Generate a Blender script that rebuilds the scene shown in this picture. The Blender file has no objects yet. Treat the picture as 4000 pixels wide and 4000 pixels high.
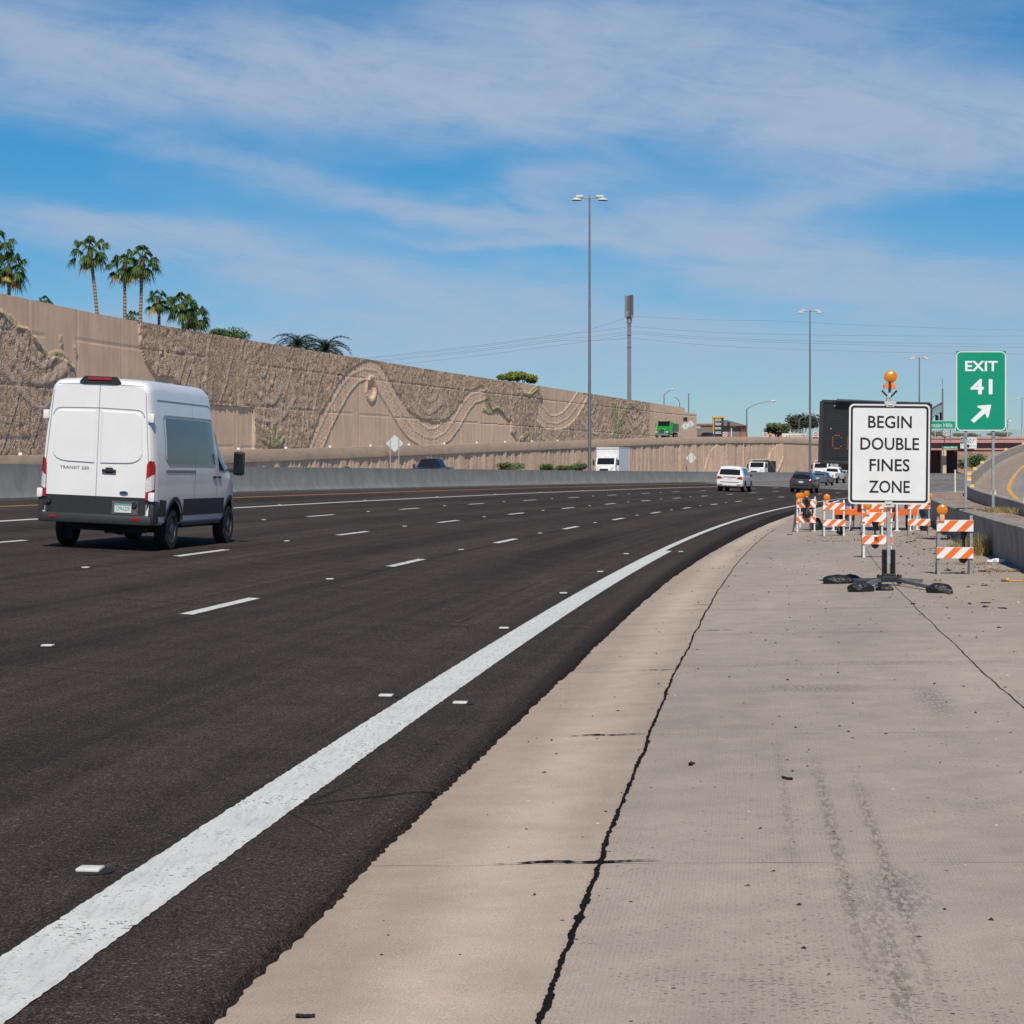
import bpy, bmesh, math, random
import numpy as np
from mathutils import Vector, Matrix
from mathutils.bvhtree import BVHTree
R = math.radians
random.seed(7); np.random.seed(7)
C = bpy.context.scene.collection
SC = bpy.context.scene

# ------------------------------------------------------------------ camera
EYE = 1.7
FP, U0, V0 = 8254.0, 2000.0, 1858.6
cd = bpy.data.cameras.new('camera'); cam = bpy.data.objects.new('camera', cd); C.objects.link(cam)
cam.location = (0, 0, EYE); cam.rotation_euler = (R(90), 0, 0)
cd.sensor_width = 36; cd.lens = FP / 4000 * 36; cd.shift_y = -(2000 - V0) / 4000
cd.clip_start = .1; cd.clip_end = 8000
SC.camera = cam
# ------------------------------------------------------------------ sky and sun
SUN_EL, SUN_AZ = 50.0, -0.07        # shadows fall straight away from the camera
w = bpy.data.worlds.new('World'); SC.world = w; w.use_nodes = True; w.cycles.sampling_method = 'MANUAL'; w.cycles.sample_map_resolution = 256
nt = w.node_tree; nt.nodes.clear()
def wn(t, **k):
    n = nt.nodes.new(t)
    for a, b in k.items(): setattr(n, a, b)
    return n
def wl(a, b): nt.links.new(a, b)
def wm(op, a, b=None, c=None):
    n = wn('ShaderNodeMath', operation=op)
    for i, x in enumerate((a, b, c)):
        if x is None: continue
        if isinstance(x, (int, float)): n.inputs[i].default_value = x
        else: wl(x, n.inputs[i])
    return n.outputs[0]
out = wn('ShaderNodeOutputWorld'); bg = wn('ShaderNodeBackground'); wl(bg.outputs[0], out.inputs[0])
sky = wn('ShaderNodeTexSky'); sky.sky_type = 'NISHITA'; sky.sun_disc = False
sky.sun_elevation = R(SUN_EL); sky.sun_rotation = R(180) + SUN_AZ
sky.air_density = 1.0; sky.dust_density = .25; sky.ozone_density = 2.5; sky.altitude = 400
tint = wn('ShaderNodeMix', data_type='RGBA', blend_type='MULTIPLY'); tint.inputs[0].default_value = 1
wl(sky.outputs[0], tint.inputs[6])
tc = wn('ShaderNodeTexCoord'); sp = wn('ShaderNodeSeparateXYZ'); wl(tc.outputs['Generated'], sp.inputs[0])
az = wm('ARCTAN2', sp.outputs[0], sp.outputs[1]); el = wm('ARCSINE', sp.outputs[2])
tr = wn('ShaderNodeMix', data_type='RGBA'); wl(wm('MINIMUM', wm('MAXIMUM', wm('MULTIPLY', el, 6.5), 0.), 1.), tr.inputs[0])
tr.inputs[6].default_value = (.66, .79, 1.02, 1); tr.inputs[7].default_value = (.24, .76, 1.08, 1); wl(tr.outputs[2], tint.inputs[7])
def cvec(sx, sy, ang, oz=0.):
    c_, s_ = math.cos(ang), math.sin(ang)
    x = wm('ADD', wm('MULTIPLY', az, c_ * sx), wm('MULTIPLY', el, s_ * sx))
    y = wm('ADD', wm('MULTIPLY', az, -s_ * sy), wm('MULTIPLY', el, c_ * sy))
    n = wn('ShaderNodeCombineXYZ'); wl(x, n.inputs[0]); wl(y, n.inputs[1]); n.inputs[2].default_value = oz
    return n.outputs[0]
def cnoise(vec, scale, detail, rough, dist=0.):
    n = wn('ShaderNodeTexNoise'); wl(vec, n.inputs['Vector'])
    n.inputs['Scale'].default_value = scale; n.inputs['Detail'].default_value = detail
    n.inputs['Roughness'].default_value = rough; n.inputs['Distortion'].default_value = dist
    return n.outputs['Fac']
# cirrus banks: (azimuth, elevation, half width, half height, tilt, weight)
def aa(u, v): return math.atan((u - 966) / 3987.), math.atan((897.7 - v) / 3987.)
BANKS = [(330, 130, 640, 95, -.04, 1.15), (1000, 185, 620, 62, -.05, .9), (1250, 50, 520, 70, .02, .8), (1640, 200, 420, 75, -.12, 1.15), (1800, 305, 300, 55, .12, 1.0),
         (470, 328, 170, 24, -.22, .6), (790, 385, 190, 24, -.12, .85), (1060, 352, 150, 30, .15, .75), (1150, 425, 240, 40, -.08, .75), (960, 462, 220, 15, -.07, .7),
         (1420, 478, 340, 40, -.10, .95), (1720, 545, 380, 40, -.06, .8), (1520, 415, 130, 34, .35, .55), (230, 440, 320, 24, -.12, .75), (600, 525, 480, 40, -.12, .8), (1000, 640, 1000, 65, -.02, .75)]
warp = cnoise(cvec(9, 26, -.08, 3.), 1., 3, .55)
warp2 = cnoise(cvec(5, 12, .1, 9.), 1., 2, .5)
az0, el0 = az, el
el = wm('ADD', el0, wm('MULTIPLY', wm('SUBTRACT', warp, .5), .040))
az = wm('ADD', az0, wm('MULTIPLY', wm('SUBTRACT', warp2, .5), .12))
cov = None
for (u, v, a, b, t, wt) in BANKS:
    a0, e0 = aa(u, v); c_, s_ = math.cos(t), math.sin(t)
    da, de = wm('SUBTRACT', az, a0), wm('SUBTRACT', el, e0)
    x = wm('MULTIPLY', wm('ADD', wm('MULTIPLY', da, c_), wm('MULTIPLY', de, s_)), 3987. / a)
    y = wm('MULTIPLY', wm('ADD', wm('MULTIPLY', da, -s_), wm('MULTIPLY', de, c_)), 3987. / b)
    g = wm('MULTIPLY', wm('EXPONENT', wm('MULTIPLY', wm('ADD', wm('MULTIPLY', x, x), wm('MULTIPLY', y, y)), -.9)), wt)
    cov = g if cov is None else wm('ADD', cov, g)
az, el = az0, el0
fine = cnoise(cvec(13, 58, -.16, 1.), 1., 7, .62, .8)
fine2 = cnoise(cvec(30, 60, .5, 5.), 1., 4, .6, .3)
tex = wm('ADD', wm('MULTIPLY', fine, .85), wm('MULTIPLY', fine2, .35))
dens = wm('MULTIPLY', cov, wm('ADD', wm('MULTIPLY', wm('SUBTRACT', tex, .6), 2.7), .80))
bgc = wm('MULTIPLY', wm('SUBTRACT', cnoise(cvec(6, 22, -.08, 7.), 1., 4, .6), .48), .5)
dens = wm('MULTIPLY', wm('SUBTRACT', 1., wm('EXPONENT', wm('MULTIPLY', wm('MAXIMUM', wm('ADD', dens, bgc), 0.), -1.45))), .95)
mixc = wn('ShaderNodeMix', data_type='RGBA'); wl(dens, mixc.inputs[0]); wl(tint.outputs[2], mixc.inputs[6])
mixc.inputs[7].default_value = (5.0, 6.05, 7.8, 1)
wl(mixc.outputs[2], bg.inputs[0]); bg.inputs[1].default_value = .08
sd = bpy.data.lights.new('sun', 'SUN'); sd.energy = 4.4; sd.angle = R(.5); sd.color = (1, .905, .77)
sun = bpy.data.objects.new('sun', sd); C.objects.link(sun)
sdir = Vector((math.sin(SUN_AZ) * math.cos(R(SUN_EL)), math.cos(SUN_AZ) * math.cos(R(SUN_EL)), -math.sin(R(SUN_EL))))
sun.rotation_euler = sdir.to_track_quat('-Z', 'Y').to_euler(); sun.location = (0, 0, 60)
vs = SC.view_settings; vs.view_transform = 'Standard'; vs.look = 'None'; vs.exposure = 0.0; vs.gamma = 1
SC.render.engine = 'CYCLES'
SC.cycles.max_bounces = 5; SC.cycles.diffuse_bounces = 2; SC.cycles.glossy_bounces = 3

# ------------------------------------------------------------------ plan of the freeway
_S = np.arange(-20, 900, .5)
_k = .000854 + 1e-6 * np.clip(_S, 0, 200)
_th = .103054 + np.cumsum(_k) * .5; _th -= (_th[40] - .103054)
_x = np.cumsum(np.sin(_th)) * .5; _y = np.cumsum(np.cos(_th)) * .5
_x += -2.505 - _x[40]; _y -= _y[40]
def grade(s): s = np.clip(s, -20, 193); return .125542 * s / 100 - .03243 * (s / 100) ** 2
HA = ([-2.2, 0, 3.8, 7.25, 11, 14.7, 18.3, 20.4], [-.105, -.024, .122, .314, .476, .631, .815, .935])
def Ha(d): return np.interp(d, *HA)
def Hc(d): return np.interp(d, [-12, -7.2, -4.5, -1.83, -1.2, -.6], [.03, .0, -.01, -.07, -.095, -.11])
def th(s): return float(np.interp(s, _S, _th))
def xy(s, d):
    t = np.interp(s, _S, _th)
    return np.interp(s, _S, _x) - d * np.cos(t), np.interp(s, _S, _y) + d * np.sin(t)
def s_at(u, d):
    x, y = xy(_S, d); ok = (y > 5); uu = U0 + FP * x[ok] / y[ok]
    i = np.argsort(uu); return float(np.interp(u, uu[i], _S[ok][i]))
def PX(u, v, Y): return Vector(((u - U0) * Y / FP, Y, EYE - (v - V0) * Y / FP))

# ------------------------------------------------------------------ materials
MATS = {}
def pm(name, col, rough=.6, metal=0, var=.12, scale=4., bump=0., bscale=60., coat=0, emit=None, es=1., spec=.5, dirt=None, dirt_amt=.0, alpha=None, trans=0):
    if name in MATS: return MATS[name]
    m = bpy.data.materials.new(name); m.use_nodes = True; t = m.node_tree; b = t.nodes['Principled BSDF']
    b.inputs['Roughness'].default_value = rough; b.inputs['Metallic'].default_value = metal
    b.inputs['Specular IOR Level'].default_value = spec
    if coat: b.inputs['Coat Weight'].default_value = coat; b.inputs['Coat Roughness'].default_value = .04
    if trans: b.inputs['Transmission Weight'].default_value = trans
    c = (*col, 1)
    tcn = t.nodes.new('ShaderNodeTexCoord')
    if var:
        n = t.nodes.new('ShaderNodeTexNoise'); n.inputs['Scale'].default_value = scale; n.inputs['Detail'].default_value = 6
        n.inputs['Roughness'].default_value = .6
        t.links.new(tcn.outputs['Object'], n.inputs['Vector'])
        r = t.nodes.new('ShaderNodeValToRGB'); r.color_ramp.elements[0].position = .3; r.color_ramp.elements[1].position = .7
        r.color_ramp.elements[0].color = tuple(x * (1 - var) for x in col) + (1,)
        r.color_ramp.elements[1].color = tuple(min(1, x * (1 + var)) for x in col) + (1,)
        t.links.new(n.outputs['Fac'], r.inputs[0]); src = r.outputs[0]
        if dirt:
            n2 = t.nodes.new('ShaderNodeTexNoise'); n2.inputs['Scale'].default_value = scale * 2.3; n2.inputs['Detail'].default_value = 8
            n2.inputs['Roughness'].default_value = .7
            t.links.new(tcn.outputs['Object'], n2.inputs['Vector'])
            r2 = t.nodes.new('ShaderNodeValToRGB'); r2.color_ramp.elements[0].position = .52; r2.color_ramp.elements[1].position = .72
            r2.color_ramp.elements[0].color = (0, 0, 0, 1); r2.color_ramp.elements[1].color = (dirt_amt,) * 3 + (1,)
            t.links.new(n2.outputs['Fac'], r2.inputs[0])
            mx = t.nodes.new('ShaderNodeMix'); mx.data_type = 'RGBA'; t.links.new(r2.outputs[0], mx.inputs[0])
            t.links.new(src, mx.inputs[6]); mx.inputs[7].default_value = (*dirt, 1); src = mx.outputs[2]
        t.links.new(src, b.inputs['Base Color'])
    else: b.inputs['Base Color'].default_value = c
    if bump:
        n = t.nodes.new('ShaderNodeTexNoise'); n.inputs['Scale'].default_value = bscale; n.inputs['Detail'].default_value = 5
        t.links.new(tcn.outputs['Object'], n.inputs['Vector'])
        bp = t.nodes.new('ShaderNodeBump'); bp.inputs['Strength'].default_value = bump; bp.inputs['Distance'].default_value = .02
        t.links.new(n.outputs['Fac'], bp.inputs['Height']); t.links.new(bp.outputs[0], b.inputs['Normal'])
    if emit: b.inputs['Emission Color'].default_value = (*emit, 1); b.inputs['Emission Strength'].default_value = es
    MATS[name] = m; return m

class NT:
    """small node-graph writer for the bigger surface materials"""
    def __init__(s, name):
        s.m = bpy.data.materials.new(name); s.m.use_nodes = True; s.t = s.m.node_tree; s.b = s.t.nodes['Principled BSDF']
        s.tc = s.t.nodes.new('ShaderNodeTexCoord'); MATS[name] = s.m
    def lk(s, a, b): s.t.links.new(a, b)
    def noise(s, vec, scale, detail=4, rough=.55, dist=0):
        n = s.t.nodes.new('ShaderNodeTexNoise'); s.lk(vec, n.inputs['Vector']); n.inputs['Scale'].default_value = scale
        n.inputs['Detail'].default_value = detail; n.inputs['Roughness'].default_value = rough; n.inputs['Distortion'].default_value = dist
        return n.outputs['Fac']
    def voro(s, vec, scale, feat='F1', rnd=1.):
        n = s.t.nodes.new('ShaderNodeTexVoronoi'); n.feature = feat; s.lk(vec, n.inputs['Vector']); n.inputs['Scale'].default_value = scale
        n.inputs['Randomness'].default_value = rnd
        return n
    def mp(s, vec, sc=(1, 1, 1), rot=(0, 0, 0), loc=(0, 0, 0)):
        n = s.t.nodes.new('ShaderNodeMapping'); s.lk(vec, n.inputs[0]); n.inputs['Scale'].default_value = sc
        n.inputs['Rotation'].default_value = rot; n.inputs['Location'].default_value = loc
        return n.outputs[0]
    def ramp(s, fac, stops):
        n = s.t.nodes.new('ShaderNodeValToRGB'); s.lk(fac, n.inputs[0]); e = n.color_ramp.elements
        while len(e) < len(stops): e.new(.5)
        for i, (p, c) in enumerate(stops):
            e[i].position = p; e[i].color = (*c, 1) if isinstance(c, tuple) else (c, c, c, 1)
        return n.outputs[0]
    def mix(s, f, a, b, mode='MIX'):
        n = s.t.nodes.new('ShaderNodeMix'); n.data_type = 'RGBA'; n.blend_type = mode
        for i, x in ((0, f), (6, a), (7, b)):
            if isinstance(x, (int, float)): n.inputs[i].default_value = x if i == 0 else (x, x, x, 1)
            elif isinstance(x, tuple): n.inputs[i].default_value = (*x, 1)
            else: s.lk(x, n.inputs[i])
        return n.outputs[2]
    def math(s, op, a, b=None):
        n = s.t.nodes.new('ShaderNodeMath'); n.operation = op
        for i, x in enumerate((a, b)):
            if x is None: continue
            if isinstance(x, (int, float)): n.inputs[i].default_value = x
            else: s.lk(x, n.inputs[i])
        return n.outputs[0]
    def bump(s, h, strength, dist):
        n = s.t.nodes.new('ShaderNodeBump'); n.inputs['Strength'].default_value = strength; n.inputs['Distance'].default_value = dist
        s.lk(h, n.inputs['Height']); s.lk(n.outputs[0], s.b.inputs['Normal'])
    def sep(s, vec):
        n = s.t.nodes.new('ShaderNodeSeparateXYZ'); s.lk(vec, n.inputs[0]); return n.outputs
    def comb(s, x, y, z=0.):
        n = s.t.nodes.new('ShaderNodeCombineXYZ')
        for i, q in enumerate((x, y, z)):
            if isinstance(q, (int, float)): n.inputs[i].default_value = q
            else: s.lk(q, n.inputs[i])
        return n.outputs[0]
    def attr(s, name):
        n = s.t.nodes.new('ShaderNodeAttribute'); n.attribute_name = name; return n.outputs
    def done(s, col, rough):
        if isinstance(col, tuple): s.b.inputs['Base Color'].default_value = (*col, 1)
        else: s.lk(col, s.b.inputs['Base Color'])
        if isinstance(rough, (int, float)): s.b.inputs['Roughness'].default_value = rough
        else: s.lk(rough, s.b.inputs['Roughness'])
        return s.m

# ------------------------------------------------------------------ mesh builder
class MB:
    def __init__(s): s.v = []; s.f = []; s.m = []; s.uv = None
    def add(s, vs, fs, mi=0):
        o = len(s.v); s.v += [tuple(p) for p in vs]; s.f += [tuple(i + o for i in f) for f in fs]; s.m += [mi] * len(fs); return s
    def box(s, c, d, mi=0, M=None, bev=0.):
        x, y, z = (q / 2 for q in d); V = []; F = []
        if bev <= 0:
            V = [(a * x, b * y, e * z) for e in (-1, 1) for b in (-1, 1) for a in (-1, 1)]
            F = [(0, 2, 3, 1), (4, 5, 7, 6), (0, 1, 5, 4), (2, 6, 7, 3), (0, 4, 6, 2), (1, 3, 7, 5)]
        else:
            bev = min(bev, x * .9, y * .9, z * .9); bm = bmesh.new(); bmesh.ops.create_cube(bm, size=1)
            for v in bm.verts: v.co = Vector((v.co.x * 2 * x, v.co.y * 2 * y, v.co.z * 2 * z))
            bmesh.ops.bevel(bm, geom=bm.edges[:], offset=bev, segments=2, affect='EDGES', profile=.6)
            bm.verts.index_update(); V = [tuple(v.co) for v in bm.verts]; F = [[v.index for v in f.verts] for f in bm.faces]; bm.free()
        c = Vector(c)
        if M is not None: V = [M @ Vector(v) + c for v in V]
        else: V = [Vector(v) + c for v in V]
        return s.add(V, F, mi)
    def cyl(s, p0, p1, r0, r1=None, n=12, mi=0, caps=True):
        r1 = r0 if r1 is None else r1; p0, p1 = Vector(p0), Vector(p1); d = (p1 - p0).normalized()
        a = d.orthogonal().normalized(); b = d.cross(a); V = []
        for p, r in ((p0, r0), (p1, r1)):
            V += [p + (a * math.cos(2 * math.pi * i / n) + b * math.sin(2 * math.pi * i / n)) * r for i in range(n)]
        F = [(i, (i + 1) % n, n + (i + 1) % n, n + i) for i in range(n)]
        if caps: F += [tuple(range(n))[::-1], tuple(range(n, 2 * n))]
        return s.add(V, F, mi)
    def tube(s, path, r, n=8, mi=0):
        P = [Vector(p) for p in path]; rr = r if isinstance(r, (list, tuple)) else [r] * len(P); V = []; ref = None
        for i, p in enumerate(P):
            d = (P[min(i + 1, len(P) - 1)] - P[max(i - 1, 0)]).normalized()
            a = (d.orthogonal() if ref is None else (ref - d * ref.dot(d))).normalized(); ref = a; b = d.cross(a)
            V += [p + (a * math.cos(2 * math.pi * k / n) + b * math.sin(2 * math.pi * k / n)) * rr[i] for k in range(n)]
        F = [(i * n + k, i * n + (k + 1) % n, (i + 1) * n + (k + 1) % n, (i + 1) * n + k) for i in range(len(P) - 1) for k in range(n)]
        F += [tuple(range(n))[::-1], tuple(range((len(P) - 1) * n, len(P) * n))]
        return s.add(V, F, mi)
    def lathe(s, prof, n=24, M=None, mi=0):
        V = []; M = M or Matrix()
        for r, z in prof: V += [M @ Vector((r * math.cos(2 * math.pi * i / n), r * math.sin(2 * math.pi * i / n), z)) for i in range(n)]
        F = [(j * n + i, j * n + (i + 1) % n, (j + 1) * n + (i + 1) % n, (j + 1) * n + i) for j in range(len(prof) - 1) for i in range(n)]
        if prof[0][0] > 1e-6: F.append(tuple(range(n))[::-1])
        if prof[-1][0] > 1e-6: F.append(tuple(range((len(prof) - 1) * n, len(prof) * n)))
        return s.add(V, F, mi)
    def prism(s, poly, t, M=None, mi=0, mi_side=None):
        """polygon in local xy, extruded from z=0 to z=t, then moved by M"""
        M = M or Matrix(); n = len(poly)
        if sum(poly[i][0] * poly[(i + 1) % n][1] - poly[(i + 1) % n][0] * poly[i][1] for i in range(n)) < 0: poly = poly[::-1]
        V = [M @ Vector((x, y, 0)) for x, y in poly] + [M @ Vector((x, y, t)) for x, y in poly]
        s.add(V, [tuple(range(n))[::-1], tuple(range(n, 2 * n))] + [(i, (i + 1) % n, n + (i + 1) % n, n + i) for i in range(n)], mi)
        if mi_side is not None: s.m[-n:] = [mi_side] * n
        return s
    def grid(s, P, mi=0):
        r, c = len(P), len(P[0]); V = [p for row in P for p in row]
        return s.add(V, [(i * c + j, i * c + j + 1, (i + 1) * c + j + 1, (i + 1) * c + j) for i in range(r - 1) for j in range(c - 1)], mi)
    def build(s, name, mats, parent=None, smooth=None, uv=None, **tags):
        me = bpy.data.meshes.new(name); me.from_pydata(s.v, [], s.f)
        for m in (mats if isinstance(mats, (list, tuple)) else [mats]): me.materials.append(m)
        if len(set(s.m)) > 1: me.polygons.foreach_set('material_index', s.m)
        if uv is not None:
            L = me.uv_layers.new(name='UVMap'); idx = np.empty(len(me.loops), dtype=np.int32); me.loops.foreach_get('vertex_index', idx)
            L.data.foreach_set('uv', np.asarray(uv, dtype=np.float32)[idx].ravel())
        if smooth:
            me.polygons.foreach_set('use_smooth', [True] * len(me.polygons)); me.set_sharp_from_angle(angle=R(smooth))
        me.update()
        o = bpy.data.objects.new(name, me); C.objects.link(o)
        if parent: o.parent = parent
        for k, q in tags.items(): o[k] = q
        return o
def thing(name, label, cat, loc=(0, 0, 0), rot=None, group=None):
    o = bpy.data.objects.new(name, None); C.objects.link(o); o.location = loc; o.empty_display_size = .3
    if isinstance(rot, Matrix): o.rotation_euler = rot.to_euler()
    elif rot is not None: o.rotation_euler = (0, 0, rot)
    o['label'] = label; o['category'] = cat
    if group: o['group'] = group
    return o
def tag(o, label, cat, group=None):
    o['label'] = label; o['category'] = cat
    if group: o['group'] = group
    return o
def kids(o): return [c for c in C.objects if c.parent == o]
def dup(root, loc, rot=None, label=None, group=None):
    tree = {}
    def cp(o, par):
        c = o.copy(); C.objects.link(c)
        if par: c.parent = par
        for ch in list(o.children): cp(ch, c)
        return c
    r = cp(root, None); r.location = loc
    if isinstance(rot, Matrix): r.rotation_euler = rot.to_euler()
    elif rot is not None: r.rotation_euler = (0, 0, rot)
    if label: r['label'] = label
    if group: r['group'] = group
    return r
def text(mb, txt, cx, cz, wid=None, hgt=None, y=-.003, mi=0, bold=0., thick=.0015, M=None, back=False):
    cu = bpy.data.curves.new('t', 'FONT'); cu.body = txt; cu.size = 1; cu.offset = bold; cu.resolution_u = 3
    ob = bpy.data.objects.new('t', cu); C.objects.link(ob); dg = bpy.context.evaluated_depsgraph_get(); dg.update()
    me = bpy.data.meshes.new_from_object(ob.evaluated_get(dg)); co = np.array([v.co[:] for v in me.vertices]); fs = [tuple(p.vertices) for p in me.polygons]
    bpy.data.objects.remove(ob); bpy.data.curves.remove(cu); bpy.data.meshes.remove(me)
    lo, hi = co.min(0), co.max(0); sx = wid / (hi[0] - lo[0]) if wid else None; sz = hgt / (hi[1] - lo[1]) if hgt else sx
    sx = sx or sz; X = (co[:, 0] - (lo[0] + hi[0]) / 2) * sx + cx; Z = (co[:, 1] - (lo[1] + hi[1]) / 2) * sz + cz
    V = [Vector((a, y, b)) for a, b in zip(X, Z)]
    if M: V = [M @ v for v in V]
    mb.add(V, [f if back else f for f in fs], mi)
def rrect(w_, h_, r, n=5, cx=0, cy=0):
    P = []
    for k, (sx, sy) in enumerate(((1, 1), (-1, 1), (-1, -1), (1, -1))):
        for i in range(n + 1):
            a = math.pi / 2 * (k + i / n); P.append((cx + sx * (w_ / 2 - r) + r * math.cos(a), cy + sy * (h_ / 2 - r) + r * math.sin(a)))
    return P
RX = Matrix.Rotation(R(90), 4, 'X')      # local xy polygon -> xz plane, thickness towards -y
def ring(mb, outer, inner, y, mi):
    n = len(outer); V = [(a, y, b) for a, b in outer] + [(a, y, b) for a, b in inner]
    mb.add(V, [(i, (i + 1) % n, n + (i + 1) % n, n + i) for i in range(n)], mi)
# value noise in numpy
_rng = np.random.RandomState(3); _tab = _rng.rand(256, 256)
def vnoise(x, y):
    xi, yi = np.floor(x).astype(int), np.floor(y).astype(int); fx, fy = x - xi, y - yi
    fx, fy = fx * fx * (3 - 2 * fx), fy * fy * (3 - 2 * fy)
    g = lambda a, b: _tab[a % 256, b % 256]
    return (g(xi, yi) * (1 - fx) + g(xi + 1, yi) * fx) * (1 - fy) + (g(xi, yi + 1) * (1 - fx) + g(xi + 1, yi + 1) * fx) * fy
def fbm(x, y, o=4):
    r = 0; a = .5
    for i in range(o): r = r + a * vnoise(x * 2 ** i + 17 * i, y * 2 ** i + 31 * i); a *= .5
    return r
def inpoly(x, y, P):
    r = np.zeros(x.shape, bool); n = len(P)
    for i in range(n):
        (x1, y1), (x2, y2) = P[i], P[(i + 1) % n]
        c = ((y1 > y) != (y2 > y)); r ^= c & (x < (x2 - x1) * (y - y1) / ((y2 - y1) or 1e-9) + x1)
    return r
def pdist(x, y, L):
    d = np.full(x.shape, 1e9)
    for (x1, y1), (x2, y2) in zip(L[:-1], L[1:]):
        dx, dy = x2 - x1, y2 - y1; t = np.clip(((x - x1) * dx + (y - y1) * dy) / (dx * dx + dy * dy), 0, 1)
        d = np.minimum(d, np.hypot(x - x1 - t * dx, y - y1 - t * dy))
    return d
# ================================================================== SETTING
# ---- asphalt
n = NT('asphalt'); uv = n.tc.outputs['UV']; ob = n.tc.outputs['Object']
q = n.sep(uv)
sp1 = n.noise(ob, 95, 3, .7); sp2 = n.voro(ob, 55); big = n.noise(n.mp(uv, (.55, .035, 1)), 1., 6, .6); mid = n.noise(ob, 1.3, 6, .65)
col = n.ramp(sp1, [(.32, (.008, .0066, .006)), (.48, (.047, .0365, .0315)), (.60, (.080, .062, .053)), (.72, (.28, .23, .195))])
vc = n.ramp(n.math('MULTIPLY', sp2.outputs['Color'], 1.), [(0., .6), (.8, 1.05), (.93, 1.7), (1., 2.6)])
col = n.mix(1., col, vc, 'MULTIPLY')
red = n.ramp(n.noise(ob, 40, 2, .5), [(.55, 0.), (.7, .45)])
col = n.mix(red, col, (.062, .040, .033))
col = n.mix(1., col, n.ramp(big, [(.3, .70), (.5, 1.02), (.7, 1.25)]), 'MULTIPLY')
col = n.mix(1., col, n.ramp(mid, [(.3, .82), (.7, 1.16)]), 'MULTIPLY')
trk = n.math('PINGPONG', n.math('SUBTRACT', q[0], .03), 1.83)             # darker oil line and wheel paths within a lane
wear = n.ramp(n.math('DIVIDE', trk, 1.83), [(0., .82), (.12, 1.0), (.35, 1.12), (.6, 1.06), (.85, .92), (1., .84)])
col = n.mix(1., col, wear, 'MULTIPLY')
crk = n.voro(n.mp(uv, (.5, .28, 1)), 1., 'DISTANCE_TO_EDGE'); cm_ = n.math('MULTIPLY', n.math('LESS_THAN', n.math('ADD', crk.outputs['Distance'], n.math('MULTIPLY', n.math('SUBTRACT', sp1, .5), .006)), .0045), n.ramp(n.noise(ob, .16, 3), [(.5, 0.), (.6, .75)]))
col = n.mix(cm_, col, (.010, .009, .008))
stk = n.noise(n.mp(uv, (5., .05, 1)), 1., 5, .6)
col = n.mix(1., col, n.ramp(stk, [(.34, .80), (.5, 1.), (.68, 1.16)]), 'MULTIPLY')
edge = n.ramp(n.math('ADD', n.math('MULTIPLY', q[0], -1.), n.math('MULTIPLY', mid, .25)), [(.78, 1.), (.98, .42)])
col = n.mix(1., col, edge, 'MULTIPLY')
gut = n.ramp(n.math('SUBTRACT', q[0], 18.6), [(0., 0.), (.5, .35), (1., .7)])
col = n.mix(n.math('MULTIPLY', gut, n.ramp(big, [(.3, 0.), (.6, 1.)])), col, (.07, .055, .045))
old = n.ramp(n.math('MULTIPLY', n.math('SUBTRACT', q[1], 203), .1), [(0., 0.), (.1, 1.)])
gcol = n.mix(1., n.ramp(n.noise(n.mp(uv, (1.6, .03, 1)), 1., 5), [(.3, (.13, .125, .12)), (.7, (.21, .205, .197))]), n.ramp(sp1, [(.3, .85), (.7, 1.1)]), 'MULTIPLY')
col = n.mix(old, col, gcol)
n.bump(n.mix(.5, sp1, sp2.outputs['Distance']), .8, .012)
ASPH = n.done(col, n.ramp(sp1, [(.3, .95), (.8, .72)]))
n.b.inputs['Specular IOR Level'].default_value = .08

def sgrid(s0, s1):
    s = s0; L = []
    while s < s1:
        L.append(s); s += .05 if s < 14 else .12 if s < 24 else .25 if s < 60 else .6 if s < 110 else 2.
    return L + [s1]
def strip(name, srows, dfun, zfun, mat, smooth=30, **tags):
    """sheet along the freeway: dfun(s)->list of d, zfun(d,s)->height"""
    mb = MB(); P = []; UV = []
    for s in srows:
        row = []
        for d in dfun(s):
            x, y = xy(s, d); row.append((float(x), float(y), float(zfun(d, s)))); UV.append((d, s))
        P.append(row)
    mb.grid(P); return mb.build(name, mat, smooth=smooth, uv=UV, **tags)
def aedge(s): return np.interp(s, [5, 9, 20, 35, 47, 60, 90], [.735, .78, .87, .88, 1., 1.15, 1.33]) + .04 * (fbm(np.array(s * .6), np.array(2.2), 3) - .5) + .028 * (fbm(np.array(s * 4.), np.array(9.1), 3) - .45) + .03 * (vnoise(np.array(s * 21.), np.array(4.1)) - .5)
lanes = [20.2, 19, 17, 15, 13, 11, 9, 7.3, 5.5, 3.8, 2, .6, 0, -.4]
strip('freeway_road', sgrid(-12, 560), lambda s: lanes + [-aedge(s) + .06, -aedge(s), -aedge(s) - .02], lambda d, s: Ha(d) + grade(s) - (.05 if d < -aedge(s) - .01 else .012 if d < -aedge(s) + .01 else 0), ASPH, kind='structure')
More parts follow.
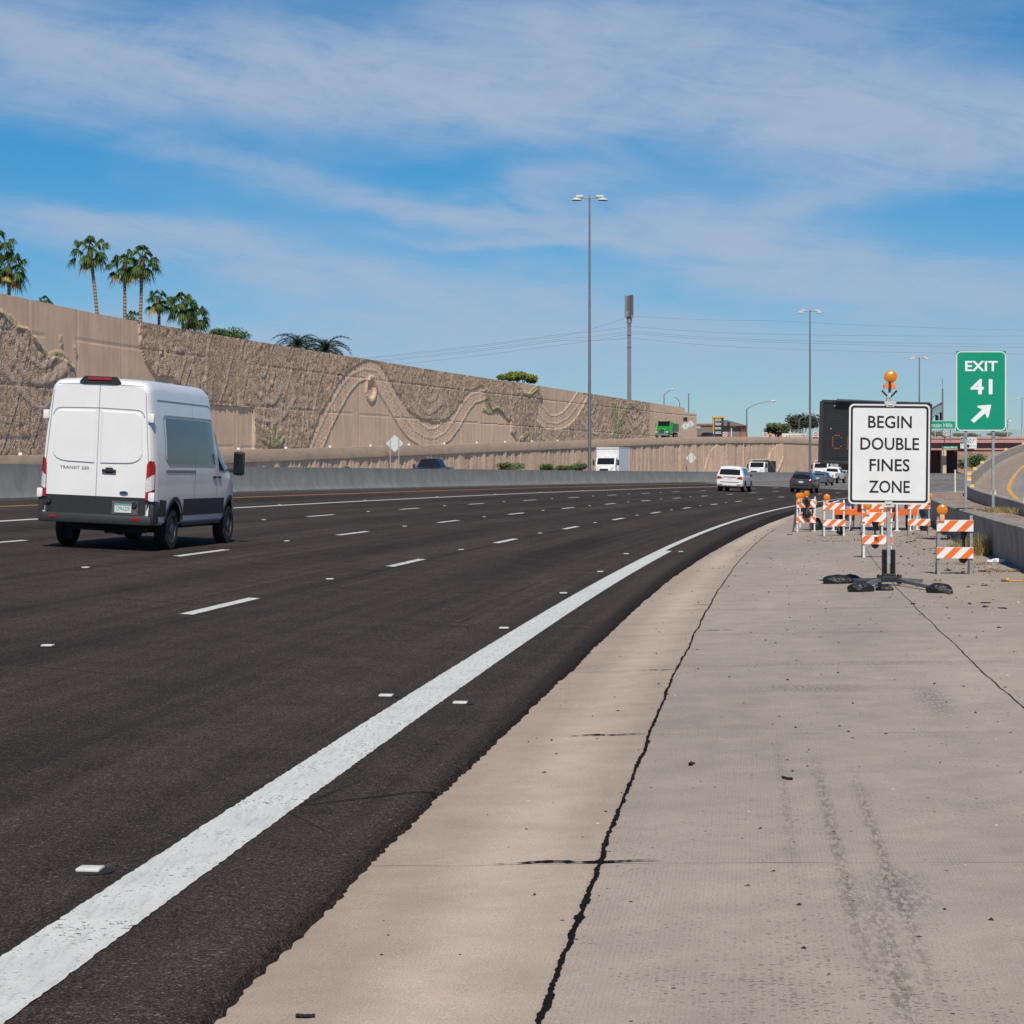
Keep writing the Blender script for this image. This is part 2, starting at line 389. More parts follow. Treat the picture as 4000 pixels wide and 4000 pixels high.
# ---- concrete shoulder
n = NT('shoulder_concrete'); uv = n.tc.outputs['UV']; ob = n.tc.outputs['Object']; q = n.sep(uv); d_, s_ = q[0], q[1]
f1 = n.noise(ob, 160, 3, .6); m1 = n.noise(ob, 2.2, 7, .65); b1 = n.noise(n.mp(uv, (.5, .09, 1)), 1., 5, .6); sw = n.noise(n.mp(uv, (.16, .5, 1), (0, 0, .25)), 2., 5, .6)
col = n.ramp(f1, [(.25, (.265, .216, .176)), (.5, (.395, .33, .275)), (.75, (.52, .44, .372))])
col = n.mix(1., col, n.ramp(m1, [(.25, .83), (.75, 1.12)]), 'MULTIPLY')
col = n.mix(1., col, n.ramp(b1, [(.3, .84), (.7, 1.14)]), 'MULTIPLY')
gutr = n.ramp(n.math('ADD', d_, n.math('MULTIPLY', m1, .1)), [(.0, 0.), (1., 0.)])
isg = n.math('GREATER_THAN', d_, -1.83)
col = n.mix(isg, col, n.mix(1., col, (1.08, 1.05, 1.0), 'MULTIPLY'))
col = n.mix(1., col, n.ramp(n.math('ABSOLUTE', n.math('ADD', d_, 1.42)), [(.05, 1.12), (.32, .92)]), 'MULTIPLY')
# tining grooves along the road, with dark grit caught in them
wv = n.t.nodes.new('ShaderNodeTexWave'); wv.wave_type = 'BANDS'; wv.bands_direction = 'X'; n.lk(uv, wv.inputs[0]); wv.inputs['Scale'].default_value = 16.5
wv.inputs['Distortion'].default_value = .5; wv.inputs['Detail'].default_value = 3; wv.inputs['Detail Scale'].default_value = .35
wg = n.ramp(wv.outputs['Fac'], [(.05, 0.), (.35, 1.)])
gm = n.ramp(n.noise(ob, .9, 6, .7), [(.42, .0), (.66, 1.)])
notg = n.math('SUBTRACT', 1., isg)
col = n.mix(n.math('MULTIPLY', n.math('MULTIPLY', gm, notg), .42), col, n.mix(1., col, n.mix(1., wg, (.80, .80, .80), 'LIGHTEN'), 'MULTIPLY'))
grit = n.voro(n.mp(uv, (30, 62, 1)), 1.)
ga = n.math('DIVIDE', n.math('ADD', d_, 2.85), .6); gb = n.math('DIVIDE', n.math('SUBTRACT', s_, 8.2), 1.6)
gex = n.math('MULTIPLY', n.math('EXPONENT', n.math('MULTIPLY', n.math('ADD', n.math('MULTIPLY', ga, ga), n.math('MULTIPLY', gb, gb)), -1.)), .13)
gp = n.math('MULTIPLY', notg, n.math('LESS_THAN', grit.outputs['Distance'], n.math('ADD', gex, n.ramp(n.noise(ob, .8, 5, .65), [(.40, .06), (.60, .27)]))))
gsel = n.math('GREATER_THAN', n.sep(grit.outputs['Color'])[0], .52)
gc = n.ramp(n.sep(grit.outputs['Color'])[1], [(0., (.05, .045, .045)), (.6, (.13, .10, .085)), (.8, (.17, .09, .07)), (1., (.10, .12, .125))])
col = n.mix(n.math('MULTIPLY', n.math('MULTIPLY', gp, gsel), .7), col, gc)
pit = n.voro(n.mp(uv, (9, 7, 1), (0, 0, .3)), 1.)
pp = n.math('MULTIPLY', n.math('LESS_THAN', pit.outputs['Distance'], .085), n.math('GREATER_THAN', n.sep(pit.outputs['Color'])[0], .72))
col = n.mix(n.math('MULTIPLY', pp, .85), col, (.035, .03, .03))
# transverse joints
jn = n.noise(ob, 3., 4, .6)
jt = n.math('ABSOLUTE', n.math('SUBTRACT', n.math('FRACT', n.math('ADD', n.math('DIVIDE', n.math('SUBTRACT', s_, 9.85), 4.75), n.math('MULTIPLY', n.math('SUBTRACT', jn, .5), .012))), .5))
jl = n.math('GREATER_THAN', jt, .4985)
col = n.mix(n.math('MULTIPLY', jl, n.ramp(n.noise(ob, 2.1, 3), [(.42, .15), (.62, .8)])), col, (.06, .05, .045))
# tyre smears
def smear(dc, sd_, s0, s1, amt, colr=(.055, .048, .045)):
    a = n.math('DIVIDE', n.math('ADD', n.math('SUBTRACT', d_, dc), n.math('MULTIPLY', n.math('SUBTRACT', b1, .5), .18)), sd_)
    b = n.math('DIVIDE', n.math('SUBTRACT', s_, (s0 + s1) / 2), (s1 - s0) / 2)
    g = n.math('EXPONENT', n.math('MULTIPLY', n.math('ADD', n.math('MULTIPLY', a, a), n.math('POWER', n.math('ABSOLUTE', b), 4.)), -1.))
    return n.mix(n.math('MULTIPLY', n.math('MULTIPLY', g, n.ramp(n.noise(n.mp(uv, (42, 9, 1)), 1., 4, .7), [(.44, 0.), (.56, 1.)])), amt), col, colr)
for a in ((-2.93, .035, 7.6, 13.2, .5), (-3.13, .03, 7.4, 12.6, .5), (-3.02, .05, 6.5, 9., .5), (-3.15, .12, 8.7, 9.7, .6, (.10, .11, .115)), (-2.72, .03, 9.5, 14, .3),
          (-3.9, .12, 15.6, 17.6, .6, (.10, .105, .10)), (-3.0, .5, 17.3, 17.9, .4), (-5.4, .3, 12, 14, .35), (-3.3, 2., 23.4, 23.8, .25), (-3.4, 2.4, 19.6, 20., .3), (-3.3, 2.4, 27.5, 28., .25)):
    col = smear(*a)
dirtn = n.ramp(n.math('ADD', n.math('MULTIPLY', n.math('ADD', d_, 6.9), -.7), n.math('MULTIPLY', n.math('SUBTRACT', m1, .5), 1.6)), [(.0, 0.), (.5, .75)])
col = n.mix(dirtn, col, n.ramp(f1, [(.3, (.10, .075, .06)), (.7, (.27, .21, .165))]))
n.bump(n.mix(.35, f1, wg), .35, .004)
CONC = n.done(col, .88); n.b.inputs['Specular IOR Level'].default_value = .25
strip('concrete_shoulder', sgrid(-12, 560), lambda s: [-.75, -1.2, -1.83, -3.2, -4.5, -5.8, -7.15, -9, -22], lambda d, s: Hc(d) + grade(s), CONC, kind='structure')

# ---- black sealant in the long joint, jagged
TAR = pm('tar', (.010, .0085, .008), .95, var=.4, scale=30, bump=.6, bscale=80, spec=.1)
def jag_strip(name, s0, s1, dc, w0, step, z, amp):
    mb = MB(); L = []; Rr = []; s = s0; k = 0
    while s < s1:
        st = max(.02, step * s / 10); wv_ = w0 * (.75 + .9 * (fbm(np.array(s * 2.), np.array(dc), 2))) ; o = .06 * (fbm(np.array(s * .8), np.array(3.3), 3) - .45)
        wob = amp * min(1.6, 10. / max(6, s) + .6)
        a = dc + o - wv_ * .5 - wob * (.45 * random.random() ** 2 + 1.7 * float(fbm(np.array(s * 9.), np.array(dc), 3)) ** 2); b = dc + o + wv_ * .5 + wob * (.45 * random.random() ** 2 + 1.7 * float(fbm(np.array(s * 9. + 77), np.array(dc), 3)) ** 2)
        zz = float(Hc(dc) + grade(s)) + z
        x, y = xy(s, a); L.append((float(x), float(y), zz)); x, y = xy(s, b); Rr.append((float(x), float(y), zz)); s += st
    mb.grid([L, Rr]); return mb
jag_strip('shoulder_joint', 4.5, 70, -1.85, .005, .022, .005, .012).build('joint_sealant', TAR, kind='structure')
jag_strip('shoulder_joint', 12, 110, -4.5, .003, .05, .006, .004).build('joint_sealant', TAR, kind='structure')
mb = MB()
for k, (da, db) in enumerate([(-2.15, -1.35), (-1.86, -1.25), (-1.86, -1.5), (-2.3, -1.84), (-1.9, -1.6)]):
    s = 9.85 + 4.75 * k + .02; top = []; bot = []
    for i in range(41):
        d = da + (db - da) * i / 40; e = math.sin(math.pi * i / 40); wob = (.012 + .018 * random.random()) * e * (1 if fbm(np.array(i * .35), np.array(k + .5), 2) > .25 else .25)
        for sgn, A in ((1, top), (-1, bot)):
            x, y = xy(s + sgn * wob + .02 * math.sin(i * .3), d); A.append((float(x), float(y), float(Hc(d) + grade(s)) + .007))
    mb.grid([bot, top])
mb.build('joint_sealant', TAR, kind='structure')

# ---- painted lines
n = NT('white_road_paint'); ob = n.tc.outputs['Object']
a = n.noise(ob, 38, 5, .75); b = n.noise(ob, 1.4, 6, .7); c_ = n.noise(n.mp(ob, (9, 1.1, 1), (0, 0, -.12)), 3., 5, .7)
col = n.ramp(a, [(.3, (.60, .61, .585)), (.7, (.70, .71, .685))])
col = n.mix(1., col, n.ramp(b, [(.3, .78), (.65, 1.03)]), 'MULTIPLY')
col = n.mix(n.ramp(c_, [(.50, 0.), (.66, .5)]), col, (.33, .33, .315))
col = n.mix(n.ramp(n.math('ADD', n.math('MULTIPLY', a, .75), n.math('MULTIPLY', b, .3)), [(.60, 0.), (.63, 1.)]), col, (.06, .052, .045))
PAINT = n.done(col, .75); n.b.inputs['Specular IOR Level'].default_value = .2
n = NT('worn_white_road_paint'); ob = n.tc.outputs['Object']
a = n.noise(ob, 20, 6, .75)
col = n.mix(n.ramp(a, [(.52, 0.), (.56, .9)]), (.66, .67, .645), (.05, .045, .042)); WORN = n.done(col, .65)
YEL = pm('yellow_road_paint', (.62, .30, .05), .6, var=.2, scale=1.2, dirt=(.2, .12, .05), dirt_amt=.6)
def line(name, s0, s1, d, wd, mat, step=1., z=.004, j=.0, hf=Ha):
    mb = MB(); A, B = [], []; s = s0
    while True:
        for sg, L in ((-1, A), (1, B)):
            dd = d + sg * wd / 2 + (random.random() - .5) * j; x, y = xy(s, dd); L.append((float(x), float(y), float(hf(dd) + grade(s)) + z))
        if s >= s1: break
        s = min(s1, s + step)
    mb.grid([B, A]); return mb.build(name, mat, kind='structure')
line('edge_line', 4., 47.5, -.045, .31, PAINT, .04, .005, .010)
line('edge_line', 47.5, 420, .03, .165, PAINT, 1., .005)
line('high_occupancy_lane_line', 20, 540, 14.70, .21, PAINT, 1.)
line('yellow_edge_line', 20, 540, 18.31, .13, YEL, 1.)
for d, ph in ((3.80, 23.4), (7.25, 34.7), (10.99, 58.9)):
    ks = range(-3, 36)
    mb = MB(); mw = MB()
    for k in ks:
        s0 = ph + 12.19 * k - .1
        if s0 < 5 or s0 > 420: continue
        worn = (round(d), k) in ((7, 0), (7, 1), (7, 2), (4, 1), (7, -1)); A, B = [], []
        for i in range(7):
            s = s0 + 3.1 * i / 6
            for sg, L in ((-1, A), (1, B)):
                x, y = xy(s, d + sg * .075); L.append((float(x), float(y), float(Ha(d + sg * .075) + grade(s)) + .004))
        (mw if worn else mb).grid([B, A])
    if mw.f: mw.build('lane_dashes', WORN, kind='structure')
    mb.build('lane_dashes', PAINT, kind='structure')

# ---- raised pavement markers
RPM = pm('ceramic_white', (.68, .67, .62), .35, var=.1, scale=20); RPK = pm('marker_bitumen', (.012, .012, .014), .8, var=.2)
mb = MB(); mb.box((0, 0, .009), (.105, .09, .015), 0, bev=.006)
mb.lathe([(0, .0012), (.10, .0012), (.105, .0004)], 14, Matrix.Scale(1.0, 4, (1, 0, 0)), mi=1)
mk_me = mb.build('pavement_marker', [RPM, RPK], smooth=30); first = [mk_me]
def marker(s, d, label, group):
    if first: o = first.pop()
    else: o = mk_me.copy(); C.objects.link(o)
    x, y = xy(s, d); o.location = (float(x), float(y), float(Ha(d) + grade(s)) + .001); o.rotation_euler = (0, 0, -th(s)); tag(o, label, 'road marker', group)
for (X, Y, lb) in ((-1.82, 9.07, 'nearest white pavement marker, beside the wide white stripe in the left foreground'), (-.385, 15.97, 'white pavement marker just right of the wide white stripe'),
                   (-.97, 16.2, 'white pavement marker just left of the wide white stripe, second nearest'), (-.09, 23.3, 'white pavement marker left of the wide stripe, third nearest'),
                   (.73, 30.1, 'white pavement marker left of the wide stripe, fourth nearest'), (1.526, 36.6, 'white pavement marker left of the wide stripe, fifth nearest'), (2.4, 44.5, 'white pavement marker just left of the step where the wide stripe narrows'), (3.75, 46.9, 'white pavement marker just right of the step where the wide stripe narrows')):
    s = float(np.interp(Y, _y, _S)); x0 = float(np.interp(s, _S, _x)); d = -(X - x0) * math.cos(th(s))
    marker(s, d, lb, 'raised pavement markers beside the edge stripe')
for d, ph, nm in ((3.80, 23.4, 'nearest row of lane dashes'), (7.25, 34.7, 'middle row of lane dashes'), (10.99, 58.9, 'farthest row of lane dashes')):
    for k in range(-2, 9):
        s = ph + 12.19 * k - 4.5
        if s < 14 or s > 150: continue
        marker(s, d + .05, 'small white raised pavement marker between dashes of the ' + nm, 'raised pavement markers in the ' + nm)
for s in (46, 58, 70, 82, 95, 108, 120, 133): marker(s, 14.95, 'small white raised pavement marker along the solid white lane line', 'raised pavement markers along the solid lane line')

# ---- other carriageway, base ground, plateau
DIRT = pm('desert_dirt', (.33, .235, .17), .95, var=.25, scale=.15, bump=.3, bscale=2, dirt=(.22, .16, .11), dirt_amt=.5)
n = NT('old_concrete_road'); uv = n.tc.outputs['UV']; ob = n.tc.outputs['Object']
col = n.ramp(n.noise(n.mp(uv, (1.2, .04, 1)), 1., 6), [(.3, (.17, .16, .15)), (.7, (.27, .255, .24))]); col = n.mix(1., col, n.ramp(n.noise(ob, 30, 4), [(.3, .88), (.7, 1.1)]), 'MULTIPLY')
OLDC = n.done(col, .85)
strip('opposite_road', list(np.arange(20, 560, 4.)), lambda s: [44.2, 36, 28, 20.9], lambda d, s: .95 + grade(s), OLDC, kind='structure')
mb = MB(); mb.add([(-3000, -300, -.5), (3000, -300, -.5), (3000, 6000, -.5), (-3000, 6000, -.5)], [(0, 1, 2, 3)]); mb.build('ground', DIRT, kind='structure')

# ================================================================== WALLS
n = NT('barrier_concrete'); ob = n.tc.outputs['Object']
a = n.noise(ob, 1.1, 7, .68); b = n.noise(n.mp(ob, (.9, .9, .25)), 1.6, 6, .65); f = n.noise(ob, 70, 3)
col = n.ramp(a, [(.3, (.19, .188, .18)), (.7, (.285, .282, .27))]); col = n.mix(n.ramp(b, [(.5, 0.), (.75, .55)]), col, (.17, .165, .16))
col = n.mix(1., col, n.ramp(f, [(.3, .88), (.7, 1.1)]), 'MULTIPLY'); n.bump(f, .25, .01); BARC = n.done(col, .85)
n = NT('stained_wall_concrete'); ob = n.tc.outputs['Object']
a = n.noise(ob, 1.6, 7, .68); b = n.noise(n.mp(ob, (2.2, 2.2, .3)), 2., 6, .7); f = n.noise(ob, 60, 3)
col = n.ramp(a, [(.3, (.25, .22, .19)), (.7, (.40, .35, .30))]); col = n.mix(n.ramp(b, [(.45, 0.), (.68, .8)]), col, (.10, .09, .085))
col = n.mix(1., col, n.ramp(f, [(.3, .88), (.7, 1.1)]), 'MULTIPLY'); n.bump(f, .3, .01); STNC = n.done(col, .88)
def barrier(name, ss, path, prof, zf, mat, label, cat='concrete barrier', smooth=25):
    """prof: (d offset, z) polygon extruded along path(s)=d; zf(s)=base height"""
    mb = MB(); P = []
    for s in ss:
        row = []
        for dd, z in prof:
            x, y = xy(s, path(s) + dd); row.append((float(x), float(y), float(zf(s)) + z))
        P.append(row)
    mb.grid(P); k = len(prof); m_ = len(mb.v)
    mb.f.append(tuple(range(k))); mb.m.append(0); mb.f.append(tuple(range(m_ - k, m_))[::-1]); mb.m.append(0)
    o = mb.build(name, mat, smooth=smooth); tag(o, label, cat); return o
def mrise(s): return .20 * (np.clip((s - 30) / 30, 0, 1) - 1) * 0
med = barrier('median_barrier', np.arange(26, 520, 2.), lambda s: 20.02, [(0, -.12), (0, .075), (.15, .30), (.27, 1.07), (.50, 1.07), (.62, .3), (.77, -.12)], lambda s: .918 + grade(s), BARC, 'long grey concrete median barrier along the far edge of the dark road')
# gore low wall
G1 = lambda s: np.interp(s, [20, 40, 75, 118], [-7.15, -7.0, -6.95, -6.95])
barrier('gore_wall', np.arange(20, 119, 1.), lambda s: float(G1(s)), [(0, -.3), (.02, .55), (.06, .82), (-.0, .84), (-.33, .84), (-.38, .8), (-.38, -.3)], lambda s: grade(s) + np.interp(s, [20, 38, 75, 110, 118], [-.08, -.08, 0, -.15, -.35]), STNC, 'low stained concrete wall along the right edge of the shoulder, below the gravel', 'low wall')
# ramp barrier
RB = lambda s: np.interp(s, [20, 38, 53, 75, 110, 400], [-7.6, -7.75, -8.15, -8.4, -9.0, -9.0])
RZ = lambda s: np.interp(s, [20, 40, 53, 75, 93, 113, 132, 152, 171, 187, 245, 290, 330, 360], [.92, .985, 1.10, 1.22, 1.30, 1.52, 1.8, 2.15, 2.83, 3.45, 5.75, 7.3, 8.1, 8.3])
rs = np.concatenate([np.arange(20, 130, 1.5), np.arange(130, 366, 3.)])
n = NT('ramp_barrier_concrete'); ob = n.tc.outputs['Object']
a = n.noise(ob, .9, 7, .68); f = n.noise(ob, 50, 3)
col = n.ramp(a, [(.3, (.27, .24, .20)), (.7, (.40, .36, .31))]); col = n.mix(n.ramp(n.noise(n.mp(ob, (1.5, 1.5, .4)), 1.5, 6, .65), [(.5, 0.), (.75, .5)]), col, (.16, .145, .13)); n.bump(f, .25, .01); RBC = n.done(col, .88)
barrier('ramp_barrier', rs, lambda s: float(RB(s)), [(0, -9), (0, -.02), (-.02, 0), (-.2, 0), (-.24, -.03), (-.34, -.7), (-.52, -.95), (-.52, -9)], lambda s: RZ(s), RBC, 'curving concrete barrier on the left side of the rising exit ramp, topped with yellow reflectors')
n = NT('ramp_pavement'); uv = n.tc.outputs['UV']; ob = n.tc.outputs['Object']; q = n.sep(uv)
sh = n.math('LESS_THAN', q[0], 2.05)
c1 = n.ramp(n.noise(ob, 1.2, 7, .65), [(.3, (.235, .18, .14)), (.7, (.33, .26, .205))]); c2 = n.ramp(n.noise(n.mp(uv, (1.3, .05, 1)), 1., 6), [(.3, (.215, .195, .178)), (.7, (.30, .275, .25))])
col = n.mix(sh, c2, c1); col = n.mix(1., col, n.ramp(n.noise(ob, 45, 3), [(.3, .88), (.7, 1.1)]), 'MULTIPLY'); RPV = n.done(col, .88)
mb = MB(); P = []; UV = []
for s in rs:
    row = []
    for o in (.4, 1.2, 2.4, 5, 8, 12, 20):
        x, y = xy(s, RB(s) - o); row.append((float(x), float(y), float(RZ(s)) - .93 - .012 * o)); UV.append((o, s))
    P.append(row)
mb.grid(P); mb.build('exit_ramp', RPV, uv=UV, smooth=30, kind='structure')
mb = MB(); A, B = [], []
for s in rs:
    if s < 62: continue
    for o, L in ((2.36, A), (2.62, B)):
        x, y = xy(s, RB(s) - o); L.append((float(x), float(y), float(RZ(s)) - .93 - .012 * o + .008))
mb.grid([A, B]); mb.build('ramp_yellow_line', pm('ramp_yellow', (.70, .34, .05), .6, var=.15), kind='structure')
YR = pm('yellow_reflector', (.80, .47, .03), .35, var=.05); WR = pm('white_reflector', (.75, .74, .7), .35, var=.05)
mb = MB(); mb.box((0, 0, .055), (.15, .03, .11), 0, bev=.008); mb.box((0, .0, .012), (.17, .09, .024), 1, bev=.004); dl = mb.build('delineator', [YR, WR], smooth=30); dfirst = [dl]
for i, s in enumerate((42.5, 50.5, 64, 84, 108, 130, 150, 166, 184, 203, 225, 247)):
    if dfirst: o = dfirst.pop()
    else: o = dl.copy(); C.objects.link(o)
    x, y = xy(s, RB(s) - .11); o.location = (float(x), float(y), float(RZ(s)) + .002); k = 1. if s < 100 else 1.7; o.scale = (k, k, k); o.rotation_euler = (0, 0, -th(s))
    lb = {0: 'yellow reflector at the near end of the ramp barrier, right frame edge', 1: 'yellow reflector second nearest on the ramp barrier', 2: 'yellow reflector third nearest on the ramp barrier, right of the sign post', 3: 'yellow reflector fourth nearest on the ramp barrier'}.get(i, 'small yellow reflector on the climbing far part of the ramp barrier')
    tag(o, lb, 'reflector', 'yellow reflectors on the ramp barrier')
# gravel gore
n = NT('gravel'); ob = n.tc.outputs['Object']
v1 = n.voro(ob, 14); v2 = n.voro(ob, 34)
col = n.ramp(n.sep(v1.outputs['Color'])[0], [(0., (.20, .125, .095)), (.5, (.38, .265, .21)), (1., (.52, .40, .33))]); col = n.mix(.4, col, n.ramp(n.sep(v2.outputs['Color'])[0], [(0., (.16, .10, .08)), (1., (.48, .36, .29))]))
col = n.mix(1., col, n.ramp(n.noise(ob, .8, 5), [(.3, .8), (.7, 1.1)]), 'MULTIPLY'); n.bump(v1.outputs['Distance'], 1., .06); GRAV = n.done(col, .95)
mb = MB(); P = []
for s in np.arange(38, 152, .45):
    a, b = G1(min(s, 118)) - .2, RB(s) + .03; row = []
    for i in range(15):
        d = a + (b - a) * i / 14; x, y = xy(s, d); e = min(1, (s - 38) / 6)
        row.append((float(x), float(y), float(np.interp(s, [38, 55, 80, 110, 150], [.74, .80, .80, .78, .45]) + grade(s) * .3 - .02 + e * .16 * math.sin(math.pi * i / 14) * (fbm(np.array(x * .8), np.array(y * .8), 3) - .1) + .05 * (fbm(np.array(x * 5.), np.array(y * 5.), 2) - .5) * e)))
    P.append(row)
mb.grid(P); mb.build('gravel', GRAV, smooth=60, kind='structure')

# ---- lower wall, its parapet, the opposite ramp, tall relief wall
DL = 44.0
def DT(s): return np.interp(s, [0, 250, 400], [54., 54., 65.])
def zprof(pts, dfun):
    xs, ys = xy(_S, dfun(_S)); ok = ys > 5; uu = U0 + FP * xs[ok] / ys[ok]; ss = _S[ok]; yy = ys[ok]; i = np.argsort(uu); S_, Z_ = [], []
    for u, v in pts:
        s = float(np.interp(u, uu[i], ss[i])); Y = float(np.interp(u, uu[i], yy[i])); S_.append(s); Z_.append(EYE + (V0 - v) * Y / FP)
    return S_, Z_
pS, pZ = zprof([(0, 1781), (1200, 1751), (1700, 1737), (2200, 1722.5), (2547, 1709.6), (2769, 1706), (3070, 1707)], lambda s: s * 0 + DL)
pS = [40] + pS + [480]; pZ = [pZ[0] - 1.4] + pZ + [pZ[-1]]
PTOP = lambda s: np.interp(s, pS, pZ)
tS, tZ = zprof([(0, 1143), (370, 1222), (551, 1256), (1400, 1397), (1925, 1481), (2200, 1521), (2539, 1572), (2678, 1593)], DT)
S_END1, S_END2 = tS[-1], zprof([(2725, 1620)], DT)[0][0]
TTOP = lambda s: np.interp(s, [40] + tS, [tZ[0]] + tZ)
def proj_grid(x, y, z): return U0 + FP * x / y, V0 - FP * (z - EYE) / y

n = NT('relief_wall'); ob = n.tc.outputs['Object']; at = n.attr('relief'); rgb = n.sep(at['Color'])
a = n.noise(ob, .55, 7, .65); st = n.noise(n.mp(ob, (1.3, 1.3, .10)), 1.2, 6, .65); f = n.noise(ob, 9, 4, .6); vv = n.voro(n.mp(ob, (1., 1., 1.)), 2.8); ve = n.voro(n.mp(ob, (1., 1., .8)), 2.8, 'DISTANCE_TO_EDGE'); vs2 = n.voro(ob, 6.5)
smo = n.ramp(a, [(.3, (.70, .475, .325)), (.7, (.84, .59, .415))]); smo = n.mix(n.ramp(st, [(.46, 0.), (.66, .6)]), smo, (.56, .385, .265))
rou = n.ramp(a, [(.3, (.56, .38, .25)), (.7, (.78, .545, .37))]); rou = n.mix(n.ramp(f, [(.36, .5), (.6, 0.)]), rou, (.22, .16, .115))
rou = n.mix(1., rou, n.ramp(n.sep(vv.outputs['Color'])[0], [(0., .72), (1., 1.2)]), 'MULTIPLY'); rou = n.mix(n.ramp(ve.outputs['Distance'], [(.02, .5), (.08, 0.)]), rou, (.24, .175, .12)); rou = n.mix(n.ramp(n.noise(ob, .35, 4, .6), [(.47, 0.), (.66, .4)]), rou, (.30, .225, .165)); col = n.mix(rgb[0], smo, rou); col = n.mix(rgb[1], col, n.ramp(f, [(.3, (.27, .26, .115)), (.7, (.40, .38, .18))])); col = n.mix(rgb[2], col, (.58, .43, .32))
hb = n.mix(rgb[0], n.math('MULTIPLY', f, .25), n.mix(.75, f, n.ramp(ve.outputs['Distance'], [(0., 0.), (.12, 1.)])))
n.bump(hb, .8, .08); RELM = n.done(col, .9)
def relief(name, s0, s1, ds, nz, dfun, zb, zt, field, label, thick=.5):
    ss = np.arange(s0, s1 + ds * .5, ds); ss[-1] = s1; t = np.linspace(0, 1, nz)
    S2 = np.repeat(ss[:, None], nz, 1); Z0, Z1 = zb(ss)[:, None], zt(ss)[:, None]; Z2 = Z0 + (Z1 - Z0) * t[None, :]
    D2 = dfun(S2); X, Y = xy(S2, D2); U, V = proj_grid(X, np.maximum(Y, 1), Z2)
    h, rough, green, rib = field(S2, Z2, U, V); T = np.interp(S2, _S, _th)
    X = X + h * np.cos(T); Y = Y - h * np.sin(T)
    mb = MB(); ns = len(ss); Vv = np.stack([X, Y, Z2], -1).reshape(-1, 3)
    idx = np.arange(ns * nz).reshape(ns, nz); F = np.stack([idx[:-1, :-1], idx[1:, :-1], idx[1:, 1:], idx[:-1, 1:]], -1).reshape(-1, 4)
    # back and top
    xb, yb = xy(ss, dfun(ss) + thick); top = np.stack([xb, yb, Z2[:, -1]], -1); bot = np.stack([xb, yb, Z2[:, 0]], -1); o = ns * nz
    Vv = np.concatenate([Vv, top, bot]); i = np.arange(ns - 1); tI = o + i; bI = o + ns + i
    F = np.concatenate([F, np.stack([idx[:-1, -1], idx[1:, -1], tI + 1, tI], -1), np.stack([tI, tI + 1, bI + 1, bI], -1)])
    fl = F.tolist() + [list(idx[0, :]) + [o, o + ns], list(idx[-1, ::-1]) + [o + 2 * ns - 1, o + ns - 1]]
    me = bpy.data.meshes.new(name); me.from_pydata(Vv.tolist(), [], fl); me.materials.append(RELM)
    ca = me.color_attributes.new('relief', 'FLOAT_COLOR', 'POINT'); A = np.zeros((len(Vv), 4), np.float32); A[:, 3] = 1
    for j, q in enumerate((rough, green, rib)): A[:o, j] = q.reshape(-1)
    ca.data.foreach_set('color', A.ravel()); me.polygons.foreach_set('use_smooth', [True] * len(me.polygons)); me.set_sharp_from_angle(angle=R(50)); me.update()
    ob_ = bpy.data.objects.new(name, me); C.objects.link(ob_); tag(ob_, label, 'retaining wall'); return ob_
k3 = lambda P: [(x * .7246, 850 + y * .7246) for x, y in P]
k4 = lambda P: [(1200 + x * .5176, 1300 + y * .5176) for x, y in P]
k5 = lambda P: [(2200 + x * .5176, 1500 + y * .5176) for x, y in P]
SM1 = k3([(-400, 300), (755, 558), (765, 680), (790, 770), (840, 855), (930, 860), (960, 895), (1100, 985), (1160, 1015), (1372, 1028), (1372, 1400), (420, 1400), (405, 800), (330, 745), (270, 755), (225, 700), (165, 600), (100, 590), (0, 500), (-120, 470), (-400, 640)])
ARC = k4([(-60, 960), (10, 860), (60, 730), (110, 600), (180, 490), (240, 380), (310, 290), (390, 235), (470, 208), (540, 222), (600, 310), (660, 420), (720, 510), (770, 590), (850, 640), (930, 665), (1000, 670), (1060, 650), (1110, 600), (1160, 530), (1200, 470), (1250, 430), (1330, 402), (1340, 430), (1370, 520), (1400, 585), (1440, 565), (1480, 610), (1510, 650), (1545, 660), (1545, 750), (1590, 820), (1600, 900), (1600, 1000), (-60, 1000)])
SM3 = k4([(1615, 385), (1660, 300), (1990, 400), (1932, 560), (1880, 550), (1830, 530), (1790, 500), (1740, 420), (1690, 460), (1640, 450)]) + []
SM3b = k5([(-60, 0), (178, 72), (185, 95), (150, 170), (110, 240), (60, 300), (0, 335), (-120, 340), (-200, 270), (-180, 150)])
SM4 = k5([(655, 100), (1060, 200), (1060, 470), (655, 440)])
B1 = k4([(40, 870), (110, 700), (180, 560), (270, 400), (350, 310), (440, 270), (530, 285), (600, 380), (680, 520), (760, 660), (820, 740), (900, 790), (970, 795), (1040, 760), (1100, 680), (1180, 540), (1240, 470), (1310, 450)])
B2 = k5([(-200, 200), (-120, 290), (-40, 300), (40, 260), (100, 190), (165, 90)])
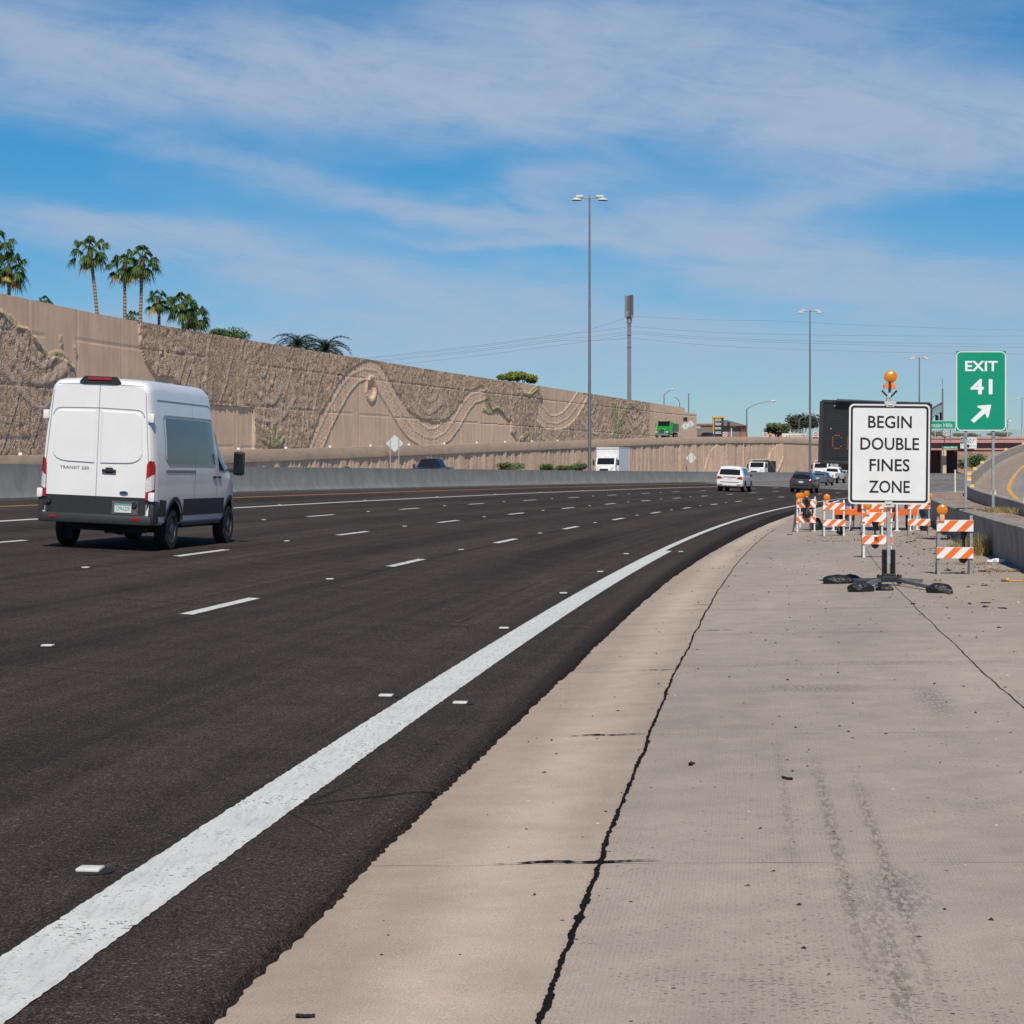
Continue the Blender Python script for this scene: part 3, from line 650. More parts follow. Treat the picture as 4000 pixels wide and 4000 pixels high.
GRN = [(k3([(0, 505), (60, 540), (110, 595)]), 9), (k3([(190, 650), (230, 705), (270, 745), (330, 728), (370, 760), (385, 810)]), 8), (k3([(335, 640), (345, 690)]), 4), (k3([(415, 700), (425, 740)]), 4),
       (k3([(1440, 1150), (1470, 1240), (1478, 1120)]), 8), (k3([(1425, 1200), (1478, 1240), (1530, 1190)]), 7), (k3([(1478, 1240), (1510, 1150)]), 7),
       (k4([(1350, 440), (1365, 520), (1385, 590)]), 8), (k4([(1340, 580), (1385, 600), (1440, 570), (1470, 600)]), 7), (k4([(1640, 450), (1680, 470), (1730, 420), (1750, 430)]), 6), (k4([(1745, 410), (1770, 500)]), 7), (k4([(1620, 800), (1660, 765), (1690, 760), (1680, 810)]), 8),
       (k5([(380, 160), (385, 220), (405, 280), (410, 340), (390, 400)]), 12), (k5([(425, 300), (450, 270), (475, 200), (505, 155), (545, 155), (580, 200)]), 9), (k5([(450, 400), (445, 360), (405, 310)]), 9)]
def tall_field(S2, Z2, U, V):
    smooth = inpoly(U, V, SM1) | inpoly(U, V, ARC) | inpoly(U, V, SM3) | inpoly(U, V, SM3b) | inpoly(U, V, SM4) | (U > 2680)
    sm = smooth.astype(float); rough = 1 - sm
    wu = S2 + 2.2 * (fbm(S2 * .12, Z2 * .1, 3) - .5) * 2; wz = Z2 + 1.5 * (fbm(S2 * .1 + 9, Z2 * .12, 3) - .5) * 2
    # long slanting carved strips and chevrons
    sl = np.abs(((wu * .42 + wz * .10 + .6 * np.sin(wz * .4 + S2 * .05)) % 1) - .5); act = fbm(S2 * .11 + 40, Z2 * .2, 3)
    strips = (sl < .05) & (act > .54); sl2 = np.abs(((wu * .23 - wz * .12) % 1) - .5); strips |= (sl2 < .035) & (act < .44)
    cx = (S2 % 21.) - 10.5; 
    for z0, hw_, kk, ww_ in ((9.6, 2.6, .34, .20), (8.3, 4.0, .20, .24), (6.6, 6.0, .13, .18), (10.8, 1.5, .6, .15)):
        cxx = cx + .8 * np.sin(S2 * .37 + z0) + (Z2 - 8) * .25; ch = np.abs(Z2 - z0 - kk * np.abs(cxx) ** 1.6 - 1.1 * np.sin(S2 * .07)); strips |= (ch < ww_ * (1 + .25 * np.abs(cxx))) & (np.abs(cxx) < hw_)
    for a0, sl_ in ((3., .35), (5.2, -.12), (7.4, .22), (9.0, .05)):
        cxx = cx - a0 - sl_ * (Z2 - 7) - .5 * np.sin(Z2 * .8 + a0 + S2 * .01); strips |= (np.abs(cxx) < .22 + .12 * np.sin(Z2 * .9 + a0)) & (np.abs(Z2 - 7.5 - np.sin(S2 * .21) * 1.5) < 3.6)
        cxx = cx + a0 + 1 + sl_ * (Z2 - 7) - .5 * np.sin(Z2 * .7 + a0); strips |= (np.abs(cxx) < .16 + .1 * np.sin(Z2 * 1.1 + a0)) & (np.abs(Z2 - 6.2 - np.sin(S2 * .13)) < 3.2)
    strips &= ~smooth
    cell = vnoise(S2 * 3.2, Z2 * 2.6); h = rough * (.07 * (fbm(S2 * 2.6, Z2 * 2.4, 3) - .5) + .085 * (np.round(cell * 2.4) / 2.4 - .5) * (fbm(S2 * .4, Z2 * .4, 2) > .33)) - rough * .04
    h = h - sm * .16 + strips * .055
    d1 = pdist(U, V, B1); sc = 8254. / np.maximum(np.interp(S2, _S, _y), 50)
    band = np.minimum(d1, pdist(U, V, B2)) / sc
    ribs = (band < .95) & ((S2 * 1.25 + Z2 * .5) % 1 < .3); rail = ((band > .82) & (band < 1.0)) | ((band > .0) & (band < .1))
    h = h + sm * (.03 * (band < 1.) + .045 * (ribs | rail))
    lens = ((U - 1455) / 22) ** 2 + ((V - 1520) / 55) ** 2; h = h + sm * (.12 * ((lens > .45) & (lens < 1.)) - .1 * (lens < .3))
    # formwork joints
    h = h - .05 * ((np.abs((S2 / 7.3) % 1 - .5) < .012) | (np.abs((Z2 / 3.66 + .35) % 1 - .5) < .012))
    g = np.zeros_like(h)
    for L, wd in GRN: g = np.maximum(g, np.clip(1.5 - pdist(U, V, L) / (wd * (.55 + .8 * fbm(U * .08, V * .08, 2))), 0, 1))
    g = (g > .35).astype(float) * np.clip(fbm(S2 * 1.5, Z2 * 1.5, 3) * 2.2, .4, 1); h = h + (g > 0) * .08
    return h, rough * (1 - .8 * strips) * np.clip(.55 + 1.0 * fbm(S2 * .3, Z2 * .3, 3), 0, 1), g, strips * .8
relief('relief_wall', 96, S_END1, .17, 92, DT, lambda s: PTOP(s) - 1.3, TTOP, tall_field, 'tall tan retaining wall with carved rough stone patterns and smooth arches, behind the van')
relief('relief_wall', S_END1 + .02, S_END2, .2, 60, DT, lambda s: PTOP(s) - 1.3, lambda s: TTOP(s) * 0 + zprof([(2679, 1611)], DT)[1][0], tall_field, 'short lower end piece of the tall tan wall, stepped down beside the sky', .5)
A1 = k5([(1060, 660), (1085, 560), (1120, 490), (1160, 457), (1200, 480), (1230, 540), (1255, 610), (1270, 680)])
A2 = k5([(1535, 590), (1570, 500), (1620, 455), (1680, 442), (1700, 442)])
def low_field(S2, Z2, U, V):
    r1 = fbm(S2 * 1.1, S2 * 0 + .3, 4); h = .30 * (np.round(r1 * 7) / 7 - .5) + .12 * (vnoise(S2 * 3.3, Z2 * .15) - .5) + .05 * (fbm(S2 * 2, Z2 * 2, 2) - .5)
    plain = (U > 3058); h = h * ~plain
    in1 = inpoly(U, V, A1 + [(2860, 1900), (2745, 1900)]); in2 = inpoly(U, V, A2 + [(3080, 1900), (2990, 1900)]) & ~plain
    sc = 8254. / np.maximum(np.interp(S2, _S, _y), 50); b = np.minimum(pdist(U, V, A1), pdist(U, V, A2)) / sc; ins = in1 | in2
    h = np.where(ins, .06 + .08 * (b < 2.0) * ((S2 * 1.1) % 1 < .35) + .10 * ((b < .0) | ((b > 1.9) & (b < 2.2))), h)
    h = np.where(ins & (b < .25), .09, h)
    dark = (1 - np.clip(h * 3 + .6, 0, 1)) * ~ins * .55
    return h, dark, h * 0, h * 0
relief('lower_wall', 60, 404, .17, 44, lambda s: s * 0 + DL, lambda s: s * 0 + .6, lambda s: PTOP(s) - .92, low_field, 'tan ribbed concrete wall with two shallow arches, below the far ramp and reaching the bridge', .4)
n = NT('parapet_concrete'); ob = n.tc.outputs['Object']
a = n.noise(ob, .5, 7, .65); b = n.noise(n.mp(ob, (.5, .5, 1.8)), 1.2, 5)
col = n.ramp(a, [(.3, (.70, .475, .32)), (.7, (.82, .575, .395))]); col = n.mix(n.ramp(b, [(.5, 0.), (.7, .6)]), col, (.48, .37, .29)); n.bump(n.noise(ob, 30, 3), .3, .02); PARC = n.done(col, .9)
barrier('ramp_parapet', np.arange(60, 372, 2.), lambda s: DL, [(-.10, -.95), (-.12, -.9), (-.1, 0), (.22, 0), (.3, -.95)], lambda s: PTOP(s), PARC, 'long tan concrete parapet along the edge of the far ramp')
strip('opposite_ramp', list(np.arange(60, 420, 4.)), lambda s: [float(DT(s)) - .05, 50, DL + .25], lambda d, s: PTOP(s) - .93, OLDC, kind='structure')
wr = MB(); wr.box((0, 0, .06), (.16, .1, .12), 0, bev=.02); w0 = wr.build('delineator', WR, smooth=40); wf = [w0]
for u in (84, 935, 1120, 1292, 1450, 1600, 1738, 1865, 1975, 2080, 2180):
    s = s_at(u, DL - .02); o = wf.pop() if wf else w0.copy()
    if o.name not in C.objects: C.objects.link(o)
    x, y = xy(s, DL + .05); o.location = (float(x), float(y), float(PTOP(s)) + .005); o.scale = (1.3,) * 3
    tag(o, 'tiny white reflector on top of the tan ramp parapet', 'reflector', 'white reflectors on the ramp parapet')
# plateau behind the tall wall and beyond the bridge
mb = MB(); ss = np.arange(60, 860, 20.); P = []
for s in ss:
    row = []
    for o in (.6, 30, 120, 500):
        x, y = xy(s, DT(s) + o); row.append((float(x), float(y), 7.1))
    P.append(row)
mb.grid(P); mb.build('plateau', DIRT, kind='structure')
# the other side of the cut, to the right of the camera and the ramp
mb = MB(); P = []
for s in np.arange(-60, 300, 12.):
    row = []
    for d, z in ((-28, .3), (-29, 1.2), (-42, 8.2), (-140, 8.6)):
        x, y = xy(max(s, -19), d); row.append((float(x), float(y) + min(0, s + 19), z + (.4 * float(fbm(np.array(x * .15), np.array(y * .15), 3)) if z > 1 else 0)))
    P.append(row)
mb.grid(P); mb.build('embankment', DIRT, kind='structure')
# ================================================================== BRIDGE AND FAR STRUCTURES
PINK = pm('pink_concrete', (.50, .27, .255), .85, var=.12, scale=.4, dirt=(.36, .2, .19), dirt_amt=.5)
PINK_SHADE = pm('pink_shaded', (.36, .165, .155), .85, var=.12, scale=.4)  # recessed web's shade put into a darker pink; also on deck, pier wall
TAN = pm('tan_concrete', (.62, .45, .31), .9, var=.12, scale=.5, dirt=(.36, .27, .2), dirt_amt=.5)
FPOST = pm('cream_paint', (.62, .58, .50), .6, var=.08); WIRE = pm('fence_wire', (.30, .30, .29), .5, metal=.3, var=.1)
GALV = pm('galvanised_steel', (.40, .42, .42), .45, metal=.55, var=.18, scale=9); GALD = pm('dark_galvanised_steel', (.20, .205, .21), .5, metal=.4, var=.15, scale=6)
SGREEN = pm('sign_green', (.0, .30, .17), .45, var=.06, scale=3); SWHITE = pm('sign_white', (.76, .77, .77), .45, var=.04, scale=5); BLK = pm('black_paint', (.014, .014, .016), .5, var=.2, scale=8)
SRED = pm('sign_red', (.42, .03, .03), .4, var=.06); ORG = pm('safety_orange', (.72, .13, .015), .5, var=.1, scale=6); ALU = pm('sheet_aluminium', (.58, .62, .61), .5, metal=.1, var=.12, scale=3)
BY = 357.
br = thing('road_bridge', 'pink concrete overpass with wire fence crossing the highway in the distance', 'bridge', (46, BY, 0))
def bbox(mb, x0, x1, y0, y1, z0, z1, mi=0): mb.box(((x0 + x1) / 2 - 46, (y0 + y1) / 2 - BY, (z0 + z1) / 2), (x1 - x0, y1 - y0, z1 - z0), mi)
m = MB(); bbox(m, 46.3, 150, BY + .5, BY + 29, 7.0, 7.7); m.build('deck', PINK_SHADE, br)
m = MB(); bbox(m, 46.3, 150, BY, BY + .5, 7.28, 8.22); bbox(m, 46.3, 150, BY - .12, BY, 7.95, 8.05); m.build('fascia', PINK, br)
m = MB(); bbox(m, 46.6, 150, BY + .9, BY + 1.4, 6.35, 7.28); m.build('girder', PINK_SHADE, br)
m = MB(); bbox(m, 46.6, 150, BY + .75, BY + 1.6, 6.05, 6.35); m.build('girder_flange', PINK, br)
m = MB()
for k in range(1, 8): bbox(m, 46.6, 150, BY + 1.5 + 3.3 * k, BY + 1.9 + 3.3 * k, 6.1, 7.0)
m.build('girder', PINK_SHADE, br)
m = MB(); m.box((73.0 - 46, .5, 3.2), (.75, 1.2, 5.66), 0, bev=.06); m.build('column', TAN, br)
m = MB(); 
for k in range(2): m.box((75.3 - 46 + k * 2.9, 18 + k * 6.4, 3.2), (2.6, 7.5, 5.8), 0, M=Matrix.Rotation(-.45, 4, 'Z').to_3x3(), bev=.1)
m.build('pier_wall', PINK_SHADE, br)
for k in range(0, 42): m = MB(); bbox(m, 47 + k * 2.45, 47.09 + k * 2.45, BY + .2, BY + .3, 8.22, 9.55); m.build('fence_post', FPOST, br)
m = MB()
for z in (8.3, 8.9, 9.45): bbox(m, 46.9, 150, BY + .24, BY + .27, z, z + .035)
x = 47.
while x < 150: bbox(m, x, x + .03, BY + .245, BY + .265, 8.22, 9.45); x += .16
m.build('fence_mesh', WIRE, br)
# far embankment seen through the opening
EMB = pm('embankment_dirt', (.34, .20, .13), .95, var=.25, scale=.2, dirt=(.2, .13, .09), dirt_amt=.6)
mb = MB(); P = []
for s in np.arange(404, 700, 8.):
    row = []
    for d, z in ((46, 1.0), (52, 3.2), (60, 7.2), (120, 7.4)):
        x, y = xy(s, d); row.append((float(x), float(y), z + .3 * float(fbm(x * .2, y * .2, 3))))
    P.append(row)
mb.grid(P)
P = []
for s in np.arange(300, 700, 10.):
    row = []
    for d, z in ((-22, .2), (-26, 3.), (-32, 7.2), (-200, 7.4)):
        x, y = xy(s, d); row.append((float(x), float(y), z))
    P.append(row)
mb.grid(P); mb.build('embankment', EMB, kind='structure')
mb = MB(); mb.box((100, 455, 3.2), (180, 3, 8)); mb.build('embankment', EMB, kind='structure') if False else None

# ---- street lamps: tall median poles with two heads
LHEAD = pm('lamp_head', (.55, .56, .50), .4, var=.05)
def median_pole(name, label, loc, h, r=.13, rot=0., arm=1.0):
    t = thing(name, label, 'street lamp', loc, rot, 'tall double-headed street lamps')
    m = MB(); m.box((0, 0, .3), (.55, .55, .7), 0, bev=.04); m.cyl((0, 0, .6), (0, 0, h * .36), r * 1.15, r, 14); m.cyl((0, 0, h * .36), (0, 0, h), r * .95, r * .55, 14); m.build('pole', GALD, t, smooth=40)
    m = MB(); m.cyl((-arm * .62, 0, h - .12), (arm * .62, 0, h - .12), .045, n=8); m.build('arm', GALD, t, smooth=40)
    for sx in (-1, 1):
        m = MB(); m.box((sx * arm * .78, 0, h - .02), (.62, .3, .2), 0, bev=.06)
        m.lathe([(.04, .18), (.2, .1), (.38, -.02), (.40, -.06)], 16, Matrix.Translation((sx * (arm * 1.02), 0, h - .26)) @ Matrix.Scale(1.1, 4, (1, 0, 0)))
        hd = m.build('lamp_head', LHEAD, t, smooth=40)
        m = MB(); m.lathe([(.36, 0), (.3, -.03), (0.0, -.05)], 16, Matrix.Translation((sx * (arm * 1.02), 0, h - .315)) @ Matrix.Scale(1.1, 4, (1, 0, 0))); m.build('lens', BLK, hd, smooth=40)
    return t
for u, v, d, lb in ((2303, 766, 20.4, 'tallest grey double-headed street lamp, nearest, on the median barrier right of the white box truck'), (3164, 1212, 20.4, 'grey double-headed street lamp on the median, behind the dark crossover'),
                    (3591, 1396, 20.4, 'small distant double-headed street lamp above the big white sign'), (3992, 1553, None, 'most distant double-headed street lamp, at the right edge beyond the green sign')):
    if d is not None: s = s_at(u, d); x, y = xy(s, d); X, Y = float(x), float(y); Z = .9
    else: Y = 600.; X = (u - U0) / FP * Y; Z = 1.
    top = EYE + (V0 - v) / FP * Y; median_pole('street_lamp', lb, (X, Y, Z), top - Z, r=.115 if Y < 250 else .14, arm=1.0 if Y < 200 else 1.12)
def cobra(label, u, vb, Y, pts, r=.09):
    """pole and curved arm: pts = image points of the arm, from the pole top to the lamp"""
    b = PX(u, vb, Y); t = thing('street_lamp', label, 'street lamp', (b.x, b.y, 7.1), 0, 'street lamps with a single curved arm')
    L = [PX(a, c, Y) - Vector((b.x, b.y, 7.1)) for a, c in pts]
    m = MB(); m.tube([(0, 0, 0), L[0]], [r * 1.1, r * .8], 10); m.build('pole', GALD, t, smooth=40)
    m = MB(); m.tube(L[:-1], r * .6, 8); m.build('arm', GALD, t, smooth=40)
    e = L[-1] - L[-2]; m = MB(); m.tube([L[-2], L[-2] + e * .3, L[-2] + e * .8, L[-1]], [r * .6, r * 1.4, r * 1.5, r * .6], 8); m.build('lamp_head', LHEAD, t, smooth=40)
cobra('tall single-arm street lamp with long curved arm beside the brick building', 2917, 1706, 362, [(2917, 1597), (2950, 1580), (2985, 1570), (3010, 1567), (3031, 1566)], .13)
cobra('thin single-arm street lamp behind the end of the tall tan wall, arm rising right', 2594, 1580, 380, [(2594, 1542), (2606, 1532), (2618, 1524), (2631, 1519)], .10)
cobra('thin leaning street lamp with its arm bent left behind the tall tan wall', 2657, 1588, 380, [(2655, 1572), (2648, 1560), (2640, 1552), (2631, 1548)], .10)
cobra('street lamp with curved arm in front of the dark trees left of the message board', 3121, 1690, 392, [(3121, 1640), (3140, 1627), (3165, 1618), (3185, 1615), (3202, 1614)], .09)
cobra('small camera pole without arm at the stepped end of the tall tan wall', 2690, 1612, 370, [(2690, 1545), (2690, 1540), (2691, 1537), (2693, 1534)], .11)

# ---- cell tower
Y = 330.; b = PX(2458, 1557, Y); top = PX(2458, 1150, Y).z
t = thing('cell_tower', 'grey monopole cell tower with a cluster of panel antennas behind the tall tan wall', 'cell tower', (b.x, Y, 7.1))
H = top - 7.1; CT = pm('tower_grey', (.22, .235, .25), .5, metal=.2, var=.12, scale=1.)
m = MB(); m.cyl((0, 0, 0), (0, 0, H - 1.5), .33, .26, 16); m.build('pole', CT, t, smooth=40)
m = MB()
for z in (H - 4.9, H - 6.4, H - 8.3):
    q = MB(); q.cyl((0, 0, z), (0, 0, z + .12), .36, n=14); q.build('collar', CT, t)
m.cyl((0, 0, H - 4.5), (0, 0, H - 3.6), .40, n=14); m.build('collar', CT, t, smooth=40)
for k in range(6):
    a = k * math.pi / 3 + .2; m = MB(); m.box((.52 * math.cos(a), .52 * math.sin(a), H - 1.9), (.28, .5, 3.3 + .3 * (k % 2)), 0, M=Matrix.Rotation(a, 3, 'Z'), bev=.04); m.build('antenna', pm('antenna_grey', (.11, .12, .13), .5, var=.1) if k % 3 else pm('antenna_light', (.32, .33, .33), .5, var=.1), t)
m = MB(); m.box((.4, -.45, H - 3.5), (.35, .3, .45), 0, bev=.03); m.build('radio_box', CT, t); m = MB(); m.box((-.3, -.5, H - 3.1), (.3, .3, .7), 0, bev=.03); m.build('radio_box', CT, t)
# ---- power lines
CAB = pm('cable', (.16, .17, .185), .6, var=0)
def cable(label, pts, Yl):
    P = []
    for (u, v), Y in zip(pts, Yl): P.append(PX(u, v, Y))
    Q = []
    for i in range(len(P) - 1):
        for k in range(8): Q.append(P[i].lerp(P[i + 1], k / 8) + Vector((0, 0, -.25 * math.sin(math.pi * k / 8))))
    Q.append(P[-1]); m = MB(); m.tube(Q, .022, 5); tag(m.build('power_line', CAB), label, 'power line', 'thin power lines across the sky')
for i, (lv, l2, r0, r1, r2) in enumerate(((1398, 1305, 1275, 1305, 1308), (1413, 1322, 1293, 1328, 1341), (1437, 1346, 1301, 1336, 1354), (1402, 1312, 1235, 1252, 1290), (1418, 1330, 1320, 1362, 1380))):
    cable('thin dark power line sagging across the sky behind the street lamps', [(900, lv + 70), (1422, lv), (2200, l2), (2465, r0), (3000, r1), (4100, r2 + 3)], (520, 480, 430, 420, 430, 470))

# ---- distant building and monument sign
BRK = pm('red_brick', (.30, .135, .095), .9, var=.2, scale=2); STU = pm('grey_brown_block', (.19, .165, .145), .9, var=.12, scale=1.); RFG = pm('roof_tile_grey', (.12, .13, .125), .8, var=.15, scale=2.)
Y = 400.
def wx(u): return (u - U0) / FP * Y
def wz(v): return EYE + (V0 - v) / FP * Y
bd = thing('brick_building', 'brown brick shop building with a grey hip roof beyond the tan wall', 'building', (wx(2820), Y, 7.1))
L0 = Vector((wx(2820), Y, 7.1))
def bb(m, u0, u1, v0, v1, y0, y1, mi=0): 
    m.box(Vector(((wx(u0) + wx(u1)) / 2, Y + (y0 + y1) / 2, (wz(v0) + wz(v1)) / 2)) - L0, (wx(u1) - wx(u0), y1 - y0, wz(v0) - wz(v1)), mi)
m = MB(); bb(m, 2705, 2893, 1662, 1712, 0, 18); m.build('block_wall', STU, bd)
m = MB(); bb(m, 2700, 2893, 1655, 1662, -.25, 18); bb(m, 2893, 2916, 1660, 1712, -.4, 16); m.build('brick_wall', BRK, bd)
m = MB(); V = [Vector((wx(a), Y + yy, wz(c))) - L0 for a, c, yy in ((2790, 1664, -.9), (2920, 1664, -.9), (2920, 1664, 17), (2790, 1664, 17), (2845, 1637, 6), (2851, 1637, 6))]
m.add(V, [(0, 1, 5, 4), (1, 2, 5), (2, 3, 4, 5), (3, 0, 4), (0, 3, 2, 1)]); m.build('roof', RFG, bd)
m = MB(); bb(m, 2856, 2876, 1664, 1667, -.1, 0); m.build('window', pm('pale_glass', (.4, .45, .48), .2, var=.1), bd); m = MB(); bb(m, 2706, 2736, 1660, 1674, -.1, 0); m.build('window', MATS['pale_glass'], bd)
m = MB()
for k in range(3): bb(m, 2894 + 7 * k, 2899 + 7 * k, 1677, 1684, -.5, -.4)
m.build('sign_lettering', BLK, bd)
Y = 372.; L0 = Vector((wx(2805), Y, 7.1)); ms = thing('monument_sign', 'tall black shop directory sign with a yellow edge beside the brick building', 'sign', tuple(L0))
YFR = pm('yellow_frame', (.70, .42, .02), .5, var=.05)
m = MB(); bb(m, 2783, 2831, 1627, 1632, -.5, .5); bb(m, 2784.5, 2788, 1632, 1712, -.4, .4); m.build('frame', YFR, ms)
MBK = pm('charcoal_panel', (.02, .02, .022), .5, var=.1)
for i, v in enumerate((1632, 1649.5, 1665.5, 1682.5)):
    m = MB(); bb(m, 2788.5, 2826, v, v + 15.2, -.35, .35); p = m.build('panel', MBK, ms); m = MB(); rr = random.Random(i)
    for row in range(2):
        uu = 2792.
        while uu < 2815: l = rr.uniform(1.2, 3.2); bb(m, uu, uu + l, v + 3.5 + row * 5, v + 6.6 + row * 5, -.40, -.37); uu += l + .9
    m.build('lettering', SWHITE, p)
m = MB(); bb(m, 2792, 2822, 1697.7, 1712, -.3, .3); m.build('base', MBK, ms)

# ---- road signs
def diamond(name, label, u, v, r, Y, posts, zb, mat=ALU, grp='diamond signs seen from behind', yaw=0.):
    c = PX(u, v, Y); t = thing(name, label, 'road sign', (c.x, c.y, zb), yaw, grp); z = c.z - zb; k = r * Y / FP
    m = MB(); m.prism([(k, 0), (0, k), (-k, 0), (0, -k)], .02, Matrix.Translation((0, -.04, z)) @ RX); m.build('panel', mat, t)
    for px in posts:
        m = MB(); m.box((px * k, -.09, (z + k * .5) / 2), (.09, .07, z + k * .5)); m.build('post', GALV, t)
    return t
x, y = xy(s_at(1542, 43), 43)
diamond('road_sign', 'larger silver diamond sign back on two posts below the carved wall', 1542, 1732, 34, float(y), (-.5, .48), 1.)
x, y = xy(s_at(2700, 43), 43)
diamond('road_sign', 'silver diamond road sign back on two thin posts against the tan ribbed wall', 2700, 1789, 21.5, float(y), (-.47, .48), 1.)
a = diamond('road_sign', 'grey diamond road sign back with a black beacon box on top, on the far ramp', 2677, 1665, 15.5, 333., (0.,), 7.2)
m = MB(); m.box((0, -.05, 1665 * 0 + PX(0, 1638, 333.).z - 7.2), (.62, .2, .68), 0, bev=.03); m.build('beacon_box', BLK, a)
diamond('road_sign', 'pale diamond road sign back right of the beacon sign on the far ramp', 2698, 1656, 14.5, 336., (0.,), 7.2)
def dne(label, u, v, Y, wpx=17):
    c = PX(u, v, Y); zb = 7.2; k = wpx * Y / FP / 2; t = thing('road_sign', label, 'road sign', (c.x, c.y, zb), 0, 'red and white do not enter signs'); z = c.z - zb
    m = MB(); m.prism(rrect(2 * k, 2 * k, .08), .02, Matrix.Translation((0, 0, z)) @ RX); p = m.build('panel', SWHITE, t)
    m = MB(); m.prism([(k * .86 * math.cos(i * math.pi / 16), k * .86 * math.sin(i * math.pi / 16)) for i in range(32)], .006, Matrix.Translation((0, -.022, z)) @ RX); d = m.build('red_disc', SRED, p)
    m = MB(); m.box((0, -.032, z), (k * 1.25, .006, k * .3)); text(m, 'DO NOT', 0, z + k * .42, wid=k * 1.0, hgt=k * .28, y=-.034); text(m, 'ENTER', 0, z - k * .42, wid=k * .85, hgt=k * .28, y=-.034); m.build('lettering', SWHITE, d)
    m = MB(); m.box((0, .05, z / 2), (.08, .07, z)); m.build('post', GALV, t)
dne('red and white do not enter sign in front of the black directory sign', 2832, 1696, 345)
dne('red and white do not enter sign beside the worker in orange', 2989, 1697, 352)
dne('red and white do not enter sign on the bridge left of the message board', 3187, 1696, 356.6, 19)
dne('red and white do not enter sign on the bridge right of the big white sign', 3691, 1691, 356.6, 15)
# ramp small white post with signal
Y = 362.; c = PX(2857, 1712, Y); t = thing('traffic_signal', 'black traffic signal on a white pole before the brick building', 'traffic light', (c.x, c.y, 7.1))
m = MB(); m.cyl((0, 0, 0), (0, 0, PX(0, 1672, Y).z - 7.1), .09, n=10); m.build('pole', SWHITE, t)
m = MB(); m.box((-.5, 0, PX(0, 1659, Y).z - 7.1), (.42, .3, .95), 0, bev=.04); m.box((-.2, .1, PX(0, 1655, Y).z - 7.1), (.5, .08, .08)); m.build('signal_head', BLK, t)
# guide sign on the bridge
Y = 352.; c = PX(3632, 1660, Y); t = thing('guide_sign', 'wide green guide sign reading Fountain Hills, half hidden by the white sign', 'road sign', (c.x, c.y, c.z)); hh = 35.5 * Y / FP; ww = 202 * Y / FP
m = MB(); m.prism(rrect(ww, hh, .12), .06, Matrix.Translation((0, 0, 0)) @ RX); p = m.build('panel', SGREEN, t)
m = MB(); ring(m, rrect(ww - .06, hh - .06, .12), rrect(ww - .22, hh - .22, .08), -.066, 0); text(m, 'Fountain Hills', ww / 2 - .55 - 2.42, -.03, wid=4.85, hgt=.66, y=-.066); m.build('lettering', SWHITE, p)
m = MB()
for q in (-.4, 0, .4):
    m.box((q * ww, .12, -1.3), (.12, .12, 3.2)); m.box((q * ww, 2.5, -1.9), (.1, 5., .1))
m.build('bracket', GALD, t)
Y = 356.3; c = PX(3783, 1730.5, Y); ww, hh = 64 * Y / FP, 43 * Y / FP; t = thing('lane_sign', 'white HOV 2+ ONLY lane sign with a black diamond square, fixed to the pink bridge', 'road sign', (c.x, c.y, c.z))
m = MB(); m.prism(rrect(ww, hh, .08), .05, RX); p = m.build('panel', SWHITE, t)
m = MB(); m.box((-ww * .39, -.056, hh * .21), (ww * .19, .006, hh * .54), 1); m.prism([(ww * .26, -hh * .30), (ww * .03, -hh * .10), (ww * .03, -hh * .1)], .001, Matrix.Translation((0, -.056, 0)) @ RX, 1)
V = [(-.12, -.02), (-.0, -.02), (0, -.13), (.09, -.13), (-.06, -.36), (-.21, -.13), (-.12, -.13)]; m.prism([(a * ww, b * hh) for a, b in V], .002, Matrix.Translation((.1, -.054, -.2)) @ RX, 1)
text(m, 'HOV 2+', ww * .14, hh * .30, wid=ww * .6, hgt=hh * .19, y=-.056, mi=1, bold=.02); text(m, 'ONLY', ww * .08, hh * .07, wid=ww * .44, hgt=hh * .17, y=-.056, mi=1, bold=.02)
text(m, '6-9', -ww * .37, -hh * .20, wid=ww * .16, hgt=hh * .13, y=-.056, mi=1); text(m, '3-7', -ww * .37, -hh * .38, wid=ww * .16, hgt=hh * .13, y=-.056, mi=1); text(m, 'MON-FRI', ww * .29, -hh * .28, wid=ww * .34, hgt=hh * .12, y=-.056, mi=1)
D0 = [(0, .2), (-.06, 0), (0, -.2), (.06, 0)]; ring(m, [(-ww * .39 + a * ww, hh * .21 + b * hh) for a, b in D0], [(-ww * .39 + a * ww * .55, hh * .21 + b * hh * .62) for a, b in D0], -.062, 0); m.build('lettering', [SWHITE, BLK], p)
Y = 356.9; c = PX(3710.5, 1748, Y); ww, hh = 62 * Y / FP, 11 * Y / FP; t = thing('street_name_sign', 'small green Shea Blvd street name sign on the bridge girder', 'road sign', (c.x, c.y, c.z))
m = MB(); m.prism(rrect(ww, hh, .1), .04, RX); p = m.build('panel', SGREEN, t); m = MB(); text(m, 'Shea Blvd', 0, 0, wid=ww * .8, hgt=hh * .6, y=-.046, bold=.02); m.build('lettering', SWHITE, p)
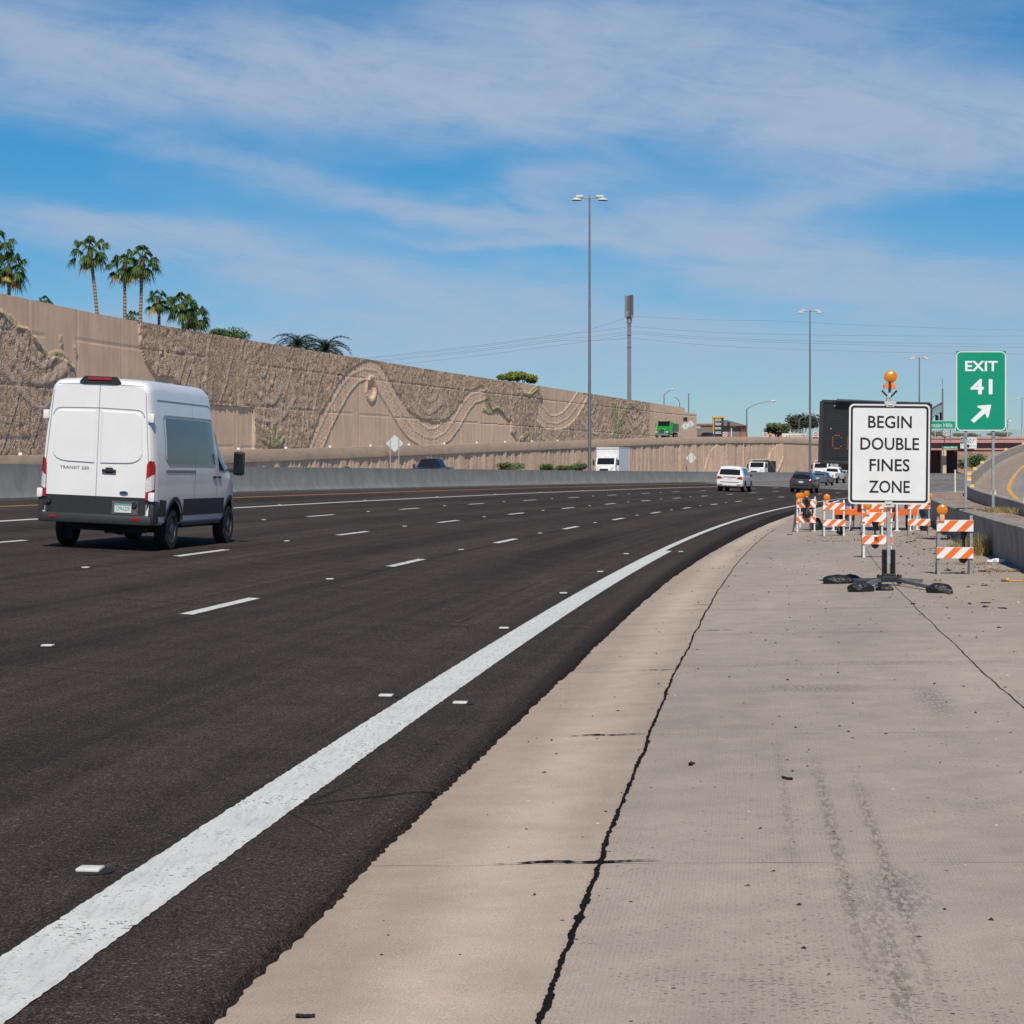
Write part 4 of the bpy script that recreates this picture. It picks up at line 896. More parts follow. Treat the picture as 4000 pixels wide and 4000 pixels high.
# signal mast right of the guide sign
Y = 378.; c = PX(3682, 1700, Y); t = thing('signal_mast', 'grey traffic signal mast with black signal heads, left of the green exit sign', 'traffic light', (c.x, c.y, 7.7)); zt = PX(0, 1518, Y).z - 7.7
m = MB(); m.cyl((0, 0, 0), (0, 0, zt), .17, .13, 12); m.build('pole', GALD, t, smooth=40)
m = MB(); m.tube([(0, 0, zt - 2.5), (1., 12, zt - 2.9), (2.3, 26, zt - 3.4)], [.16, .13, .1], 10); m.tube([(0, 0, zt), (.25, 1.5, zt + 1.6), (.5, 3., zt + 2.0)], .05, 6); m.build('arm', GALD, t, smooth=40)
m = MB()
for k in range(16): f = k / 15; m.tube([(2.1 * f, 24 * f, zt - 2.5 - .8 * f), (2.1 * f + .05, 24 * f + .8, zt - 4.1 - .8 * f)], .05, 5)
m.tube([(0, 0, zt - 4.1), (2.1, 24, zt - 4.9)], .07, 6); m.build('truss', GALV, t)
for k, (px, py, pz) in enumerate(((.35, 3, -4.9), (.95, 10, -5.2), (1.25, 11, -5.3), (1.9, 20, -5.2))):
    m = MB(); m.box((px, py, zt + pz), (.5, .4, 1.5), 0, bev=.05); h_ = m.build('signal_head', BLK, t)
    m = MB()
    for zz in (-.45, 0, .45): m.cyl((px, py - .2, zt + pz + zz), (px, py - .42, zt + pz + zz - .03), .17, .17, 10)
    m.build('visor', BLK, h_)
Y = 430.; c = PX(3936, 1700, Y); t = thing('street_lamp', 'short distant lamp post with a hanging globe, right of the green exit sign', 'street lamp', (c.x, c.y, 7.2)); zt = PX(0, 1640, Y).z - 7.2
m = MB(); m.cyl((0, 0, 0), (0, 0, zt), .07, n=8); m.tube([(0, 0, zt), (.25, 0, zt + .1), (.45, 0, zt - .1)], .04, 6); m.build('pole', GALD, t); m = MB(); m.lathe([(.02, .3), (.2, .15), (.22, 0), (.15, -.18), (.0, -.2)], 10, Matrix.Translation((.45, 0, zt - .3))); m.build('lamp_head', SWHITE, t, smooth=60)

# ---- EXIT 41 sign on the gravel
Y = 52.; c = PX(3832, 1994, Y); zg = .82; t = thing('exit_sign', 'tall green EXIT 41 sign with a white arrow, on two posts in the gravel', 'road sign', (c.x, Y, zg), -.02); K = Y / FP
ww, hh = 196 * K, 313 * K; zc = EYE + (V0 - 1527.5) * K - zg
SGB = pm('exit_sign_green', (.0, .275, .165), .4, var=.05, scale=2)
m = MB(); m.prism([(-ww / 2, -hh / 2), (ww / 2, -hh / 2), (ww / 2, hh / 2), (-ww / 2, hh / 2)], .006, Matrix.Translation((0, 0, zc)) @ RX); p = m.build('panel', SGB, t)
m = MB(); m.box((-ww / 2 - .006, .0, zc), (.012, .02, hh)); m.box((ww / 2 + .006, 0, zc), (.012, .02, hh)); m.build('edge_strip', pm('edge_white', (.6, .63, .6), .5, var=.05), p)
m = MB(); V = lambda P: [(a, b + zc) for a, b in P]; ring(m, V(rrect(ww - .02, hh - .02, .12, 8)), V(rrect(ww - .062, hh - .062, .10, 8)), -.008, 0)
text(m, 'EXIT', .01, zc + hh * .312, wid=245 * .5176 * K, hgt=77 * .5176 * K, y=-.008, bold=.022); text(m, '41', .01, zc + hh * .055, wid=166 * .5176 * K, hgt=115 * .5176 * K, y=-.008, bold=.022)
ap = [(1530, 660), (1553, 681), (1638, 607), (1650, 641), (1662, 641), (1683, 548), (1680, 543), (1582, 551), (1580, 562), (1615, 580)]
m.prism([((a - 1607) * .5176 * K, (440 - b) * .5176 * K + zc) for a, b in ap], .001, Matrix.Translation((0, -.008, 0)) @ RX); m.build('lettering', pm('exit_sign_white', (.80, .83, .82), .4, var=.03), p)
for u in (3774, 3881):
    px = (u - 3832) * K; pt = MB(); pt.box((px, .06, (zc - hh / 2) / 2 + hh * .25), (.064, .05, zc + hh * .0), 0, bev=.006); pt.box((px, .06, (zc + .2) / 2), (.063, .049, zc + .2)); pt.box((px, .03, zc - hh / 2 - .08), (.075, .03, .16), 0, bev=.01); pt.box((px, .06, .05), (.09, .08, .14), 1, bev=.01)
    for dx in (-.018, .018):
        for dz in (-.05, -.11): pt.cyl((px + dx, .01, zc - hh / 2 + dz), (px + dx, .02, zc - hh / 2 + dz), .012, n=6, mi=1)
    pt.build('post', [GALV, GALD], t)
# white flexible post near the gravel nose
Y = 130.; c = PX(3731, 1884, Y); t = thing('marker_post', 'thin white flexible marker post beyond the gravel, left of the exit sign post', 'marker post', (c.x, Y, .3)); m = MB(); m.cyl((0, 0, 0), (0, 0, PX(0, 1835, Y).z - .3), .06, .055, 10); m.build('post', pm('post_cream', (.70, .72, .58), .5, var=.05), t, smooth=40)
m = MB(); m.cyl((0, 0, -.02), (0, 0, .05), .12, n=12); m.build('base', BLK, t)
# ================================================================== VEHICLES
GLASS = pm('car_glass', (.012, .015, .017), .06, var=0, spec=.35); TYRE = pm('tyre_rubber', (.016, .016, .016), .85, var=.25, scale=12); RIM = pm('steel_wheel', (.10, .10, .105), .45, metal=.5, var=.1)
ALLOY = pm('alloy_wheel', (.32, .33, .34), .3, metal=.7, var=.1); PLAS = pm('black_plastic', (.02, .02, .022), .55, var=.2, scale=8); DARKP = pm('dark_cladding', (.022, .022, .024), .6, var=.15, scale=6)
LRED = pm('red_lamp', (.32, .008, .012), .18, var=.15, scale=25, coat=.5); LCLR = pm('clear_lamp', (.62, .62, .64), .15, var=.25, scale=40, coat=.5); CHROME = pm('chrome', (.62, .63, .65), .15, metal=.9, var=0); LAMB = pm('amber_lamp', (.75, .25, .02), .25, var=.1)
UNDER = pm('underbody', (.012, .012, .012), .9, var=.1)
def paint(name, col, metal=.0, rough=.28): return pm(name, col, rough, metal, var=.04, scale=1.5, coat=.45, spec=.35)
def pchip(xs, ys, q):
    xs, ys = np.array(xs, float), np.array(ys, float); h = np.diff(xs); d = np.diff(ys) / h; mm = np.zeros(len(xs)); mm[0], mm[-1] = d[0], d[-1]
    for i in range(1, len(xs) - 1): mm[i] = 0 if d[i - 1] * d[i] <= 0 else 2 * d[i - 1] * d[i] / (d[i - 1] + d[i])
    i = np.clip(np.searchsorted(xs, q) - 1, 0, len(xs) - 2); t = np.clip((q - xs[i]) / h[i], 0, 1)
    return (2 * t ** 3 - 3 * t * t + 1) * ys[i] + (t ** 3 - 2 * t * t + t) * h[i] * mm[i] + (-2 * t ** 3 + 3 * t * t) * ys[i + 1] + (t ** 3 - t * t) * h[i] * mm[i + 1]
class Body:
    """lofted car body: x right, y forward from the rear bumper, z up"""
    def __init__(s, knots, n=44, rc=.12, ends=True):
        # knots: y, z bottom, z belt, z roof, w bottom, w belt, w roof
        K = np.array(knots, float); ys = np.linspace(K[0, 0], K[-1, 0], n); ys = np.unique(np.concatenate([ys, K[:, 0]])); mb = MB(); P = []
        f = [lambda q, j=j: pchip(K[:, 0], K[:, j], q) for j in range(7)]
        for y in ys:
            zb, zl, zr, wb, wl_, wr = (float(f[j](y)) for j in range(1, 7)); zr = max(zr, zl + .03); r = min(rc, (zr - zl) * .6)
            H = [(0, zb), (wb * .6, zb), (wb - .06, zb + .01), (wb, zb + .07), (wb + (wl_ - wb) * .75 + .008, zb + (zl - zb) * .45), (wl_ + .004, zb + (zl - zb) * .8), (wl_, zl)]
            for t in (.35, .7): H.append((wl_ + (wr - wl_) * t + .015 * math.sin(math.pi * t), zl + (zr - r - zl) * t))
            H += [(wr, zr - r), (wr - r * .12, zr - r * .55), (wr - r * .45, zr - r * .18), (wr - r, zr - .01), (wr * .5, zr + .008), (0, zr + .015)]
            P.append([(-a, y, b) for a, b in H[::-1]][:-1] + [(a, y, b) for a, b in H][:])
        P = [r_[:-1] for r_ in P]     # drop the doubled top point
        k = len(P[0]); V = [p for r_ in P for p in r_]; F = []
        for i in range(len(P) - 1): F += [(i * k + j, i * k + (j + 1) % k, (i + 1) * k + (j + 1) % k, (i + 1) * k + j) for j in range(k)]
        F += [tuple(range(k))[::-1], tuple(range((len(P) - 1) * k, len(P) * k))]; mb.add(V, F); s.mb = mb
        bm = bmesh.new(); vs_ = [bm.verts.new(v) for v in V]
        for q in F: bm.faces.new([vs_[i] for i in q])
        bmesh.ops.recalc_face_normals(bm, faces=bm.faces[:]); s.tree = BVHTree.FromBMesh(bm); bm.free()
    def build(s, name, mats, parent, arches=(), smooth=32):
        o = s.mb.build(name, mats, None, smooth=None)
        bm = bmesh.new(); bm.from_mesh(o.data); bmesh.ops.recalc_face_normals(bm, faces=bm.faces[:]); bm.to_mesh(o.data); bm.free()
        if arches:
            m = MB()
            for y, z, r in arches:
                m.cyl((-2, y, z), (-.35, y, z), r, n=26); m.cyl((.35, y, z), (2, y, z), r, n=26)
            c = m.build('cutter', UNDER); b2 = bmesh.new(); b2.from_mesh(c.data); bmesh.ops.recalc_face_normals(b2, faces=b2.faces[:]); b2.to_mesh(c.data); b2.free()
            md = o.modifiers.new('b', 'BOOLEAN'); md.operation = 'DIFFERENCE'; md.object = c; md.solver = 'EXACT'; md.material_mode = 'TRANSFER'
            dg = bpy.context.evaluated_depsgraph_get(); dg.update(); me = bpy.data.meshes.new_from_object(o.evaluated_get(dg)); o.modifiers.clear(); old = o.data; o.data = me; bpy.data.meshes.remove(old)
            cm = c.data; bpy.data.objects.remove(c); bpy.data.meshes.remove(cm)
        o.data.polygons.foreach_set('use_smooth', [True] * len(o.data.polygons)); o.data.set_sharp_from_angle(angle=R(smooth)); o.parent = parent; o.data.name = name
        return o
    def patch(s, poly, face, off=.006, step=.12):
        """polygon pressed onto the body. face: 'rear','front' (x,z) / 'right','left' (y,z) / 'top' (x,y)"""
        bm = bmesh.new(); bm.faces.new([bm.verts.new((a, b, 0)) for a, b in poly])
        xs = [a for a, b in poly]; zs = [b for a, b in poly]
        for ax, lo, hi in ((0, min(xs), max(xs)), (1, min(zs), max(zs))):
            n_ = int((hi - lo) / step)
            for i in range(1, n_ + 1):
                c = lo + (hi - lo) * i / (n_ + 1); nn = (1, 0, 0) if ax == 0 else (0, 1, 0); bmesh.ops.bisect_plane(bm, geom=bm.verts[:] + bm.edges[:] + bm.faces[:], plane_co=(c, c, 0), plane_no=nn)
        bm.verts.index_update(); V = []; last = None
        for v in bm.verts:
            a, b = v.co.x, v.co.y
            o, d = {'rear': ((a, -9, b), (0, 1, 0)), 'front': ((a, 20, b), (0, -1, 0)), 'right': ((9, a, b), (-1, 0, 0)), 'left': ((-9, a, b), (1, 0, 0)), 'top': ((a, b, 9), (0, 0, -1))}[face]
            h = s.tree.ray_cast(Vector(o), Vector(d))
            if h[0] is None: h = s.tree.find_nearest(Vector(o) + Vector(d) * (9 if face != 'rear' else 9.1)); 
            p = h[0] - Vector(d) * off; V.append(p)
        F = [[v.index for v in f.verts] for f in bm.faces]; bm.free()
        return V, F
def patches(body, name, mat, parent, items, off=.006, step=.12):
    m = MB()
    for poly, face in items: m.add(*body.patch(poly, face, off, step))
    return m.build(name, mat, parent, smooth=40)
def mir(poly): return [(-a, b) for a, b in poly][::-1]
def frame_of(s, d, yaw=0., bank=None, base=None):
    t = th(s) + yaw; k = (Ha(d + .5) - Ha(d - .5)) if bank is None else bank
    r = Vector((math.cos(t), -math.sin(t), -k)).normalized(); f = Vector((math.sin(t), math.cos(t), 0)).normalized(); u = r.cross(f).normalized()
    x, y = xy(s, d); z = float(Ha(d) + grade(s)) if base is None else base
    return Vector((float(x), float(y), z)), Matrix((r, f, u)).transposed()
def wheels(parent, ys, xw, r, wdt, rim, spokes=0, dual=False):
    for y in ys:
        for sx in (-1, 1):
            M_ = Matrix.Translation((sx * xw, y, r)) @ Matrix.Rotation(R(90) * sx, 4, 'Y'); h = wdt / 2
            m = MB(); m.lathe([(r * .62, -h), (r * .94, -h), (r, -h * .7), (r, h * .7), (r * .94, h), (r * .64, h * 1.0), (r * .60, h * .7)], 28, M_); w_ = m.build('wheel', TYRE, parent, smooth=40)
            m = MB(); m.lathe([(r * .63, h * .75), (r * .60, h * .9), (r * .55, h * .55), (r * .32, h * .6), (r * .26, h * .95), (r * .0, h * 1.0)], 24, M_)
            for k in range(spokes):
                a = 2 * math.pi * k / spokes; m.box(M_ @ Vector((math.cos(a) * r * .4, math.sin(a) * r * .4, h * .72)), (r * .42, r * .12, .02), 0, M=(M_ @ Matrix.Rotation(a, 4, 'Z')).to_3x3())
            m.build('rim', rim, w_, smooth=40)
def plate(parent, pos, mat_y, txt=None, w_=.31, h_=.155, facing=-1):
    m = MB(); m.box(pos, (w_, .012, h_), 0, bev=.005); p = m.build('licence_plate', mat_y, parent); 
    if txt:
        m = MB(); text(m, txt, pos[0], pos[2] - .005, wid=w_ * .8, hgt=h_ * .45, y=pos[1] - .008); m.build('lettering', pm('plate_ink', (.10, .13, .16), .5, var=0), p)
    return p
PLT = pm('plate_white', (.62, .66, .66), .4, var=.1, scale=20)

# ---- the white panel van
VW = paint('van_white', (.80, .80, .80)); 
o_, M_ = frame_of(36.0, 8.98)
van = thing('panel_van', 'tall white high-roof panel van driving away in the left lanes', 'van', o_ - M_ @ Vector((0, .55, 0)), M_)
HT = 2.97
B = Body([(0, .46, 1.45, HT - .13, .93, .955, .845), (.05, .45, 1.45, HT - .06, .99, .985, .865), (.22, .44, 1.45, HT - .02, 1.015, 1.02, .885), (.9, .44, 1.45, HT, 1.02, 1.03, .89), (3.4, .44, 1.45, HT, 1.02, 1.03, .885), (3.75, .44, 1.45, HT - .05, 1.02, 1.03, .86),
          (4.15, .44, 1.44, HT - .33, 1.02, 1.03, .80), (4.7, .44, 1.40, 2.16, 1.01, 1.02, .74), (5.15, .44, 1.34, 1.66, .99, .98, .72), (5.3, .44, 1.26, 1.48, .97, .95, .72), (5.75, .42, 1.05, 1.22, .90, .86, .62), (5.95, .42, .80, .95, .80, .74, .5)], n=60, rc=.2)
B.build('body', [VW, UNDER], van, [(1.22, .37, .50), (4.97, .37, .50)])
patches(B, 'window', GLASS, van, [([(4.05, 1.42), (4.98, 1.42), (4.90, 1.62), (4.42, 2.12), (4.12, 2.18)], 'right')]); patches(B, 'window', GLASS, van, [([(4.05, 1.42), (4.98, 1.42), (4.90, 1.62), (4.42, 2.12), (4.12, 2.18)], 'left')])
patches(B, 'windscreen', GLASS, van, [([(-.72, 1.55), (.72, 1.55), (.66, 2.30), (-.66, 2.30)], 'front')])
GREYL = pm('panel_seam', (.34, .34, .35), .6, var=0); SHD = pm('seal_grey', (.24, .24, .25), .7, var=0)
def seam(m, pts, face, wd=.012, off=.004, step=.15):
    for (a, b), (c, d) in zip(pts[:-1], pts[1:]):
        L = math.hypot(c - a, d - b) or 1; nx, ny = -(d - b) / L * wd / 2, (c - a) / L * wd / 2
        m.add(*B.patch([(a + nx, b + ny), (c + nx, d + ny), (c - nx, d - ny), (a - nx, b - ny)], face, off, step))
# rear doors: raised panels with soft recesses, seam and seals
m = MB(); seam(m, [(0, .60), (0, HT - .12)], 'rear', .014)
seam(m, [(-.90, .62), (-.915, 1.5), (-.82, 2.72), (-.74, HT - .13), (0, HT - .105), (.74, HT - .13), (.82, 2.72), (.915, 1.5), (.90, .62)], 'rear', .016); m.build('door_seam', GREYL, van)
PNL = VW
def rear_panel(sx):
    m = MB(); P0 = [(.045, 2.40), (.66, 2.39), (.71, 2.375), (.745, 2.34), (.76, 2.28), (.80, 1.74), (.80, 1.66), (.775, 1.60), (.73, 1.555), (.64, 1.515), (.52, 1.50), (.045, 1.49)]
    if sx < 0: P0 = mir(P0)
    V, F = B.patch(P0, 'rear', .004, .1); n0 = len(V)
    # an inset ring: outer edge at +4 mm, inner sheet pressed 12 mm towards the viewer, so that the outline catches light
    cx = sum(a for a, b in P0) / len(P0); cz = sum(b for a, b in P0) / len(P0); P1 = [(cx + (a - cx) * .955, cz + (b - cz) * .965) for a, b in P0]
    V0 = [B.patch([p, P0[(i + 1) % len(P0)], P1[(i + 1) % len(P0)], P1[i]], 'rear', .003, 9)[0] for i, p in enumerate(P0)]
    for q in V0: m.add([q[0], q[1], q[2] + Vector((0, -.016, 0)), q[3] + Vector((0, -.016, 0))], [(0, 1, 2, 3)])
    m.add(*B.patch(P1, 'rear', .019, .12)); return m.build('door_panel', PNL, van)
rear_panel(1); rear_panel(-1)
m = MB(); seam(m, [(-.815, 2.30), (-.79, 2.37), (-.74, 2.415), (-.66, 2.43), (0, 2.445), (.66, 2.43), (.74, 2.415), (.79, 2.37), (.815, 2.30)], 'rear', .014, .005); m.build('window_line', SHD, van)
m = MB(); m.add(*B.patch([(-.95, .50), (.95, .50), (.962, .925), (-.962, .925)], 'rear', .012, .2)); m.build('lower_door_cladding', DARKP, van)
m = MB(); m.add(*B.patch([(.30, .63), (.76, .63), (.76, .86), (.30, .86)], 'rear', .018, .2)); m.build('plate_recess', pm('grey_plastic', (.09, .09, .095), .6, var=.1), van)
plate(van, (.50, -.028, .735), PLT, 'CM61229', .30, .155)
m = MB(); m.box((.50, -.036, .80), (.29, .004, .03), 0); m.build('plate_band', pm('plate_teal', (.1, .35, .38), .4, var=0), van)
m = MB()
m.box((0, .06, .535), (2.02, .26, .17), 0, bev=.05); 
for sx in (-1, 1): m.box((sx * .975, .17, .67), (.12, .34, .42), 0, bev=.045)
m.build('bumper', pm('bumper_grey', (.028, .03, .033), .55, var=.1), van, smooth=40)
for sx in (-1, 1):
    m = MB(); m.box((sx * .74, -.075, .555), (.12, .012, .045), 0, bev=.004); m.build('bumper_reflector', LRED, van)
for x, z in ((-.83, .82), (.70, .80)):
    m = MB(); m.cyl((x, -.01, z), (x, -.05, z), .055, .045, 14); m.build('door_stop', PLAS, van, smooth=40)
m = MB(); m.box((.225, -.03, 1.37), (.25, .035, .05), 0, bev=.02); m.box((.225, -.015, 1.375), (.13, .03, .10), 0, bev=.02); m.build('door_handle', PLAS, van, smooth=40)
m = MB(); ov = lambda a, b: [(a * math.cos(i * math.pi / 10), b * math.sin(i * math.pi / 10)) for i in range(20)]
m.prism([(x + .50, z + 1.0) for x, z in ov(.078, .032)], .008, Matrix.Translation((0, -.014, 0)) @ RX, 0); m.prism([(x + .50, z + 1.0) for x, z in ov(.070, .026)], .008, Matrix.Translation((0, -.018, 0)) @ RX, 1); m.build('oval_badge', [CHROME, pm('badge_blue', (.02, .05, .13), .3, var=0)], van)
m = MB(); text(m, 'TRANSIT 250', -.40, 1.405, wid=.52, hgt=.05, y=-.012); m.build('lettering', pm('badge_grey', (.18, .18, .185), .4, metal=.3, var=0), van)
for sx in (-1, 1):
    f = (lambda P: P) if sx > 0 else mir
    t = MB(); t.add(*B.patch(f([(.885, .885), (.99, .885), (.99, 1.52), (.965, 1.57), (.93, 1.56), (.895, 1.50)]), 'rear', .03, .08)); sd_ = 'right' if sx > 0 else 'left'; t.add(*B.patch([(.0, .885), (.09, .885), (.10, 1.50), (.055, 1.57), (.0, 1.54)], sd_, .012, .06)); lp = t.build('tail_light', LRED, van, smooth=50)
    t = MB(); t.add(*B.patch(f([(.895, 1.02), (.99, 1.06), (.99, 1.32), (.895, 1.25)]), 'rear', .036, .08)); t.add(*B.patch([(.0, 1.06), (.06, 1.08), (.07, 1.33), (.0, 1.32)], sd_, .018, .06)); t.build('clear_lens', LCLR, lp, smooth=50)
    for z in (2.30, .945):
        m = MB(); xx = .93 if z > 2 else .99; m.box((sx * (xx + .01), -.005, z), (.10, .07, .16), 0, bev=.02); m.box((sx * (xx - .03), -.035, z), (.03, .03, .13), 0, bev=.008); m.build('hinge', VW, van, smooth=40)
m = MB(); m.prism([(-.37, 2.885), (-.27, 2.985), (.27, 2.985), (.37, 2.885), (.28, 2.865), (-.28, 2.865)], .10, Matrix.Translation((0, .07, 0)) @ RX); b_ = m.build('brake_light_housing', PLAS, van)
m = MB(); m.box((0, -.036, 2.945), (.42, .02, .05), 0, bev=.006); m.build('brake_lamp', LRED, b_)
# sides
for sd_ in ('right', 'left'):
    m = MB(); m.add(*B.patch([(1.74, .60), (4.45, .60), (4.45, .90), (1.74, .90)], sd_, .014, .3)); m.add(*B.patch([(.32, .60), (.70, .60), (.70, .88), (.32, .90)], sd_, .014, .3)); m.build('side_cladding', DARKP, van)
    for yc in (1.22, 4.97):
        m = MB(); arc = [(yc + .575 * math.cos(a), .37 + .575 * math.sin(a)) for a in np.linspace(.08, math.pi - .08, 15)] + [(yc + .498 * math.cos(a), .37 + .498 * math.sin(a)) for a in np.linspace(math.pi - .08, .08, 15)]
        for i in range(14): m.add(*B.patch([arc[i], arc[i + 1], arc[28 - i], arc[29 - i]], sd_, .02, 9))
        m.build('wheel_arch', DARKP, van, smooth=50)
    m = MB(); seam(m, [(.62, 2.30), (.72, 2.36), (3.72, 2.36), (3.80, 2.28), (3.86, 1.58), (3.74, 1.50), (.85, 1.50), (.66, 1.62), (.62, 2.30)], sd_, .03, .006, .2); m.build('window_outline', GREYL, van)
    m = MB(); seam(m, [(.35, 2.62), (3.6, 2.62), (4.0, 2.5), (4.2, 2.36)], sd_, .02, .005); m.build('roof_gutter', SHD, van)
    m = MB(); seam(m, [(2.45, .62), (2.47, 2.60)], sd_, .012); seam(m, [(3.93, .62), (3.95, 1.45), (4.0, 2.3)], sd_, .014); seam(m, [(.66, 1.39), (2.5, 1.39)], sd_, .05, .005); m.build('door_seam', SHD, van)
    m = MB(); m.add(*B.patch([(.75, 1.53), (3.78, 1.53), (3.74, 2.28), (3.62, 2.32), (.75, 2.32)], sd_, .004, .25)); m.build('side_panel', pm('shaded_side_panel', (.07, .072, .08), .1, var=0, spec=.4), van, smooth=60)  # white body panel coloured dark: the shade on it is put into the colour
    sx = 1 if sd_ == 'right' else -1
    for yy in (3.75, 4.08):
        m = MB(); m.box((sx * 1.035, yy, 1.29), (.04, .2, .045), 0, bev=.015); m.build('door_handle', PLAS, van)
    m = MB(); m.box((sx * 1.20, 4.86, 1.56), (.22, .11, .46), 0, bev=.06); m.box((sx * 1.08, 4.86, 1.42), (.2, .06, .08), 0, bev=.02); mr = m.build('mirror', PLAS, van, smooth=40)
    m = MB(); m.box((sx * 1.20, 4.80, 1.56), (.17, .008, .38), 0, bev=.003); m.build('mirror_glass', GLASS, mr)
    m = MB(); m.box((sx * .95, 3.1, .44), (.10, 2.6, .07), 0, bev=.02); m.build('sill', PLAS, van)
wheels(van, (1.22, 4.97), .90, .365, .23, RIM, 8)
m = MB(); m.box((0, .9, .40), (1.2, 1.2, .16), 0); m.cyl((-.8, 1.22, .36), (.8, 1.22, .36), .07); m.box((0, 3, .42), (1.5, 4.5, .14), 0); m.cyl((.1, .25, .33), (.85, .25, .36), .045); m.box((-.55, .35, .27), (.10, .06, .22)); m.lathe([(.0, -.14), (.16, -.1), (.18, .05), (.0, .1)], 12, Matrix.Translation((.05, 1.22, .36))); m.build('underbody', UNDER, van)

# ---- ordinary cars, by table
def car(name, label, cat, loc, M, knots, pt, wheel_y, wr, ww, glass_rear, glass_side, lamps, ply, rimm=ALLOY, rc=.12, extra=None, n=40, tw=None, front=None):
    global B
    t = thing(name, label, cat, loc, M); B = Body(knots, n, rc); hw = max(k[5] for k in knots)
    B.build('body', [pt, UNDER], t, [(y, wr, wr * 1.22) for y in wheel_y])
    if glass_rear: patches(B, 'rear_window', GLASS, t, [(glass_rear, 'rear')], .008, .15)
    for g in glass_side:
        for sd_ in ('right', 'left'): patches(B, 'window', GLASS, t, [(g, sd_)], .008, .15)
    for poly, mat_, nm in lamps:
        for f in (0, 1): patches(B, nm, mat_, t, [(mir(poly) if f else poly, 'rear')], .012, .1)
    if front: patches(B, 'windscreen', GLASS, t, [(front, 'front')], .008, .15)
    wheels(t, wheel_y, tw or hw - ww / 2 - .01, wr, ww, rimm, 5)
    for sx in (-1, 1):
        m = MB(); my = extra['mirror']; m.box((sx * (hw + .09), my[0], my[1]), (.2, .12, .15), 0, bev=.04); m.build('mirror', extra.get('mirror_mat', PLAS), t, smooth=40)
    if ply: plate(t, ply, PLT)
    m = MB(); m.box((0, sum(wheel_y) / 2, wr * .95), (hw * 1.5, wheel_y[1] - wheel_y[0] + 1.2, .2)); m.build('underbody', UNDER, t)
    return t
def bar(parent, name, mat_, c, d, bev=.02):
    m = MB(); m.box(c, d, 0, bev=bev); return m.build(name, mat_, parent, smooth=40)
SUVW = paint('suv_white', (.80, .80, .79))
s = s_at(2848, 9.1); o_, M_ = frame_of(s, 9.1, yaw=.02)
t = car('white_suv', 'large white SUV with red tail lamps driving away in the middle lanes', 'car', o_, M_,
        [(0, .42, 1.12, 1.22, .92, .96, .90), (.06, .40, 1.15, 1.34, .97, 1.0, .90), (.22, .40, 1.2, 1.72, .99, 1.01, .82), (.45, .40, 1.2, 1.88, 1.0, 1.015, .80), (.9, .40, 1.2, 1.93, 1.0, 1.015, .79), (2.6, .40, 1.18, 1.92, 1.0, 1.015, .78), (3.1, .40, 1.15, 1.74, 1.0, 1.01, .74), (3.75, .40, 1.12, 1.22, .99, 1.0, .78), (4.9, .42, 1.02, 1.10, .96, .95, .7), (5.25, .45, .85, .95, .85, .85, .6)],
        SUVW, (1.15, 4.2), .40, .28, [(-.80, 1.26), (.80, 1.26), (.74, 1.66), (.66, 1.78), (-.66, 1.78), (-.74, 1.66)], [[(.55, 1.25), (1.15, 1.25), (1.15, 1.78), (.85, 1.78)], [(1.22, 1.25), (2.15, 1.25), (2.15, 1.78), (1.22, 1.78)], [(2.22, 1.25), (3.35, 1.25), (2.85, 1.76), (2.22, 1.78)]],
        [([(.52, .98), (.97, .92), (.985, 1.14), (.93, 1.16), (.62, 1.10)], LRED, 'tail_light'), ([(.55, .50), (.9, .50), (.9, .56), (.55, .56)], LRED, 'bumper_reflector')], (0, -.0, .97), extra={'mirror': (3.15, 1.25)})
bar(t, 'rear_trim', CHROME, (0, .0, 1.10), (1.0, .04, .06)); bar(t, 'bumper_groove', PLAS, (0, -.005, .72), (1.45, .03, .035), .01); bar(t, 'lower_bumper', PLAS, (0, .05, .40), (1.7, .12, .14))
for sx in (-1, 1): bar(t, 'roof_rail', CHROME, (sx * .70, 1.5, 1.955), (.04, 1.9, .04), .015)
GRS = paint('gunmetal', (.075, .08, .09), .4, .3)
s = s_at(3126, 5.5); o_, M_ = frame_of(s, 5.5, yaw=.03)
t = car('dark_crossover', 'dark grey crossover SUV driving away in the near lane left of the message board', 'car', o_, M_,
        [(0, .38, .98, 1.05, .84, .88, .80), (.07, .36, 1.02, 1.14, .9, .92, .80), (.40, .36, 1.05, 1.55, .91, .925, .72), (.7, .36, 1.06, 1.66, .92, .925, .69), (1.2, .36, 1.05, 1.70, .92, .925, .68), (2.2, .36, 1.04, 1.68, .92, .925, .68), (2.75, .36, 1.02, 1.45, .92, .92, .66), (3.3, .36, 1.0, 1.12, .91, .91, .7), (4.3, .38, .90, .96, .88, .86, .6), (4.65, .4, .75, .82, .75, .75, .5)],
        GRS, (.95, 3.65), .36, .24, [(-.72, 1.12), (.72, 1.12), (.64, 1.56), (-.64, 1.56)], [[(.55, 1.1), (1.05, 1.1), (1.05, 1.54), (.85, 1.5)], [(1.1, 1.1), (1.9, 1.1), (1.9, 1.58), (1.1, 1.56)], [(1.95, 1.1), (2.85, 1.08), (2.4, 1.52), (1.95, 1.57)]],
        [([(.52, .98), (.86, .95), (.885, 1.12), (.80, 1.15), (.60, 1.08)], LRED, 'tail_light'), ([(.66, .42), (.84, .42), (.84, .47), (.66, .47)], LRED, 'bumper_reflector')], (0, -.012, .86), extra={'mirror': (2.7, 1.1), 'mirror_mat': GRS})
